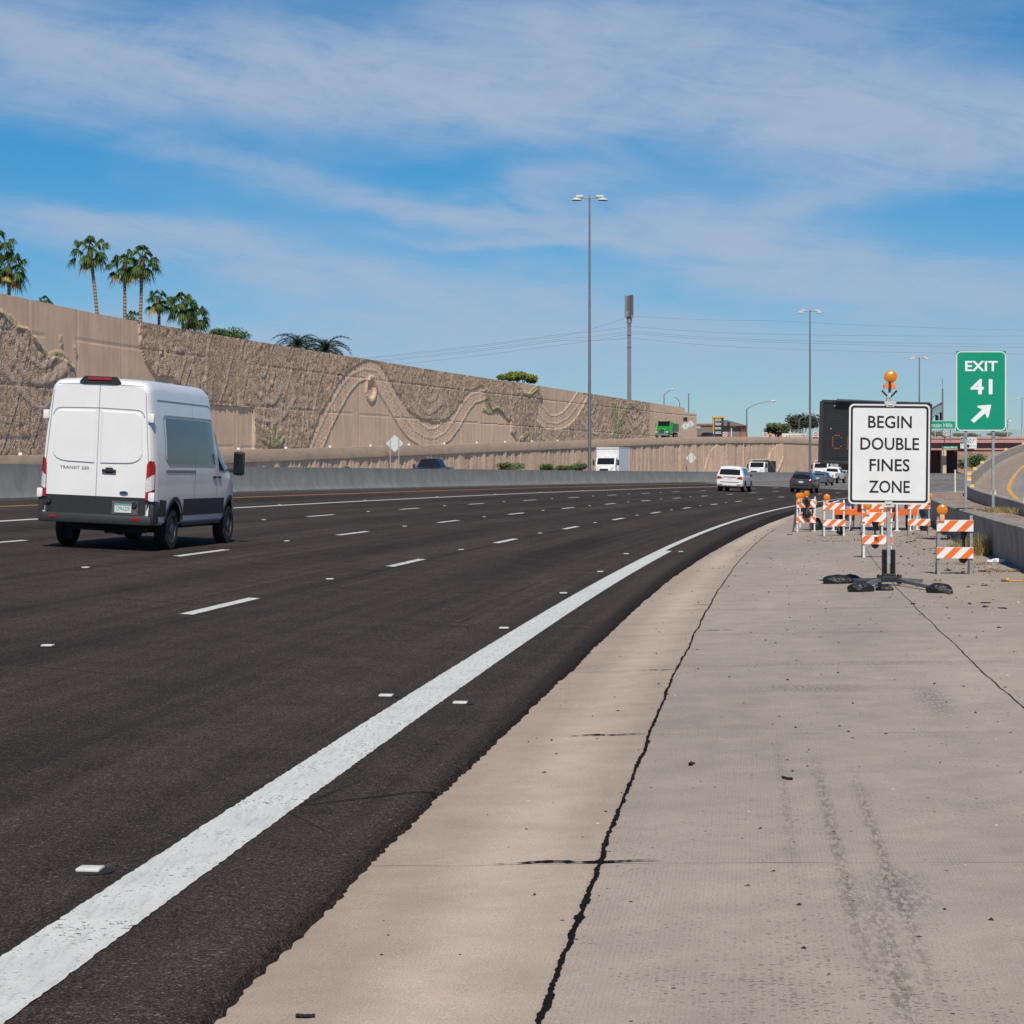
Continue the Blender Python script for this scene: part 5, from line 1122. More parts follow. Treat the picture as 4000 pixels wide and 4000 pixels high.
bar(t, 'plate_garnish', CHROME, (0, -.0, .87), (.62, .03, .13)); bar(t, 'bumper_groove', PLAS, (0, .0, .62), (1.3, .04, .12)); bar(t, 'lower_bumper', PLAS, (0, .05, .40), (1.6, .12, .16)); bar(t, 'badge', CHROME, (0, -.0, 1.04), (.09, .02, .08), .008)
for sx in (-1, 1): bar(t, 'roof_rail', PLAS, (sx * .60, 1.3, 1.725), (.04, 1.6, .045), .015)
SLT = paint('slate_blue', (.16, .19, .24), .4, .3)
s = s_at(3193, 12.8); o_, M_ = frame_of(s, 12.8, yaw=.03)
t = car('blue_grey_sedan', 'blue-grey sedan driving away between the crossover and the white pickup', 'car', o_, M_,
        [(0, .34, .86, .98, .80, .84, .70), (.07, .32, .90, 1.06, .88, .90, .72), (.55, .32, .94, 1.10, .9, .915, .72), (1.0, .32, .95, 1.30, .9, .92, .64), (1.6, .32, .95, 1.46, .9, .92, .60), (2.3, .32, .94, 1.46, .9, .92, .60), (2.9, .32, .93, 1.25, .9, .91, .62), (3.5, .32, .92, .98, .9, .9, .66), (4.5, .34, .80, .84, .86, .84, .6), (4.85, .36, .66, .72, .74, .74, .5)],
        SLT, (1.0, 3.85), .33, .22, [(-.56, 1.10), (.56, 1.10), (.52, 1.38), (-.52, 1.38)], [[(.95, 1.0), (1.9, 1.0), (1.9, 1.40), (1.5, 1.38)], [(1.95, 1.0), (3.1, .99), (2.5, 1.38), (1.95, 1.40)]],
        [([(.35, .86), (.82, .82), (.85, .98), (.62, .97)], LRED, 'tail_light')], (0, -.012, .75), extra={'mirror': (2.95, 1.05), 'mirror_mat': SLT})
bar(t, 'boot_trim', CHROME, (0, -.0, .86), (.7, .03, .06)); bar(t, 'lower_bumper', PLAS, (0, .04, .36), (1.5, .1, .14))
# pickup trucks
def pickup(name, label, loc, M, pt, tailgate=True):
    global B
    t = thing(name, label, 'pickup truck', loc, M)
    B = Body([(2.0, .55, 1.25, 1.35, .98, .99, .86), (2.08, .5, 1.27, 1.72, .99, 1.0, .78), (2.3, .5, 1.27, 1.92, .99, 1.0, .74), (2.8, .5, 1.26, 1.96, .99, 1.0, .73), (3.6, .5, 1.25, 1.94, .99, 1.0, .72), (4.1, .5, 1.23, 1.62, .99, .99, .72), (4.5, .5, 1.22, 1.30, .98, .98, .8), (5.5, .55, 1.15, 1.22, .95, .93, .72), (5.85, .58, 1.0, 1.12, .86, .86, .6)], 36, .14)
    B.build('cab', [pt, UNDER], t, [(4.9, .42, .50)])
    patches(B, 'rear_window', GLASS, t, [([(-.70, 1.36), (.70, 1.36), (.64, 1.80), (-.64, 1.80)], 'rear')], .008); patches(B, 'windscreen', GLASS, t, [([(-.74, 1.36), (.74, 1.36), (.64, 1.84), (-.64, 1.84)], 'front')], .008)
    for sd_ in ('right', 'left'):
        for g in ([(2.35, 1.3), (3.0, 1.3), (3.0, 1.78), (2.4, 1.78)], [(3.06, 1.3), (4.15, 1.28), (3.75, 1.74), (3.06, 1.78)]): patches(B, 'window', GLASS, t, [(g, sd_)], .008)
    m = MB(); m.box((0, 1.0, .72), (1.9, 2.0, .1))
    for sx in (-1, 1): m.box((sx * .94, 1.0, .98), (.11, 1.98, .62), 0, bev=.035)
    m.box((0, 1.98, 1.0), (1.9, .05, .58)); m.build('bed', pt, t, smooth=40)
    bar(t, 'tailgate', pt, (0, .03, 1.0), (1.74, .08, .56), .03); h_ = bar(t, 'tailgate_handle', PLAS, (0, -.02, 1.14), (.28, .03, .09)); bar(t, 'bumper', CHROME if tailgate else PLAS, (0, -.08, .60), (1.9, .2, .2), .05)
    bar(t, 'badge', PLAS, (0, -.02, .98), (.24, .02, .07), .02)
    for sx in (-1, 1):
        bar(t, 'tail_light', LRED, (sx * .93, -.005, 1.03), (.11, .05, .42)); bar(t, 'mirror', PLAS, (sx * 1.14, 4.0, 1.38), (.2, .12, .26), .04); bar(t, 'headlight', LCLR, (sx * .74, 5.86, .98), (.3, .08, .2), .03)
        m = MB(); arc = [(1.15 + .56 * math.cos(a), .42 + .56 * math.sin(a)) for a in np.linspace(0, math.pi, 13)] + [(1.15 - .44, .42)] ; m.prism([(1.15 + .50 * math.cos(a), .42 + .50 * math.sin(a)) for a in np.linspace(0, math.pi, 13)], .012, Matrix(((0, 0, sx, sx * .985), (1, 0, 0, 0), (0, 1, 0, 0), (0, 0, 0, 1))), 0); m.build('wheel_arch', UNDER, t)
    bar(t, 'grille', PLAS, (0, 5.87, .92), (1.1, .06, .3), .03)
    wheels(t, (1.15, 4.9), .87, .42, .28, ALLOY, 6); m = MB(); m.box((0, 2.8, .5), (1.3, 5, .2)); m.build('underbody', UNDER, t); return t
s = s_at(3234, 16.4); o_, M_ = frame_of(s, 16.4, yaw=.02)
pickup('white_pickup', 'white pickup truck driving away in the far lane beside the median barrier', o_, M_, paint('pickup_white', (.78, .78, .78)))
def opp(u, d, yaw=0.): s = s_at(u, d); x, y = xy(s, d); return Vector((float(x), float(y), .95 + float(grade(s)))), Matrix.Rotation(math.pi - th(s) + yaw, 3, 'Z')
o_, M_ = opp(1668, 33.5); pickup('black_pickup', 'black pickup truck on the other carriageway, mostly hidden by the median barrier', o_ + M_ @ Vector((0, -4.2, .05)), M_, paint('truck_black', (.014, .015, .018)), False)
# far white car roof behind the barrier
s = s_at(3310, 30.); x, y = xy(s, 30.); Mx = Matrix.Rotation(math.pi - th(s), 3, 'Z')
car('white_sedan', 'white car on the other carriageway, only its roof showing beside the big sign', 'car', Vector((float(x), float(y), .93 + grade(s))), Mx,
    [(0, .34, .86, .98, .80, .84, .70), (.5, .32, .94, 1.10, .9, .915, .72), (1.0, .32, .95, 1.30, .9, .92, .64), (1.6, .32, .95, 1.46, .9, .92, .60), (2.3, .32, .94, 1.46, .9, .92, .60), (2.9, .32, .93, 1.25, .9, .91, .62), (3.5, .32, .92, .98, .9, .9, .66), (4.85, .36, .66, .72, .74, .74, .5)],
    SUVW, (1.0, 3.85), .33, .22, [(-.56, 1.10), (.56, 1.10), (.52, 1.38), (-.52, 1.38)], [[(.95, 1.0), (1.9, 1.0), (1.9, 1.40), (1.5, 1.38)], [(1.95, 1.0), (3.1, .99), (2.5, 1.38), (1.95, 1.40)]], [([(.35, .86), (.82, .82), (.85, .98), (.62, .97)], LRED, 'tail_light')], None, extra={'mirror': (2.95, 1.05)}, n=24, front=[(-.6, 1.02), (.6, 1.02), (.52, 1.36), (-.52, 1.36)])
# dark red car on the far ramp
sg = s_at(2735, 51.); xg, yg = xy(sg + 4.6, 51.)
car('dark_red_car', 'dark red car facing the camera on the far ramp, right of the green truck', 'car', Vector((float(xg), float(yg), float(PTOP(sg)) - .78)), Matrix.Rotation(math.pi - th(sg) + .05, 3, 'Z'),
    [(0, .34, .9, 1.0, .80, .84, .70), (.4, .32, .98, 1.40, .9, .915, .70), (1.0, .32, 1.0, 1.55, .9, .92, .66), (1.6, .32, 1.0, 1.58, .9, .92, .64), (2.3, .32, .99, 1.55, .9, .92, .62), (2.9, .32, .97, 1.30, .9, .91, .64), (3.4, .32, .95, 1.03, .9, .9, .68), (4.3, .34, .86, .90, .86, .84, .6), (4.6, .36, .7, .78, .74, .74, .5)],
    paint('maroon', (.07, .012, .025), .3), (.9, 3.65), .34, .22, None, [[(.55, 1.05), (1.9, 1.05), (1.9, 1.48), (.8, 1.46)], [(1.95, 1.05), (3.0, 1.03), (2.5, 1.44), (1.95, 1.48)]], [], None, extra={'mirror': (2.9, 1.08)}, n=24, front=[(-.66, 1.10), (.66, 1.10), (.56, 1.46), (-.56, 1.46)])
# ---- trucks (x right, y forward, origin under the rear end)
def truck_front(t, pt, L, w_, zh, zc, roof, glassm=GLASS, grille=CHROME, hood=1.5, cabl=1.7):
    """conventional cab: hood, cab, screen, side glass, mirrors, grille, bumper, lamps"""
    m = MB(); y1 = L; yc = L - hood
    m.prism([(yc - cabl, .7), (yc - cabl, zc), (yc - .35, zc), (yc, zh + .05), (yc, .7)], w_, Matrix(((0, 0, 1, -w_ / 2), (1, 0, 0, 0), (0, 1, 0, 0), (0, 0, 0, 1)))); cab = m.build('cab', pt, t)
    m = MB(); wh = w_ * .78; k = 5; P = []
    for y, z, ww in ((yc - .02, zh + .06, wh), (yc + hood * .5, zh - .06, wh * .92), (y1 - .12, zh - .22, wh * .82), (y1, zh - .34, wh * .78)):
        P.append([(-ww / 2, y, .62), (-ww / 2, y, z - .16), (-ww / 2 + .12, y, z - .02), (0, y, z + .03), (ww / 2 - .12, y, z - .02), (ww / 2, y, z - .16), (ww / 2, y, .62)])
    m.grid(P); m.f.append(tuple(range(21, 28))); m.m.append(0); m.build('hood', pt, t, smooth=35)
    m = MB(); n_ = Vector((0, zc - zh, .35)).normalized(); V = [Vector((sx * w_ * f, yy, zz)) + n_ * .012 for sx, f, yy, zz in ((-1, .44, yc - .03, zh + .12), (1, .44, yc - .03, zh + .12), (1, .42, yc - .31, zc - .08), (-1, .42, yc - .31, zc - .08))]; m.add(V, [(0, 1, 2, 3)]); m.build('windscreen', glassm, cab)
    for sx in (-1, 1):
        x = sx * (w_ / 2 + .006); m = MB(); m.add([(x, yc - 1.25, zh + .1), (x, yc - .25, zh + .08), (x, yc - .48, zc - .14), (x, yc - 1.25, zc - .14)], [(0, 1, 2, 3)]); m.build('side_window', glassm, cab)
        m = MB(); m.box((sx * (w_ / 2 + .28), yc - .2, zh + .32), (.2, .1, .62), 0, bev=.04); m.tube([(sx * w_ / 2, yc - .3, zh + .6), (sx * (w_ / 2 + .26), yc - .2, zh + .55)], .02, 5); m.tube([(sx * w_ / 2, yc - .3, zh + .0), (sx * (w_ / 2 + .26), yc - .2, zh + .1)], .02, 5); m.build('mirror', pt if grille is CHROME and roof else PLAS, t)
        m = MB(); m.lathe([(.0, -.12), (.42, -.1), (.5, .0), (.42, .1), (0, .12)], 16, Matrix.Translation((sx * (w_ / 2 - .2), y1 - .55, .72)) @ Matrix.Rotation(R(90), 4, 'Y') @ Matrix.Scale(1.2, 4)); m.build('fender', pt, t, smooth=50)
        m = MB(); m.box((sx * (w_ / 2 - .22), y1 + .0, .92), (.34, .16, .22), 0, bev=.05); m.build('headlight', LCLR, t)
    m = MB(); gh = zh - .34 - .72; m.box((0, y1 + .03, .72 + gh / 2), (w_ * .44, .1, gh), 0, bev=.04); g = m.build('grille', grille, t)
    m = MB()
    for q in (-.3, 0., .3): m.box((q * w_ * .40, y1 + .085, .72 + gh / 2), (w_ * .10, .02, gh * .82), 0)
    m.build('grille_opening', PLAS, g)
    bar(t, 'bumper', grille, (0, y1 + .1, .52), (w_ * .98, .2, .26), .05)
    return cab, yc
def dump_bed(t, y0, y1, w_, z0, z1, mat_, visor=None):
    m = MB(); th_ = .07
    m.box((0, (y0 + y1) / 2, z0), (w_, y1 - y0, .1))
    for sx in (-1, 1): m.box((sx * (w_ / 2 - th_ / 2), (y0 + y1) / 2, (z0 + z1) / 2), (th_, y1 - y0 - .02, z1 - z0 - .01))
    m.box((0, y0, (z0 + z1) / 2 - .1), (w_ - .02, .07, z1 - z0 - .25)); m.box((0, y1, (z0 + z1) / 2 + .1), (w_ - .02, .07, z1 - z0 + .2))
    b = m.build('dump_bed', mat_, t)
    for k in range(5):
        yy = y0 + .25 + (y1 - y0 - .5) * k / 4
        m = MB()
        for sx in (-1, 1): m.box((sx * (w_ / 2 + .03), yy, (z0 + z1) / 2), (.06, .10, z1 - z0 - .05))
        m.build('bed_rib', mat_, b)
    if visor: m = MB(); m.box((0, y1 + .55, z1 + .14), (w_, 1.2, .08), 0, bev=.02); m.build('cab_shield', visor, b)
    return b
def axle_wheels(t, ys, xw, r): wheels(t, ys, xw, r, .3, ALLOY, 0)
def chassis(t, L, w_): m = MB(); m.box((0, L / 2, .75), (w_ * .4, L - .4, .3)); m.build('chassis', UNDER, t)
# green dump truck
GRN_ = paint('truck_green', (.015, .33, .035)); GRND = paint('bed_green', (.02, .13, .06)); sg = s_at(2558, 51.)
xg, yg = xy(sg + 7.2, 51.)
t = thing('green_dump_truck', 'bright green dump truck with a chrome grille on the far ramp', 'truck', (float(xg), float(yg), float(PTOP(sg)) - .10), Matrix.Rotation(math.pi - th(sg) + .10, 3, 'Z')); t.scale = (.92, .92, .92); W = 2.15
cab, yc = truck_front(t, GRN_, 7.2, W, 1.75, 2.55, True, hood=1.5); dump_bed(t, 0, 3.7, 2.3, 1.1, 2.35, GRND, GRN_); chassis(t, 7, W); axle_wheels(t, (.7, 1.6, 2.5, 6.5), .92, .48)
m = MB(); m.box((0, yc - .35, 2.6), (W * .92, .35, .14), 0, bev=.03); m.build('sun_visor', PLAS, t)
m = MB(); m.cyl((W / 2 + .1, yc - 1.8, .8), (W / 2 + .1, yc - 1.8, 3.25), .07, n=8); m.build('exhaust_stack', CHROME, t, smooth=40)
for k in (-.7, -.35, 0, .35, .7): bar(t, 'marker_lamp', LCLR, (k, yc - .45, 2.72), (.1, .1, .07), .02)
# white dump trucks on the other carriageway
def white_dump(label, u, d, w2, bedm):
    o_, M_ = opp(u, d); t = thing('white_dump_truck', label, 'truck', o_ + M_ @ Vector((0, -7.2, .0)), M_, 'white dump trucks on the other carriageway'); W = 2.25
    TW = paint('truck_white', (.76, .77, .77)); cab, yc = truck_front(t, TW, 7.2, W, 1.72, 2.6, False, grille=CHROME, hood=1.45); dump_bed(t, 0, 3.8, 2.4, 1.15, 2.75, bedm, TW); chassis(t, 7, W); axle_wheels(t, (.7, 1.6, 2.5, 6.4), .95, .48)
    for k in (-.7, -.35, 0, .35, .7): bar(t, 'marker_lamp', LAMB, (k, yc - .40, 2.64), (.1, .1, .07), .02)
    m = MB(); m.tube([(w2, 3.6, 2.8), (w2, .2, 1.3)], .05, 6); m.build('bed_strut', ALU, t); return t
white_dump('white dump truck with a dark open bed, right of the white SUV', 2945, 36.5, -1.25, pm('bed_black', (.03, .03, .032), .6, var=.2))
white_dump('white dump truck with a white bed in the bridge shade, behind the grey sedan', 3195, 34., -1.25, pm('bed_white', (.6, .6, .6), .5, var=.1))
# box truck
o_, M_ = opp(2352, 35.5, .06); t = thing('box_truck', 'white box truck facing the camera on the other carriageway, behind the median barrier', 'truck', o_ + M_ @ Vector((0, -8.2, 0)), M_)
TW = paint('truck_white', (.76, .77, .77)); W = 2.2; cab, yc = truck_front(t, TW, 7.3, W, 1.75, 2.65, False, hood=.85, grille=PLAS, cabl=1.1); chassis(t, 7.1, W); axle_wheels(t, (1.2, 6.5), .92, .46)
m = MB(); m.box((0, 2.5, 2.35), (2.5, 5.6, 2.85), 0, bev=.03); bx = m.build('cargo_box', pm('box_white', (.72, .74, .76), .45, var=.04), t)
m = MB(); m.box((0, 5.32, 3.68), (2.52, .06, .22), 0, bev=.02)
for sx in (-1, 1): m.box((sx * 1.24, 2.5, 3.75), (.05, 5.62, .12)); m.box((sx * 1.24, 5.3, 2.35), (.06, .06, 2.8)); m.box((sx * 1.24, -.3, 2.35), (.06, .06, 2.8))
m.build('edge_rail', ALU, bx)
for k in (-.75, -.2, 0, .2, .75): bar(t, 'marker_lamp', LAMB, (k, yc - .42, 2.70), (.12, .08, .06), .02)
# ================================================================== WORK ZONE
def gz(Y, X=None):      # shoulder height
    s = float(np.interp(Y, _y, _S)); x0 = float(np.interp(s, _S, _x)); d = -((X if X is not None else x0 + 4) - x0) * math.cos(th(s)); return float(Hc(d) + grade(s)) if d > -7 else float(grade(s))
def on_ground(u, v):    # where the pixel ray meets the shoulder
    Y = 40.
    for _ in range(12):
        X = (u - U0) / FP * Y; z = gz(Y, X); Y = FP * (EYE - z) / (v - V0)
    return Vector(((u - U0) / FP * Y, Y, gz(Y, (u - U0) / FP * Y)))
POLYB = pm('black_poly_bag', (.013, .014, .016), .42, var=.5, scale=10, bump=.9, bscale=22, spec=.5)
AMB = NT('amber_lens'); ob = AMB.tc.outputs['Object']
vv = AMB.voro(ob, 45); col = AMB.ramp(AMB.noise(ob, 9, 3), [(.3, (.56, .14, .006)), (.7, (.82, .30, .012))]); AMB.bump(vv.outputs['Distance'], .6, .006)
AMBM = AMB.done(col, .18); AMB.b.inputs['Coat Weight'].default_value = .5; AMB.b.inputs['Specular IOR Level'].default_value = .6
AMBR = pm('amber_rim', (.72, .22, .01), .35, var=.1); BATT = pm('pale_orange_plastic', (.80, .40, .22), .5, var=.08)
RORG = pm('reflective_orange', (.82, .17, .03), .42, var=.08, scale=9, dirt=(.4, .16, .08), dirt_amt=.35); RWHT = pm('reflective_white', (.80, .80, .78), .42, var=.05, scale=7, dirt=(.5, .46, .42), dirt_amt=.35)
LEGW = pm('barricade_leg_white', (.70, .72, .70), .5, var=.1, scale=9, dirt=(.3, .28, .25), dirt_amt=.5)
def flasher(parent, x, z, y=0., r=.092, box=True):
    m = MB(); Mt = Matrix.Translation((x, y - .03, z)) @ Matrix.Rotation(R(90), 4, 'X')
    m.lathe([(0, .042), (r * .45, .039), (r * .8, .03), (r * .88, .022)], 26, Mt); m.lathe([(0, -.042), (r * .45, -.039), (r * .8, -.03), (r * .88, -.022)], 26, Mt); h = m.build('lamp_lens', AMBM, parent, smooth=60)
    m = MB(); m.lathe([(r * .86, .026), (r * .97, .024), (r, 0.), (r * .97, -.024), (r * .86, -.026)], 26, Mt); m.build('lamp_rim', AMBR, h, smooth=50)
    if box: m = MB(); m.box((x, y - .03, z - r - .05), (.08, .07, .11), 0, bev=.012); m.build('battery_box', BATT, parent, smooth=40)
    return h
def stripes(m, x0, x1, z0, z1, y, direction=1, period=.30, ph=0., mi=1):
    w_, h_ = x1 - x0, z1 - z0; k = -3
    while True:
        a = x0 + ph + k * period * 1.0
        if a > x1 + h_ + 1: break
        P = [(a, z0), (a + period * .5, z0), (a + period * .5 + h_ * 1.0, z1), (a + h_ * 1.0, z1)]
        if direction < 0: P = [(x0 + x1 - p, q) for p, q in P]
        # clip to the rail
        for val, sgn in ((x0, 1), (x1, -1)):
            Q = []
            for i in range(len(P)):
                p, q = P[i], P[(i + 1) % len(P)]; ip, iq = sgn * (p[0] - val) >= 0, sgn * (q[0] - val) >= 0
                if ip: Q.append(p)
                if ip != iq: t = (val - p[0]) / (q[0] - p[0]); Q.append((val, p[1] + t * (q[1] - p[1])))
            P = Q
            if len(P) < 3: break
        if len(P) >= 3: m.add([(p, y, q) for p, q in P], [tuple(range(len(P)))], mi)
        k += 1
def barricade(label, loc, yaw, lights=(), direction=1, leg=GALV, w_=.61, top=1.0, rails=((.725, .92), (.27, .46)), ph=.05, patch=False):
    t = thing('barricade', label, 'barricade', loc, yaw, 'orange and white striped barricades')
    for sx in (-1, 1):
        m = MB(); x = sx * (w_ / 2 - .035)
        m.box((x, 0, top / 2), (.045, .012, top)); m.box((x + .02 * sx, .016, top / 2), (.008, .03, top)); 
        for k in range(9): m.box((x, -.0075, .10 + k * .1), (.010, .004, .012), 1)
        m.build('leg', [leg, BLK], t)
        a = math.atan2(.34, top - .08); m = MB(); Mx = Matrix.Rotation(a, 3, 'X'); L = math.hypot(.34, top - .08)
        m.box((x, .03 + .17, (top - .08) / 2), (.045, .012, L), 0, M=Mx); m.build('rear_leg', GALD, t)
    for z0, z1 in rails:
        m = MB(); m.box((0, -.022, (z0 + z1) / 2), (w_, .022, z1 - z0), 0, bev=.004); stripes(m, -w_ / 2 + .003, w_ / 2 - .003, z0 + .004, z1 - .004, -.0345, direction, .205 * (z1 - z0) / .19 * 1.35, ph, 1)
        for sx in (-1, 1): m.cyl((sx * (w_ / 2 - .035), -.033, z1 - .04), (sx * (w_ / 2 - .035), -.038, z1 - .04), .008, n=8, mi=2)
        r_ = m.build('rail', [RWHT, RORG, GALD], t); ph += .06
        if patch: m = MB(); m.box((-.02, -.038, rails[1][0] + .11), (.09, .004, .09)); m.box((-.02, -.041, rails[1][0] + .11), (.03, .002, .03), 1); m.build('sticker', [RORG, BLK], t)
    for lx, lz in lights: flasher(t, lx, lz)
    return t
GROUPB = 'black plastic sandbags'
def lump(name, label, loc, dims, yaw=0., seed=0, pinch=None, mat=POLYB, cat='sandbag', group=GROUPB, n=26):
    """creased sack: an ellipsoid pushed by ridged noise, flat underneath; pinch=(x, z, amount) gathers one end"""
    rr = np.random.RandomState(seed); o1, o2 = rr.rand(2) * 50; mb = MB(); P = []
    for i in range(n + 1):
        v = math.pi * i / n; row = []
        for j in range(n * 2 + 1):
            u = 2 * math.pi * (j % (n * 2)) / (n * 2); d = Vector((math.sin(v) * math.cos(u), math.sin(v) * math.sin(u), math.cos(v)))
            f = 1 + .30 * (float(fbm(np.array(d.x * 2.2 + o1 + d.z), np.array(d.y * 2.2 + o2 - d.z), 3)) - .45) + .22 * (float(fbm(np.array(d.x * 5 + o2), np.array(d.y * 5 + d.z * 4 + o1), 3)) - .45)
            p = Vector((d.x * dims[0] * f, d.y * dims[1] * f, d.z * dims[2] * f))
            row.append(p)
        P.append(row)
    for row in P:
        for k, p in enumerate(row):
            if pinch == 'top':
                h = (p.z + dims[2]) / (2 * dims[2])
                if h > .5: q = max(.13, 1 - 2.6 * (h - .5)) if h < .86 else .13 + 2.2 * (h - .86); row[k] = Vector((p.x * q, p.y * q, p.z))
            else: row[k] = Vector((p.x, p.y, max(p.z, -dims[2] * .45) + dims[2] * .45))
    mb.grid(P); o = mb.build(name, mat, smooth=60); o.location = loc; o.rotation_euler = (0, 0, yaw); tag(o, label, cat, group); return o
def hang_bag(label, loc, h, r, seed):
    """bag tied to a rail: ragged tuft, thin twisted neck, heavy drop"""
    mb = MB(); P = []; prof = [(0, r * .15), (.05, r * .65), (.16, r * .95), (.28, r * .8), (.42, r * .34), (.55, r * .2), (.66, r * .24), (.78, r * .55), (.90, r * .85), (1., r * .4)]; n = 20
    for k, (f, q) in enumerate(prof):
        row = []
        for j in range(n + 1):
            u = 2 * math.pi * (j % n) / n; e = 1 + .35 * (float(vnoise(np.array(j % n * .9 + seed * 3.1), np.array(k * .8 + seed))) - .5) + .18 * math.cos(u * 5 + seed)
            row.append((q * e * math.cos(u), q * e * math.sin(u) * .8, f * h + (.03 * math.sin(u * 4 + seed) if f > .85 else 0)))
        P.append(row)
    mb.grid(P); o = mb.build('sandbag', POLYB, smooth=60); o.location = loc; tag(o, label, 'sandbag', GROUPB); return o

# ---- the white sign on its spring stand
Yz = 32.25; bx = Vector(((3471 - U0) / FP * Yz, Yz, gz(Yz, 5.75))); zs = thing('work_zone_sign', 'big white BEGIN DOUBLE FINES ZONE sign on a spring stand with amber light', 'road sign', bx, 0.)
K = Yz / FP; ww, hh = 1.235, 1.525; zc = EYE + (V0 - 1774.5) * K - bx.z; TL = Matrix.Rotation(R(.55), 4, 'Y')
WSG = NT('white_sign_sheet'); ob = WSG.tc.outputs['Object']
col = WSG.ramp(WSG.noise(ob, 2.5, 6, .6), [(.3, (.70, .715, .72)), (.7, (.79, .80, .80))]); col = WSG.mix(WSG.ramp(WSG.noise(WSG.mp(ob, (3, 1, 14)), 2.5, 6, .75), [(.68, 0.), (.74, .35)]), col, (.5, .5, .5)); WSGM = WSG.done(col, .4)
T0 = Matrix.Translation((0, -.05, zc)) @ TL
m = MB(); m.prism(rrect(ww, hh, .075, 8), .012, T0 @ RX); panel = m.build('panel', WSGM, zs)
INK = pm('sign_black', (.012, .012, .016), .5, var=.1)
m = MB(); mo, mi_ = rrect(ww - .05, hh - .05, .055, 8), rrect(ww - .115, hh - .115, .03, 8); n_ = len(mo); V = [T0 @ Vector((a, -.0145, b)) for a, b in mo] + [T0 @ Vector((a, -.0145, b)) for a, b in mi_]; m.add(V, [(i, (i + 1) % n_, n_ + (i + 1) % n_, n_ + i) for i in range(n_)]); m.build('border', INK, panel)
for tx, wd, fz in (('BEGIN', .665, .322), ('DOUBLE', .895, .104), ('FINES', .612, -.109), ('ZONE', .625, -.325)): m = MB(); text(m, tx, .005, fz * hh, wid=wd, hgt=.190, y=-.0145, M=T0, bold=.013); m.build('lettering', INK, panel)
STEEL = pm('stand_steel', (.46, .48, .47), .42, metal=.45, var=.15, scale=14, dirt=(.2, .19, .18), dirt_amt=.4); CLAMP = pm('bracket_grey', (.60, .61, .57), .5, metal=.2, var=.1)
m = MB(); m.box((.0, 0, .38 + (zc + hh / 2 - .3) / 2), (.058, .045, zc + hh / 2 - .3 + .1), 0, bev=.005); m.build('post', STEEL, zs)
for sz, sg in ((zc + hh / 2, 1), (zc - hh / 2, -1)):
    off = .014 * sg; m = MB(); q = [(-.095, .03 * sg), (-.05, -.045 * sg), (.05, -.045 * sg), (.095, .03 * sg), (.075, .045 * sg), (-.075, .045 * sg)]; m.prism([(a + off, b + sz) for a, b in q], .022, Matrix.Translation((0, -.055, 0)) @ RX); m.box((off, -.086, sz - .012 * sg), (.075, .012, .02), 0, bev=.004); m.build('clamp', CLAMP, zs)
zt = zc + hh / 2
m = MB(); m.box((.012, -.01, zt + .135), (.034, .022, .24), 0, bev=.003); 
for k in (.06, .16): m.cyl((.012, -.02, zt + k + .03), (.012, -.024, zt + k + .03), .008, n=8, mi=1)
m.build('light_bracket', [CLAMP, BLK], zs)
m = MB(); m.box((.014, -.03, zt + .275), (.04, .03, .15), 0, bev=.004); m.build('bracket_strap', PLAS, zs)
for sx in (-1, 1): m = MB(); m.tube([(.012 + sx * .02, .005, zt + .11), (.012 + sx * .115, .005, zt + .21)], .014, 8); m.build('flag_holder', PLAS, zs, smooth=40)
m = MB(); m.prism([(-.085, zt + .245), (.10, zt + .235), (.10, zt + .275), (.045, zt + .325), (-.03, zt + .33), (-.085, zt + .295)], .08, Matrix.Translation((.012, .04, 0)) @ RX); m.build('battery_box', pm('battery_orange', (.85, .22, .06), .45, var=.06), zs)
flasher(zs, .03, zt + .42, .02, .098, False)
for sx in (-1, 1):
    m = MB(); m.cyl((sx * .063, 0, .16), (sx * .063, 0, .55), .036, n=14)
    for k in range(14): z = .18 + k * .027; m.lathe([(.036, z - .009), (.050, z), (.036, z + .009)], 14, Matrix.Translation((sx * .063, 0, 0)))
    m.build('spring', PLAS, zs, smooth=35)
m = MB(); m.box((0, 0, .11), (.30, .22, .07), 0, bev=.01); m.box((0, -.02, .16), (.20, .1, .05), 0, bev=.01)
for sx in (-1, 1): m.box((sx * .15, -.06, .10), (.06, .14, .14), 0, bev=.015)
m.build('stand_base', PLAS, zs)
LEG = pm('stand_leg_steel', (.22, .225, .22), .5, metal=.4, var=.2, scale=10)
for (u, v), nm in (((3330, 2309), 'f'), ((3717, 2322), 'f'), ((3600, 2276), 'b'), ((3290, 2275), 'b')):
    e = on_ground(u, v) - bx; e.z = gz((e + bx).y, (e + bx).x) - bx.z + .032; a = Vector((.13 if e.x > 0 else -.13, -.06 if e.y < 0 else .08, .09)); d = (e - a); L = d.length; yaw = math.atan2(d.y, d.x); pit = -math.asin(d.z / L)
    Mx = (Matrix.Rotation(yaw, 4, 'Z') @ Matrix.Rotation(pit, 4, 'Y')).to_3x3(); m = MB(); m.box((a + e) / 2, (L, .05, .05), 0, M=Mx, bev=.004); m.box((a + e) / 2 + d / 2, (.004, .036, .036), 1, M=Mx); m.build('stand_leg', [LEG, BLK], zs)
def gpt(u, v): return on_ground(u, v)
p = gpt(3275, 2281); lump('sandbag', 'long flat black sandbag lying on the left rear leg of the white sign stand', p + Vector((0, .1, 0)), (.25, .13, .095), -.12, 11)
lump('sandbag', 'wide black flap of sandbag plastic trailing towards the white sign stand', gpt(3335, 2272) + Vector((-.06, .12, 0)), (.19, .14, .075), .3, 23)
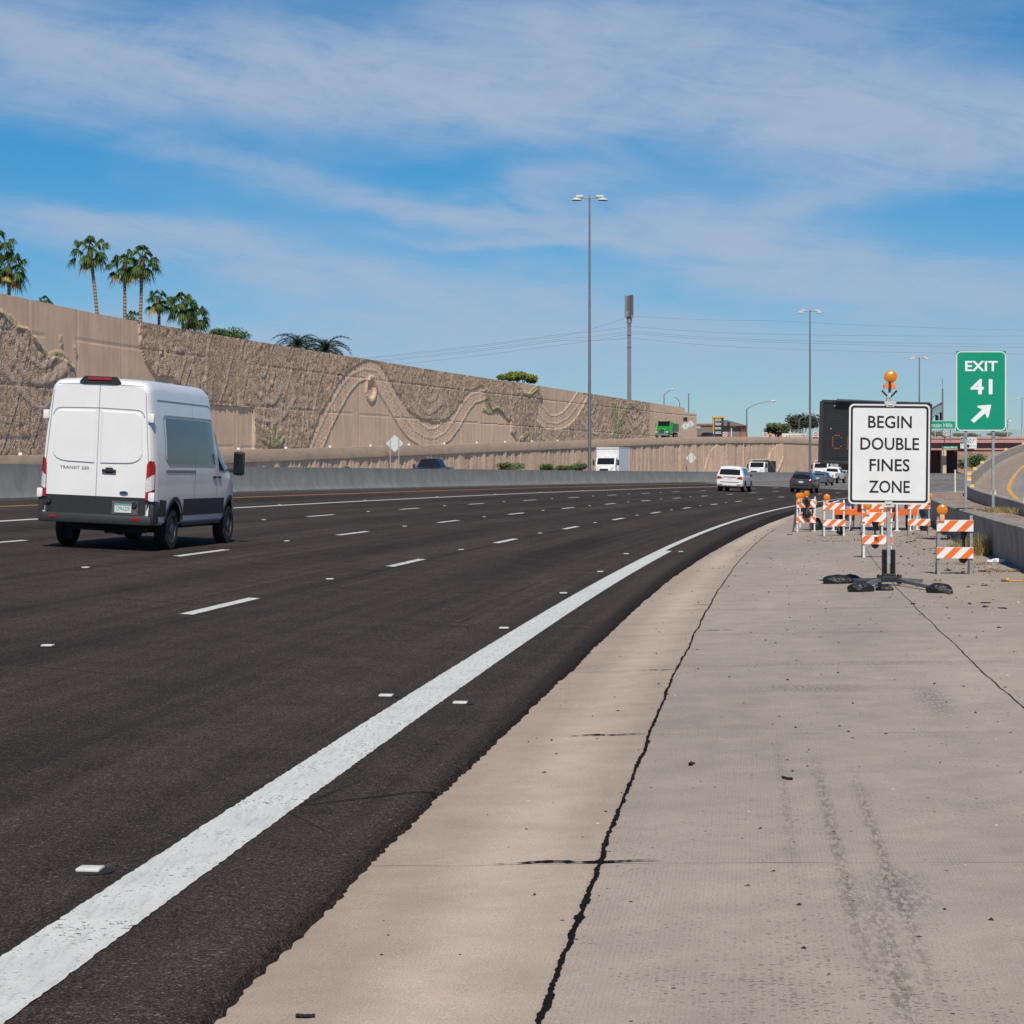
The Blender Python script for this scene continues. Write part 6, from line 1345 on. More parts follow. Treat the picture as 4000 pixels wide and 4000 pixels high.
lump('sandbag', 'plump grey-black sandbag on the left front leg of the white sign stand', gpt(3366, 2312) + Vector((.0, .06, .0)), (.20, .15, .095), .15, 5)
lump('sandbag', 'small crumpled black bag end on the ground in front of the springs', gpt(3455, 2307), (.13, .07, .05), -.3, 31)
lump('sandbag', 'black sandbag on the right front leg of the white sign stand', gpt(3668, 2316) + Vector((0, .02, .0)), (.19, .14, .10), -.15, 8)

# ---- barricades
def bpos(u, v): return on_ground(u, v)
b1 = barricade('nearest striped barricade on galvanised legs with one amber lamp, right of the white sign', bpos(3730, 2244), -.10, [(-.215, 1.095)], 1, GALV, ph=.04)
hang_bag('black plastic sandbag hanging on the nearest barricade', bpos(3730, 2244) + Vector((.17, .12, .18)), .62, .085, 2)
b2 = barricade('striped barricade with a small orange square sticker behind the post of the white sign', bpos(3427, 2178), -.08, [(-.20, 1.06)], 1, LEGW, ph=.10, patch=True)
hang_bag('black plastic sandbag hanging on the barricade behind the white sign post', bpos(3427, 2178) + Vector((-.03, .08, .18)), .60, .085, 4)
b3 = barricade('striped barricade with one amber lamp and white legs, second from the left', bpos(3258, 2094), -.05, [(-.20, 1.07)], 1, LEGW, ph=.02)
hang_bag('black bag slumped behind the barricade second from the left', bpos(3258, 2094) + Vector((.24, .4, .02)), .5, .12, 6)
b4 = barricade('leftmost striped barricade with two amber lamps, stripes leaning left', bpos(3148, 2078), .22, [(-.24, 1.08), (-.15, 1.09)], -1, LEGW, ph=.06)
hang_bag('black bag draped over the top of the leftmost barricade', bpos(3148, 2078) + Vector((.02, -.10, .42)), .60, .15, 9)
b5 = barricade('striped barricade standing right behind the leftmost one, one amber lamp', bpos(3163, 2062) + Vector((0, .5, 0)), .35, [(-.05, 1.10)], -1, LEGW, ph=.0)
lump('sandbag', 'black triangular bag leaning beside the leftmost barricades', bpos(3200, 2072) + Vector((0, .5, .0)), (.17, .14, .26), .4, 14)
b6 = barricade('striped barricade half hidden at the left edge of the white sign, without lamp', bpos(3300, 2068), .12, [], 1, LEGW, ph=.08)
b7 = barricade('striped barricade behind the middle one, partly under the white sign', bpos(3408, 2090), -.05, [], 1, LEGW, ph=.03)
b8 = barricade('striped barricade at the right edge of the white sign beside the low wall', bpos(3590, 2092), -.12, [(.27, 1.08)], 1, GALV, ph=.12)
lump('sandbag', 'black bag behind the barricade beside the low wall', bpos(3612, 2075) + Vector((.1, .5, .0)), (.14, .12, .28), .2, 17)
b9 = barricade('pale striped barricade behind the trailer wheel, its top rail just below the white sign', bpos(3510, 2076) + Vector((0, 1.6, 0)), .05, [], -1, LEGW, ph=.05)

# ---- message board trailer
Yv = 67.; tp = on_ground(3420, 2072); Yv = tp.y; K = Yv / FP
vm = thing('message_board', 'dark portable message board on an orange trailer, tilted behind the white sign', 'message board', tp, -.16)
w2 = 3.2; h2 = 238 * K; zc = EYE + (V0 - 1692) * K - tp.z; Mv = Matrix.Translation((-.02, 0, zc)) @ Matrix.Rotation(R(1.8), 4, 'Y')
BRD = pm('board_black', (.012, .013, .015), .45, var=.2, scale=4)
m = MB(); m.prism(rrect(w2, h2, .03, 3), .22, Mv @ RX); pan = m.build('board', BRD, vm)
m = MB()
for a, b, c, d in ((0, h2 / 2, w2, .09), (0, -h2 / 2, w2, .09), (-w2 / 2, 0, .12, h2), (w2 / 2, 0, .12, h2)): m.box(Mv @ Vector((a, -.225, b)), (c, .05, d), 0, M=Mv.to_3x3(), bev=.01)
m.build('board_frame', pm('board_frame_grey', (.025, .026, .03), .5, var=.2), pan)
DOT = pm('dark_led', (.05, .052, .055), .5, var=0); m = MB(); pitch = .046; nx, nz = int((w2 - .34) / pitch), int((h2 - .42) / pitch)
for i in range(nx):
    for j in range(nz):
        a, b = -w2 / 2 + .20 + i * pitch, -h2 / 2 + .18 + j * pitch; m.add([Mv @ Vector((a + p, -.232, b + q)) for p, q in ((-.009, -.009), (.009, -.009), (.009, .009), (-.009, .009))], [(0, 1, 2, 3)])
lm = m.build('led_grid', DOT, pan, kind='stuff')
LIT = pm('amber_led', (.26, .075, .018), .4, var=0, emit=(1., .25, .05), es=.05); m = MB()
G = {'C': ['01110', '10001', '10000', '10000', '10000', '10001', '01110'], 'A': ['01110', '10001', '10001', '11111', '10001', '10001', '10001']}
for ch, i0 in (('C', 0), ('A', 7)):
    for r_, row in enumerate(G[ch]):
        for c_, q in enumerate(row):
            if q == '1': a, b = -w2 / 2 + .36 + (i0 + c_) * .062, -.28 - .02 + (3 - r_) * .066; m.add([Mv @ Vector((a + p, -.236, b + s_)) for p, s_ in ((-.019, -.019), (.019, -.019), (.019, .019), (-.019, .019))], [(0, 1, 2, 3)])
m.build('lettering', LIT, pan)
m = MB()
for i, j in ((21, 31), (23, 30), (24, 30), (20, 22), (21, 21), (23, 21), (22, 9), (25, 10), (17, 1), (4, 33), (2, 18)):
    a, b = -w2 / 2 + .20 + i * pitch, -h2 / 2 + .18 + j * pitch; m.add([Mv @ Vector((a + p, -.238, b + s_)) for p, s_ in ((-.014, -.014), (.014, -.014), (.014, .014), (-.014, .014))], [(0, 1, 2, 3)])
m.build('bare_pixel', pm('pale_led', (.6, .62, .62), .4, var=0), pan)
m = MB(); m.box((-.06, .35, zc + h2 / 2 + .03), (2.2, 1.5, .05), 0, M=Matrix.Rotation(R(3.0), 3, 'Y') @ Matrix.Rotation(R(4), 3, 'X'), bev=.01); m.build('solar_panel', pm('solar_black', (.015, .016, .022), .25, var=.1), vm)
m = MB(); m.box((0, .25, zc * .5 + .2), (.16, .16, zc)); m.box((0, .22, zc - .3), (1.0, .12, .2)); m.build('mast', BLK, vm)
OFR = pm('trailer_orange', (.78, .14, .012), .45, var=.1, scale=3)
m = MB(); m.box((0, -.55, .56), (2.45, .10, .17), 0, bev=.015); m.box((0, .9, .56), (2.3, .10, .15), 0, bev=.015)
for sx in (-1, 1): m.box((sx * .6, .3, .56), (.1, 1.7, .14), 0, bev=.01)
m.box((0, 1.9, .55), (.1, 2.2, .12), 0, bev=.01); m.build('frame', OFR, vm)
m = MB(); text(m, '92', .52, .56, hgt=.13, y=-.605); m.build('lettering', INK, vm)
m = MB(); m.box((.25, -.1, .92), (.62, .8, .55), 0, bev=.03); m.build('battery_box', OFR, vm)
for x in (-.42, .56): bar(vm, 'tail_light', pm('dark_red_lamp', (.16, .008, .01), .3, var=.1), (x, -.61, .72), (.24, .06, .26), .02)
for x, y in ((-1.25, -.5), (1.0, -.6), (.62, -.55), (-.75, .9), (1.25, .9)):
    m = MB(); m.cyl((x, y - .08, .0), (x, y - .08, .85), .04, n=10); m.cyl((x, y - .08, .0), (x, y - .08, .02), .12, n=12); m.tube([(x, y - .08, .86), (x + .18, y - .08, .9)], .015, 6); m.build('jack', LEGW, vm, smooth=40)
for sx in (-1, 1):
    M2 = Matrix.Translation((sx * 1.0, .35, .36)) @ Matrix.Rotation(R(90) * sx, 4, 'Y'); m = MB(); m.lathe([(.22, -.1), (.33, -.1), (.36, -.06), (.36, .06), (.33, .1), (.22, .1)], 24, M2); wv_ = m.build('wheel', TYRE, vm, smooth=40)
    m = MB(); m.lathe([(.22, .08), (.20, .03), (.0, .05)], 20, M2); m.build('rim', LEGW, wv_, smooth=40)
    m = MB(); P = [[(sx * (1.0 - .13), .35 + .42 * math.cos(a), .38 + .42 * math.sin(a)), (sx * (1.0 + .14), .35 + .42 * math.cos(a), .38 + .42 * math.sin(a))] for a in np.linspace(.2, math.pi - .2, 12)]; m.grid(P); m.build('mudguard', BLK, vm, smooth=40)

# ---- worker and cones by the bridge
def skin_mesh(name, verts, edges, rad, mat, parent=None, sub=2):
    me = bpy.data.meshes.new(name); me.from_pydata(verts, edges, []); ob_ = bpy.data.objects.new(name, me); C.objects.link(ob_); ob_.modifiers.new('s', 'SKIN'); 
    for i, r_ in enumerate(rad): me.skin_vertices[0].data[i].radius = r_ if isinstance(r_, tuple) else (r_, r_)
    me.skin_vertices[0].data[0].use_root = True; sb = ob_.modifiers.new('u', 'SUBSURF'); sb.levels = sub; sb.render_levels = sub
    dg = bpy.context.evaluated_depsgraph_get(); dg.update(); m2 = bpy.data.meshes.new_from_object(ob_.evaluated_get(dg)); ob_.modifiers.clear(); ob_.data = m2; bpy.data.meshes.remove(me); m2.materials.append(mat); m2.name = name
    m2.polygons.foreach_set('use_smooth', [True] * len(m2.polygons)); ob_.parent = parent; return ob_
SKIN = pm('worker_clothes', (.06, .065, .08), .9, var=.15); VEST = pm('vest_orange', (.90, .22, .02), .7, var=.1)
c = PX(3008, 1700, 352.); pz = 7.32
w_ = thing('person', 'worker in an orange vest standing beside the do not enter sign at the bridge', 'person', (c.x, 352., pz), .6)
V = [(0, 0, .95), (0, -.02, 1.15), (0, -.06, 1.40), (0, -.08, 1.52), (0, -.12, 1.66), (-.10, 0, .90), (-.11, -.02, .5), (-.11, .02, .08), (-.11, -.1, .04), (.10, 0, .90), (.12, .03, .5), (.12, .05, .08), (.12, -.07, .04), (-.19, -.06, 1.42), (-.25, -.08, 1.15), (-.2, -.28, 1.0), (.19, -.06, 1.42), (.25, -.06, 1.15), (.2, -.26, .98)]
skin_mesh('body', V, [(0, 1), (1, 2), (2, 3), (3, 4), (0, 5), (5, 6), (6, 7), (7, 8), (0, 9), (9, 10), (10, 11), (11, 12), (2, 13), (13, 14), (14, 15), (2, 16), (16, 17), (17, 18)], [.15, .14, .15, .06, .11, .09, .07, .05, .05, .09, .07, .05, .05, .07, .055, .045, .07, .055, .045], SKIN, w_)
skin_mesh('vest', [(0, 0, .86), (0, -.02, 1.1), (0, -.06, 1.38), (-.19, -.06, 1.44), (.19, -.06, 1.44), (-.27, -.1, 1.14), (.27, -.1, 1.14)], [(0, 1), (1, 2), (2, 3), (2, 4), (3, 5), (4, 6)], [.19, .2, .19, .10, .10, .08, .08], VEST, w_)
m = MB(); m.lathe([(.15, 0), (.13, .02), (.12, .07), (.07, .12), (0, .135)], 14, Matrix.Translation((0, -.12, 1.70))); m.build('hard_hat', pm('hat_brown', (.05, .035, .025), .6, var=.1), w_, smooth=50)
cn = None
for u, lb in ((3033, 'orange traffic cone beside the worker, leftmost of three'), (3051, 'small orange traffic cone, middle of three before the bridge'), (3073, 'orange traffic cone at the bridge corner, rightmost of three')):
    c = PX(u, 1704, 352.)
    if cn is None:
        cn = thing('traffic_cone', lb, 'traffic cone', (c.x, 352., 7.36), 0, 'orange traffic cones by the bridge'); m = MB(); m.lathe([(.20, .04), (.16, .35), (.10, .9), (.05, 1.2), (0, 1.2)], 14); m.build('cone', RORG, cn, smooth=40); m = MB(); m.box((0, 0, .02), (.5, .5, .045), 0, bev=.01); m.build('base', BLK, cn)
    else: dup(cn, (c.x, 352., 7.36), 0, lb)
m = MB(); m.box((0, 0, 0), (4.2, .3, .8), 0, bev=.08); o = m.build('barrier_block', pm('barrier_white', (.70, .69, .64), .7, var=.1), smooth=40); o.location = PX(3107, 1702, 356.8); o.location.y = 358.2; tag(o, 'white concrete barrier block at the left end of the bridge', 'barrier')

# ---- litter and grit on the shoulder
rr = random.Random(4); mb = MB()
for k in range(900):
    s = 8 + 62 * rr.random() ** 1.2; d = -2. - 5. * rr.random() ** .7 if rr.random() < .85 else -1.0 - rr.random(); z = float(Hc(d) + grade(s)); x, y = xy(s, d); r = rr.uniform(.004, .013) * (1 + s / 60) ; a = rr.random() * 6
    if s > 24 and d < -5 and rr.random() < .4: r *= 2.2
    pts = [(float(x) + r * rr.uniform(.6, 1.6) * math.cos(a + k2 * 2.09), float(y) + r * rr.uniform(.6, 1.6) * math.sin(a + k2 * 2.09), z + .001) for k2 in range(3)] + [(float(x), float(y), z + r * rr.uniform(.5, 1.))]
    mb.add(pts, [(0, 1, 3), (1, 2, 3), (2, 0, 3), (0, 2, 1)], rr.choice((0, 0, 0, 0, 1, 2)))
mb.build('road_grit', [pm('grit_black', (.018, .017, .017), .9, var=0), pm('grit_brown', (.09, .06, .045), .9, var=0), pm('grit_pale', (.42, .38, .33), .9, var=0)], kind='stuff')
def scrap(name, label, cat, loc, L, wd, mat, seed, n=9, curl=.3, group=None):
    rr = random.Random(seed); mb = MB(); A, B = [], []; a = rr.random() * 6.28; p = Vector((0, 0, .012)); A2, B2 = [], []
    for i in range(n):
        a += rr.uniform(-curl, curl); p = p + Vector((math.cos(a), math.sin(a), 0)) * L / n; nrm = Vector((-math.sin(a), math.cos(a), 0)); q = wd * (.6 + .7 * rr.random()); z = .012 + wd * .5 * rr.random()
        A.append((p.x + nrm.x * q, p.y + nrm.y * q, z)); B.append((p.x - nrm.x * q, p.y - nrm.y * q, z * .6)); A2.append((A[-1][0], A[-1][1], z - .01)); B2.append((B[-1][0], B[-1][1], z * .6 - .01))
    mb.grid([A, B, B2, A2, A]); o = mb.build(name, mat); o.location = loc; tag(o, label, cat, group); return o
RUB = pm('tyre_scrap', (.014, .014, .015), .8, var=.3, scale=20); PAPR = pm('white_paper', (.74, .74, .74), .7, var=.06)
for u, v, L, wd, sd_, lb in ((3842, 2373, .18, .02, 1, 'curled black rubber scrap on the shoulder, right of the sign stand'), (3826, 2357, .15, .018, 2, 'black rubber scrap just behind another one right of the sign stand'), (3930, 2379, .14, .022, 3, 'flat black rubber scrap nearest the right frame edge'), (3560, 2362, .14, .012, 4, 'small black rubber scrap on the joint line right of the sign stand'),
                            (3095, 2088, .4, .03, 5, 'long thin black rubber scrap left of the leftmost barricade'), (3690, 2228, .25, .03, 6, 'black rubber scrap between the legs of the nearest barricade'), (3855, 2235, .3, .02, 7, 'black rubber strip right of the nearest barricade'), (2698, 2993, .10, .014, 8, 'small dark scrap on the concrete in the middle foreground'), (3104, 3048, .10, .012, 9, 'small dark scrap on the concrete in the right foreground'), (1236, 3972, .07, .010, 10, 'dark chip at the bottom edge of the concrete, lower left')):
    scrap('rubber_scrap', lb, 'rubber scrap', on_ground(u, v), L, wd, RUB, sd_, group='rubber scraps on the shoulder')
def crumple(label, loc, r, mat, seed, name='paper_litter', cat='litter', flat=.6):
    rr = np.random.RandomState(seed); mb = MB(); V = []; bm = bmesh.new(); bmesh.ops.create_icosphere(bm, subdivisions=2, radius=1)
    for v in bm.verts: d = v.co.normalized(); v.co = d * (.6 + .6 * rr.rand()); v.co.z = max(v.co.z * flat, -.1) + .1
    bm.verts.index_update(); mb.add([tuple(Vector(v.co) * r) for v in bm.verts], [[v.index for v in f.verts] for f in bm.faces]); bm.free(); o = mb.build(name, mat); o.location = loc; tag(o, label, cat); return o
c = on_ground(3893, 2198); crumple('crumpled white paper litter lying beside the low wall', c, .14, PAPR, 3).scale = (1.3, .8, 1.)
c = on_ground(3862, 2197); crumple('pale flat paper cup lying left of the crumpled paper', c, .075, pm('paper_cup', (.6, .64, .58), .6, var=.1), 5)
c = on_ground(3700, 2095); crumple('small white scrap by the low wall behind the barricade', c, .07, PAPR, 7)
LEAFD = pm('dead_leaf', (.26, .15, .065), .9, var=.3, scale=30)
def leaf_litter(label, u, v, n, sx, sy, seed, mats=(LEAFD,)):
    c = on_ground(u, v); rr = random.Random(seed); mb = MB()
    for k in range(n):
        p = Vector((rr.gauss(0, sx), rr.gauss(0, sy), .005 + .05 * rr.random() ** 3)); L = rr.uniform(.02, .07); a = rr.random() * 6.28; t = Vector((math.cos(a), math.sin(a), rr.uniform(-.2, .5))) * L; n_ = Vector((-math.sin(a), math.cos(a), rr.uniform(-.3, .3))) * L * .3
        mb.add([p - t, p + n_, p + t, p - n_], [(0, 1, 2, 3)], rr.randrange(len(mats)))
    o = mb.build('leaf_litter', list(mats), kind='stuff'); o.location = c; return o
TWIG = pm('twig_brown', (.17, .11, .06), .9, var=.3, scale=20); STRW = pm('straw', (.42, .32, .17), .9, var=.2, scale=20)
leaf_litter('l', 3925, 2232, 260, .42, .30, 1, (LEAFD, TWIG, STRW)); leaf_litter('l', 3640, 2098, 200, .55, .35, 2, (LEAFD, STRW, TWIG)); leaf_litter('l', 3860, 2205, 200, .6, .25, 3, (LEAFD, TWIG)); leaf_litter('l', 3250, 2115, 60, .4, .3, 4, (STRW, LEAFD)); leaf_litter('l', 3560, 2120, 120, 1., 1.6, 6, (TWIG, LEAFD))
c = on_ground(3935, 2272); t = thing('orange_stake', 'thin orange stick with a black end lying at the right frame edge', 'stick', c, .04); m = MB(); m.cyl((0, 0, .015), (.75, -.05, .012), .012, n=8); m.build('shaft', pm('stick_orange', (.62, .27, .04), .6, var=.1), t); m = MB(); m.cyl((-.10, 0, .015), (.02, 0, .015), .016, n=8); m.build('grip', BLK, t); bar(t, 'tab', pm('tab_yellow', (.85, .45, .02), .5, var=0), (.0, 0, .04), (.05, .03, .04), .01)
# ================================================================== PLANTS
def leafmat(name, c0, c1, trans=.15):
    n = NT(name); ob = n.tc.outputs['Object']; g = n.t.nodes.new('ShaderNodeNewGeometry'); v = n.ramp(n.noise(ob, .9, 4, .6), [(.3, c0), (.7, c1)])
    rnd = n.ramp(n.attr('tone')['Fac'], [(0., .6), (1., 1.35)]); v = n.mix(1., v, rnd, 'MULTIPLY'); n.b.inputs['Specular IOR Level'].default_value = .3
    m = n.done(v, .6); n.b.inputs['Transmission Weight'].default_value = 0; return m
PALMG = leafmat('palm_green', (.016, .042, .008), (.06, .12, .02)); PALMY = leafmat('palm_dry', (.20, .15, .03), (.34, .25, .05)); DATEG = leafmat('date_palm_green', (.012, .026, .012), (.045, .075, .03))
OLIVE = leafmat('olive_green', (.045, .065, .022), (.13, .16, .055)); PINEG = leafmat('pine_green', (.02, .028, .018), (.06, .07, .045)); YGRN = leafmat('yellow_green', (.06, .10, .015), (.24, .24, .03)); BUSHG = leafmat('bush_green', (.04, .07, .02), (.14, .20, .07)); MESQ = leafmat('mesquite_green', (.035, .07, .03), (.09, .15, .06)); DRYG = leafmat('dry_grass', (.30, .19, .075), (.52, .37, .17)); GRNG = leafmat('green_grass', (.09, .10, .035), (.2, .2, .08))
n = NT('palm_bark'); ob = n.tc.outputs['Object']; wv = n.t.nodes.new('ShaderNodeTexWave'); wv.bands_direction = 'Z'; n.lk(ob, wv.inputs[0]); wv.inputs['Scale'].default_value = 1.1; wv.inputs['Distortion'].default_value = 1.5; wv.inputs['Detail'].default_value = 3
col = n.ramp(wv.outputs['Fac'], [(.2, (.15, .11, .08)), (.7, (.34, .265, .20))]); n.bump(wv.outputs['Fac'], .6, .05); PBARK = n.done(col, .95)
BARK = pm('bark', (.13, .095, .07), .95, var=.25, scale=6, bump=.5, bscale=20); SKIRT = pm('palm_boots', (.13, .07, .04), .95, var=.3, scale=10, bump=.6, bscale=12)
def tone(o, seed):
    me = o.data; k = len(me.vertices); r_ = np.random.RandomState(seed); a = me.attributes.new('tone', 'FLOAT', 'FACE'); a.data.foreach_set('value', r_.rand(len(me.polygons)).astype(np.float32))
def fan_palm(label, u, vtop, Y, zbase, rc, seed, dry=1, leaves=21, lean=0.):
    """Washingtonia: vtop is the image row of the crown centre"""
    rr = random.Random(seed); c = PX(u, vtop, Y); t = thing('palm_tree', label, 'palm tree', (c.x - lean, Y, zbase), 0, 'fan palms behind the tall wall'); H = c.z - zbase
    m = MB(); L = [(lean * (f ** 2), 0, H * f) for f in np.linspace(0, 1, 9)]; m.tube(L, [.17 - .04 * f for f in np.linspace(0, 1, 9)], 12); m.build('trunk', PBARK, t, smooth=60)
    m = MB(); m.tube([(lean, 0, H - 1.35), (lean, 0, H - 1.0), (lean, 0, H - .3), (lean, 0, H + .25)], [.16, .25, .26, .12], 12)
    for k in range(26):
        a = rr.random() * 6.28; z = H - rr.uniform(.1, 1.2); m.add([(lean + .22 * math.cos(a - .2), .22 * math.sin(a - .2), z), (lean + .22 * math.cos(a + .2), .22 * math.sin(a + .2), z), (lean + .36 * math.cos(a), .36 * math.sin(a), z + .35)], [(0, 1, 2)])
    m.build('leaf_bases', SKIRT, t)
    mb = MB()
    for k in range(leaves):
        f = (k + .5) / leaves; elv = R(88 - 132 * f ** .85 + rr.uniform(-9, 9)); az_ = k * 2.399 + rr.uniform(-.3, .3); d = Vector((math.cos(elv) * math.cos(az_), math.cos(elv) * math.sin(az_), math.sin(elv)))
        o = Vector((lean, 0, H)); pl = rc * rr.uniform(.46, .78); side = d.cross(Vector((0, 0, 1))); side = side.normalized() if side.length > .1 else Vector((1, 0, 0)); upv = side.cross(d).normalized()
        e = o + d * pl + Vector((0, 0, -.10 * pl)); mi = 1 if k >= leaves - dry else 0
        w_ = .018 * rc; mb.add([o + side * w_, o - side * w_, e - side * w_, e + side * w_], [(0, 1, 2, 3)], mi)
        fl = rc * rr.uniform(.46, .62); nb = 13; fold = rr.uniform(.25, .6)
        for i in range(nb):
            b = R(-88 + 176 * i / (nb - 1)); ln = fl * (1 - .28 * abs(b) / 1.54) * rr.uniform(.88, 1.08); q = (d * math.cos(b) + side * math.sin(b) - upv * fold * abs(math.sin(b)) * .6).normalized(); pw = side.cross(q) if abs(b) < .2 else d.cross(q); pw = (d * -math.sin(b) + side * math.cos(b)).normalized() * fl * .085
            P = []
            for s_ in (0., .45, .78, 1.0):
                p = e + q * ln * s_ + Vector((0, 0, -ln * (1.35 * max(0, s_ - .3) ** 1.6) * (.8 + .7 * rr.random()))); wq = (1, 1.15, .55, .05)[(0, .45, .78, 1.0).index(s_)] * (.25 if s_ == 0 else 1)
                P.append([p - pw * wq, p + pw * wq])
            mb.grid(P, mi)
    cr = mb.build('crown', [PALMG, PALMY], t); tone(cr, seed); return t
K_ = lambda u, v: (u * .3623, 900 + v * .3623)
fan_palm('tallest fan palm, standing alone with a slender trunk behind the tan wall', *K_(968, 225), 178, 8.5, 1.75, 1, lean=-.9)
fan_palm('slender fan palm with a drooping yellow leaf, left one of the close pair', *K_(1345, 370), 182, 8.5, 1.55, 2, dry=2)
fan_palm('slender fan palm, right one of the close pair, crowns touching', *K_(1535, 330), 180, 8.5, 1.75, 3, dry=1, lean=.25)
fan_palm('fan palm at the left frame edge with a dark thick trunk', *K_(97, 400), 165, 8.5, 1.65, 4, dry=2, leaves=25)
fan_palm('fan palm cut off by the left frame edge, highest of all', *K_(-70, 130), 160, 8.5, 1.6, 5)
fan_palm('low fan palm right of the close pair, trunk short above the wall', *K_(1715, 745), 190, 8.5, 1.35, 6)
fan_palm('bushy fan palm, left of the two overlapping low ones', *k3([(985, 470)])[0], 194, 8.5, 1.6, 7, leaves=25)
fan_palm('bushy fan palm, right of the two overlapping low ones', *k3([(1050, 530)])[0], 198, 8.5, 1.55, 8, leaves=25)
fan_palm('small fan palm whose crown just shows above the wall between the tall trunks', *k3([(712, 545)])[0], 188, 8.5, .95, 9)
fan_palm('tiny palm tips showing above the wall left of the tallest palm', *k3([(240, 462)])[0], 175, 8.5, .75, 10, leaves=22)
def date_palm(label, u, v, Y, rc, seed):
    rr = random.Random(seed); c = PX(u, v, Y); t = thing('date_palm', label, 'palm tree', (c.x, Y, 8.5), 0, 'date palms behind the tall wall'); H = c.z - 8.5; m = MB(); m.tube([(0, 0, 0), (0, 0, H * .5), (0, 0, H)], [.35, .32, .4], 12); m.build('trunk', PBARK, t, smooth=60); mb = MB()
    for k in range(34):
        elv = R(78 - 92 * (k / 34)); az_ = k * 2.399; d0 = Vector((math.cos(az_), math.sin(az_), 0)); P = [Vector((0, 0, H))]; L = rc * rr.uniform(.9, 1.15); e = elv
        for i in range(9): P.append(P[-1] + (d0 * math.cos(e) + Vector((0, 0, math.sin(e)))) * L / 9); e -= R(11 + 3 * rr.random())
        for i in range(1, 10):
            tdir = (P[i] - P[i - 1]).normalized(); sd_ = tdir.cross(Vector((0, 0, 1))).normalized(); up = sd_.cross(tdir)
            for j in range(5):
                o = P[i - 1].lerp(P[i], j / 3)
                for sg in (-1, 1): ll = L * .20 * (1 - .5 * abs(i - 4.5) / 5); q = (sd_ * sg * .8 + tdir * .6 + up * .35).normalized() * ll; mb.add([o, o + tdir * .05 * L * .5, o + q], [(0, 1, 2)])
        mb.tube(P, [.03 * (1 - i / 12) for i in range(10)], 4)
    cr = mb.build('crown', DATEG, t); tone(cr, seed)
date_palm('dark date palm crown with arching fronds above the wall, left one of two', *k3([(1605, 695)])[0], 240, 3.0, 1); date_palm('dark date palm crown with arching fronds above the wall, right one of two', *k3([(1755, 722)])[0], 246, 3.2, 2)
def tree(label, u, vbot, vtop, wpx, Y, zb, mat, seed, n=2600, leaf=.22, cat='tree', name='tree', blobs=9, group=None, flat=1.):
    rr = random.Random(seed); K = Y / FP; c = PX(u, vbot, Y); ztop = EYE + (V0 - vtop) * K; zc0 = EYE + (V0 - vbot) * K; t = thing(name, label, cat, (c.x, Y, zb), 0, group); W, H = wpx * K / 2, ztop - zc0; h0 = zc0 - zb
    B_ = [(Vector((rr.uniform(-.8, .8) * W, rr.uniform(-.7, .7) * W, h0 + H * rr.uniform(.25, .72))), rr.uniform(.30, .5)) for _ in range(blobs)] + [(Vector((0, 0, h0 + H * .62)), .62)]
    m = MB(); m.tube([(0, 0, 0), (.1, 0, max(.3, h0 * .6 + H * .15)), (0, 0, h0 + H * .45)], [max(.12, W * .07), max(.09, W * .05), .04], 8)
    for p, r_ in B_[:6]: m.tube([(0, 0, max(.2, h0 * .5 + H * .1)), (p.x * .5, p.y * .5, (p.z + h0) * .5 + .2), tuple(p)], [max(.07, W * .035), .05, .02], 6)
    m.build('trunk', BARK, t, smooth=60); mb = MB()
    for k in range(n):
        p, r_ = B_[rr.randrange(len(B_))]; d = Vector((rr.gauss(0, 1), rr.gauss(0, 1), rr.gauss(0, 1))).normalized() * (rr.random() ** .45) * r_; q = p + Vector((d.x * W * 1.0, d.y * W, d.z * H * .62 * flat))
        if q.z < h0 - .1: continue
        a = Vector((rr.gauss(0, 1), rr.gauss(0, 1), rr.gauss(0, .7))).normalized() * leaf * rr.uniform(.5, 1.3); b = a.orthogonal().normalized() * leaf * rr.uniform(.25, .5); mb.add([q - a, q + b, q + a, q - b], [(0, 1, 2, 3)])
    cr = mb.build('crown', mat, t); tone(cr, seed); return t
G_ = lambda: None
tree('feathery green tree with a wide crown above the wall right of the palms', 915, 1350, 1276, 175, 215, 8.5, MESQ, 1, 3000, .16)
tree('yellow-green flowering tree top above the middle of the tan wall', 2022, 1500, 1448, 150, 300, 8.5, YGRN, 2, 2600, .26)
tree('round olive green tree beside the bridge, left of the dark tree', 3036, 1704, 1650, 125, 405, 7.1, OLIVE, 3, 3200, .30)
tree('tall dark ragged pine tree behind the bridge left of the message board', 3135, 1700, 1610, 125, 440, 7.1, PINEG, 4, 2600, .36, blobs=14, name='pine_tree')
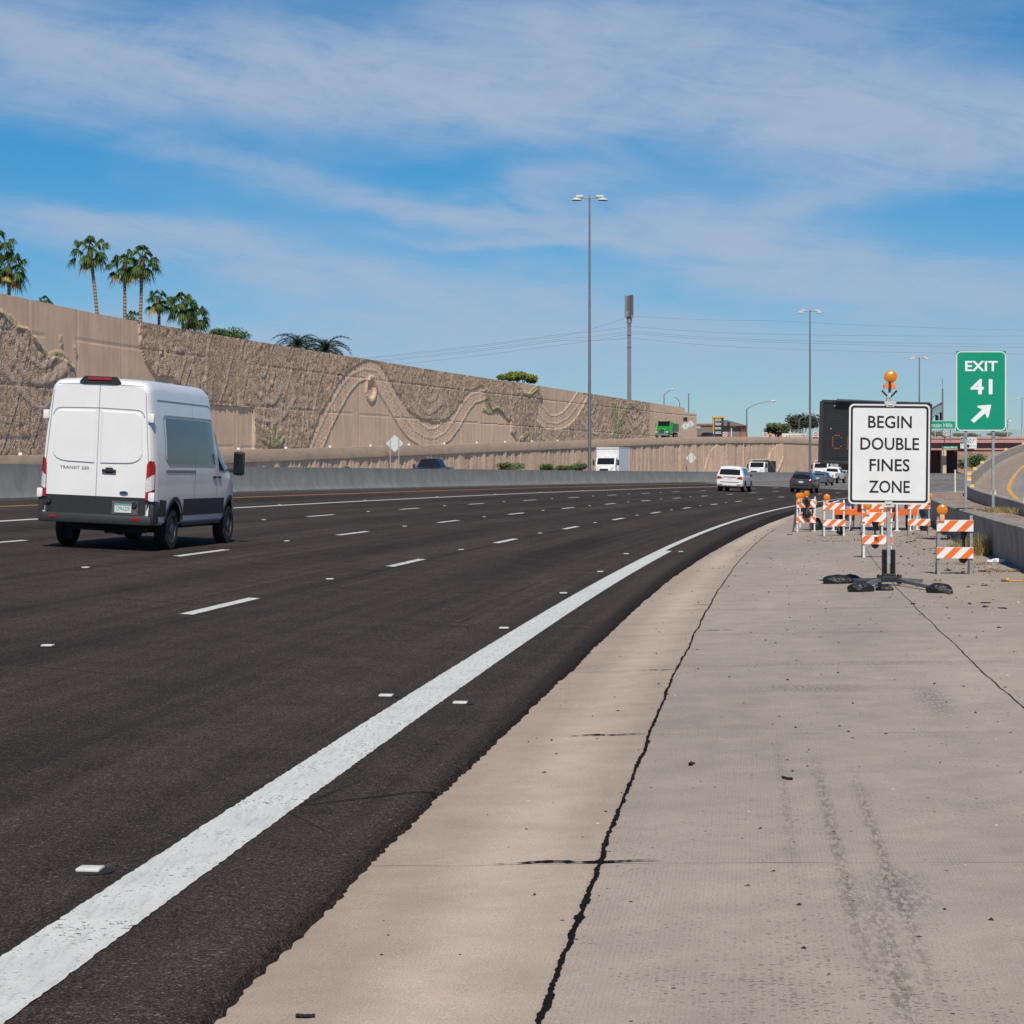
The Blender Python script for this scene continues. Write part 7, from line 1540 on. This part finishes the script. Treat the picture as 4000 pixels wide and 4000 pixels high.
for i, (u, vt, w2_) in enumerate(((1992, 1803, 105), (2142, 1810, 80), (2200, 1816, 85), (2262, 1804, 60), (1355, 1822, 45))):
    s = s_at(u, 42.); x, y = xy(s, 42.); tree(('widest leafy green bush behind the median barrier, left of the nearest tall lamp', 'small leafy green bush behind the median barrier, second of the row', 'low leafy green bush behind the median barrier, third of the row', 'leafy green bush behind the median barrier just left of the lamp post', 'tiny bush showing above the median barrier left of the diamond sign')[i], u, 1850, vt, w2_, float(y), 1., BUSHG, 20 + i, 1100, .15, 'bush', 'bush', 7, 'bushes along the foot of the ribbed wall')
for i, (u, vb, vt, w2_, Y) in enumerate(((3650, 1800, 1765, 60, 455), (3800, 1830, 1765, 110, 440), (3655, 1706, 1684, 60, 470), (3780, 1706, 1690, 100, 500), (3920, 1706, 1688, 120, 500))):
    tree(('dark bushy tree seen under the bridge left of the pier', 'dark bushy tree seen under the bridge right of the pier', 'small shrub behind the bridge fence right of the white sign', 'low shrub behind the bridge fence beside the exit sign post', 'low shrub behind the bridge fence at the right end')[i], u, vb, vt, w2_, Y, 2.5 if i < 2 else 7.1, MESQ if i < 2 else OLIVE, 40 + i, 1500, .3, 'tree' if i < 2 else 'bush', 'tree' if i < 2 else 'bush', 9)
def grass(label, u, v, n, sx, sy, h, mats, seed, loc=None, name='dry_grass'):
    c = loc or on_ground(u, v); rr = random.Random(seed); mb = MB()
    for k in range(n):
        p = Vector((rr.gauss(0, sx), rr.gauss(0, sy), 0)); L = h * rr.uniform(.35, 1.1); a = rr.random() * 6.28; ln = rr.uniform(.1, .7); d = Vector((math.cos(a) * ln, math.sin(a) * ln, 1)).normalized(); w_ = .004; sd_ = Vector((-math.sin(a), math.cos(a), 0)) * w_
        P = []
        for f in (0, .4, .75, 1.): q = p + d * L * f + Vector((math.cos(a), math.sin(a), -.3)) * L * .25 * f * f; ww_ = sd_ * (1 - .85 * f); P.append([q - ww_, q + ww_])
        mb.grid(P, rr.randrange(len(mats)))
    o = mb.build(name, list(mats)); o.location = c; tone(o, seed); tag(o, label, 'grass'); return o
grass('tuft of dry tan grass growing against the low concrete wall', 3868, 2170, 1500, .36, .30, .52, (DRYG, DRYG, GRNG), 1, loc=on_ground(3862, 2168))
grass('short dry weeds at the foot of the low wall behind the nearest barricade', 3790, 2150, 500, .25, .3, .3, (DRYG, GRNG), 2)
c = PX(3925, 2004, 50.5); c.z = .82; grass('patch of olive weeds in the gravel beside the right sign post', 0, 0, 1300, .30, .9, .17, (GRNG, DRYG), 3, loc=c, name='weeds')
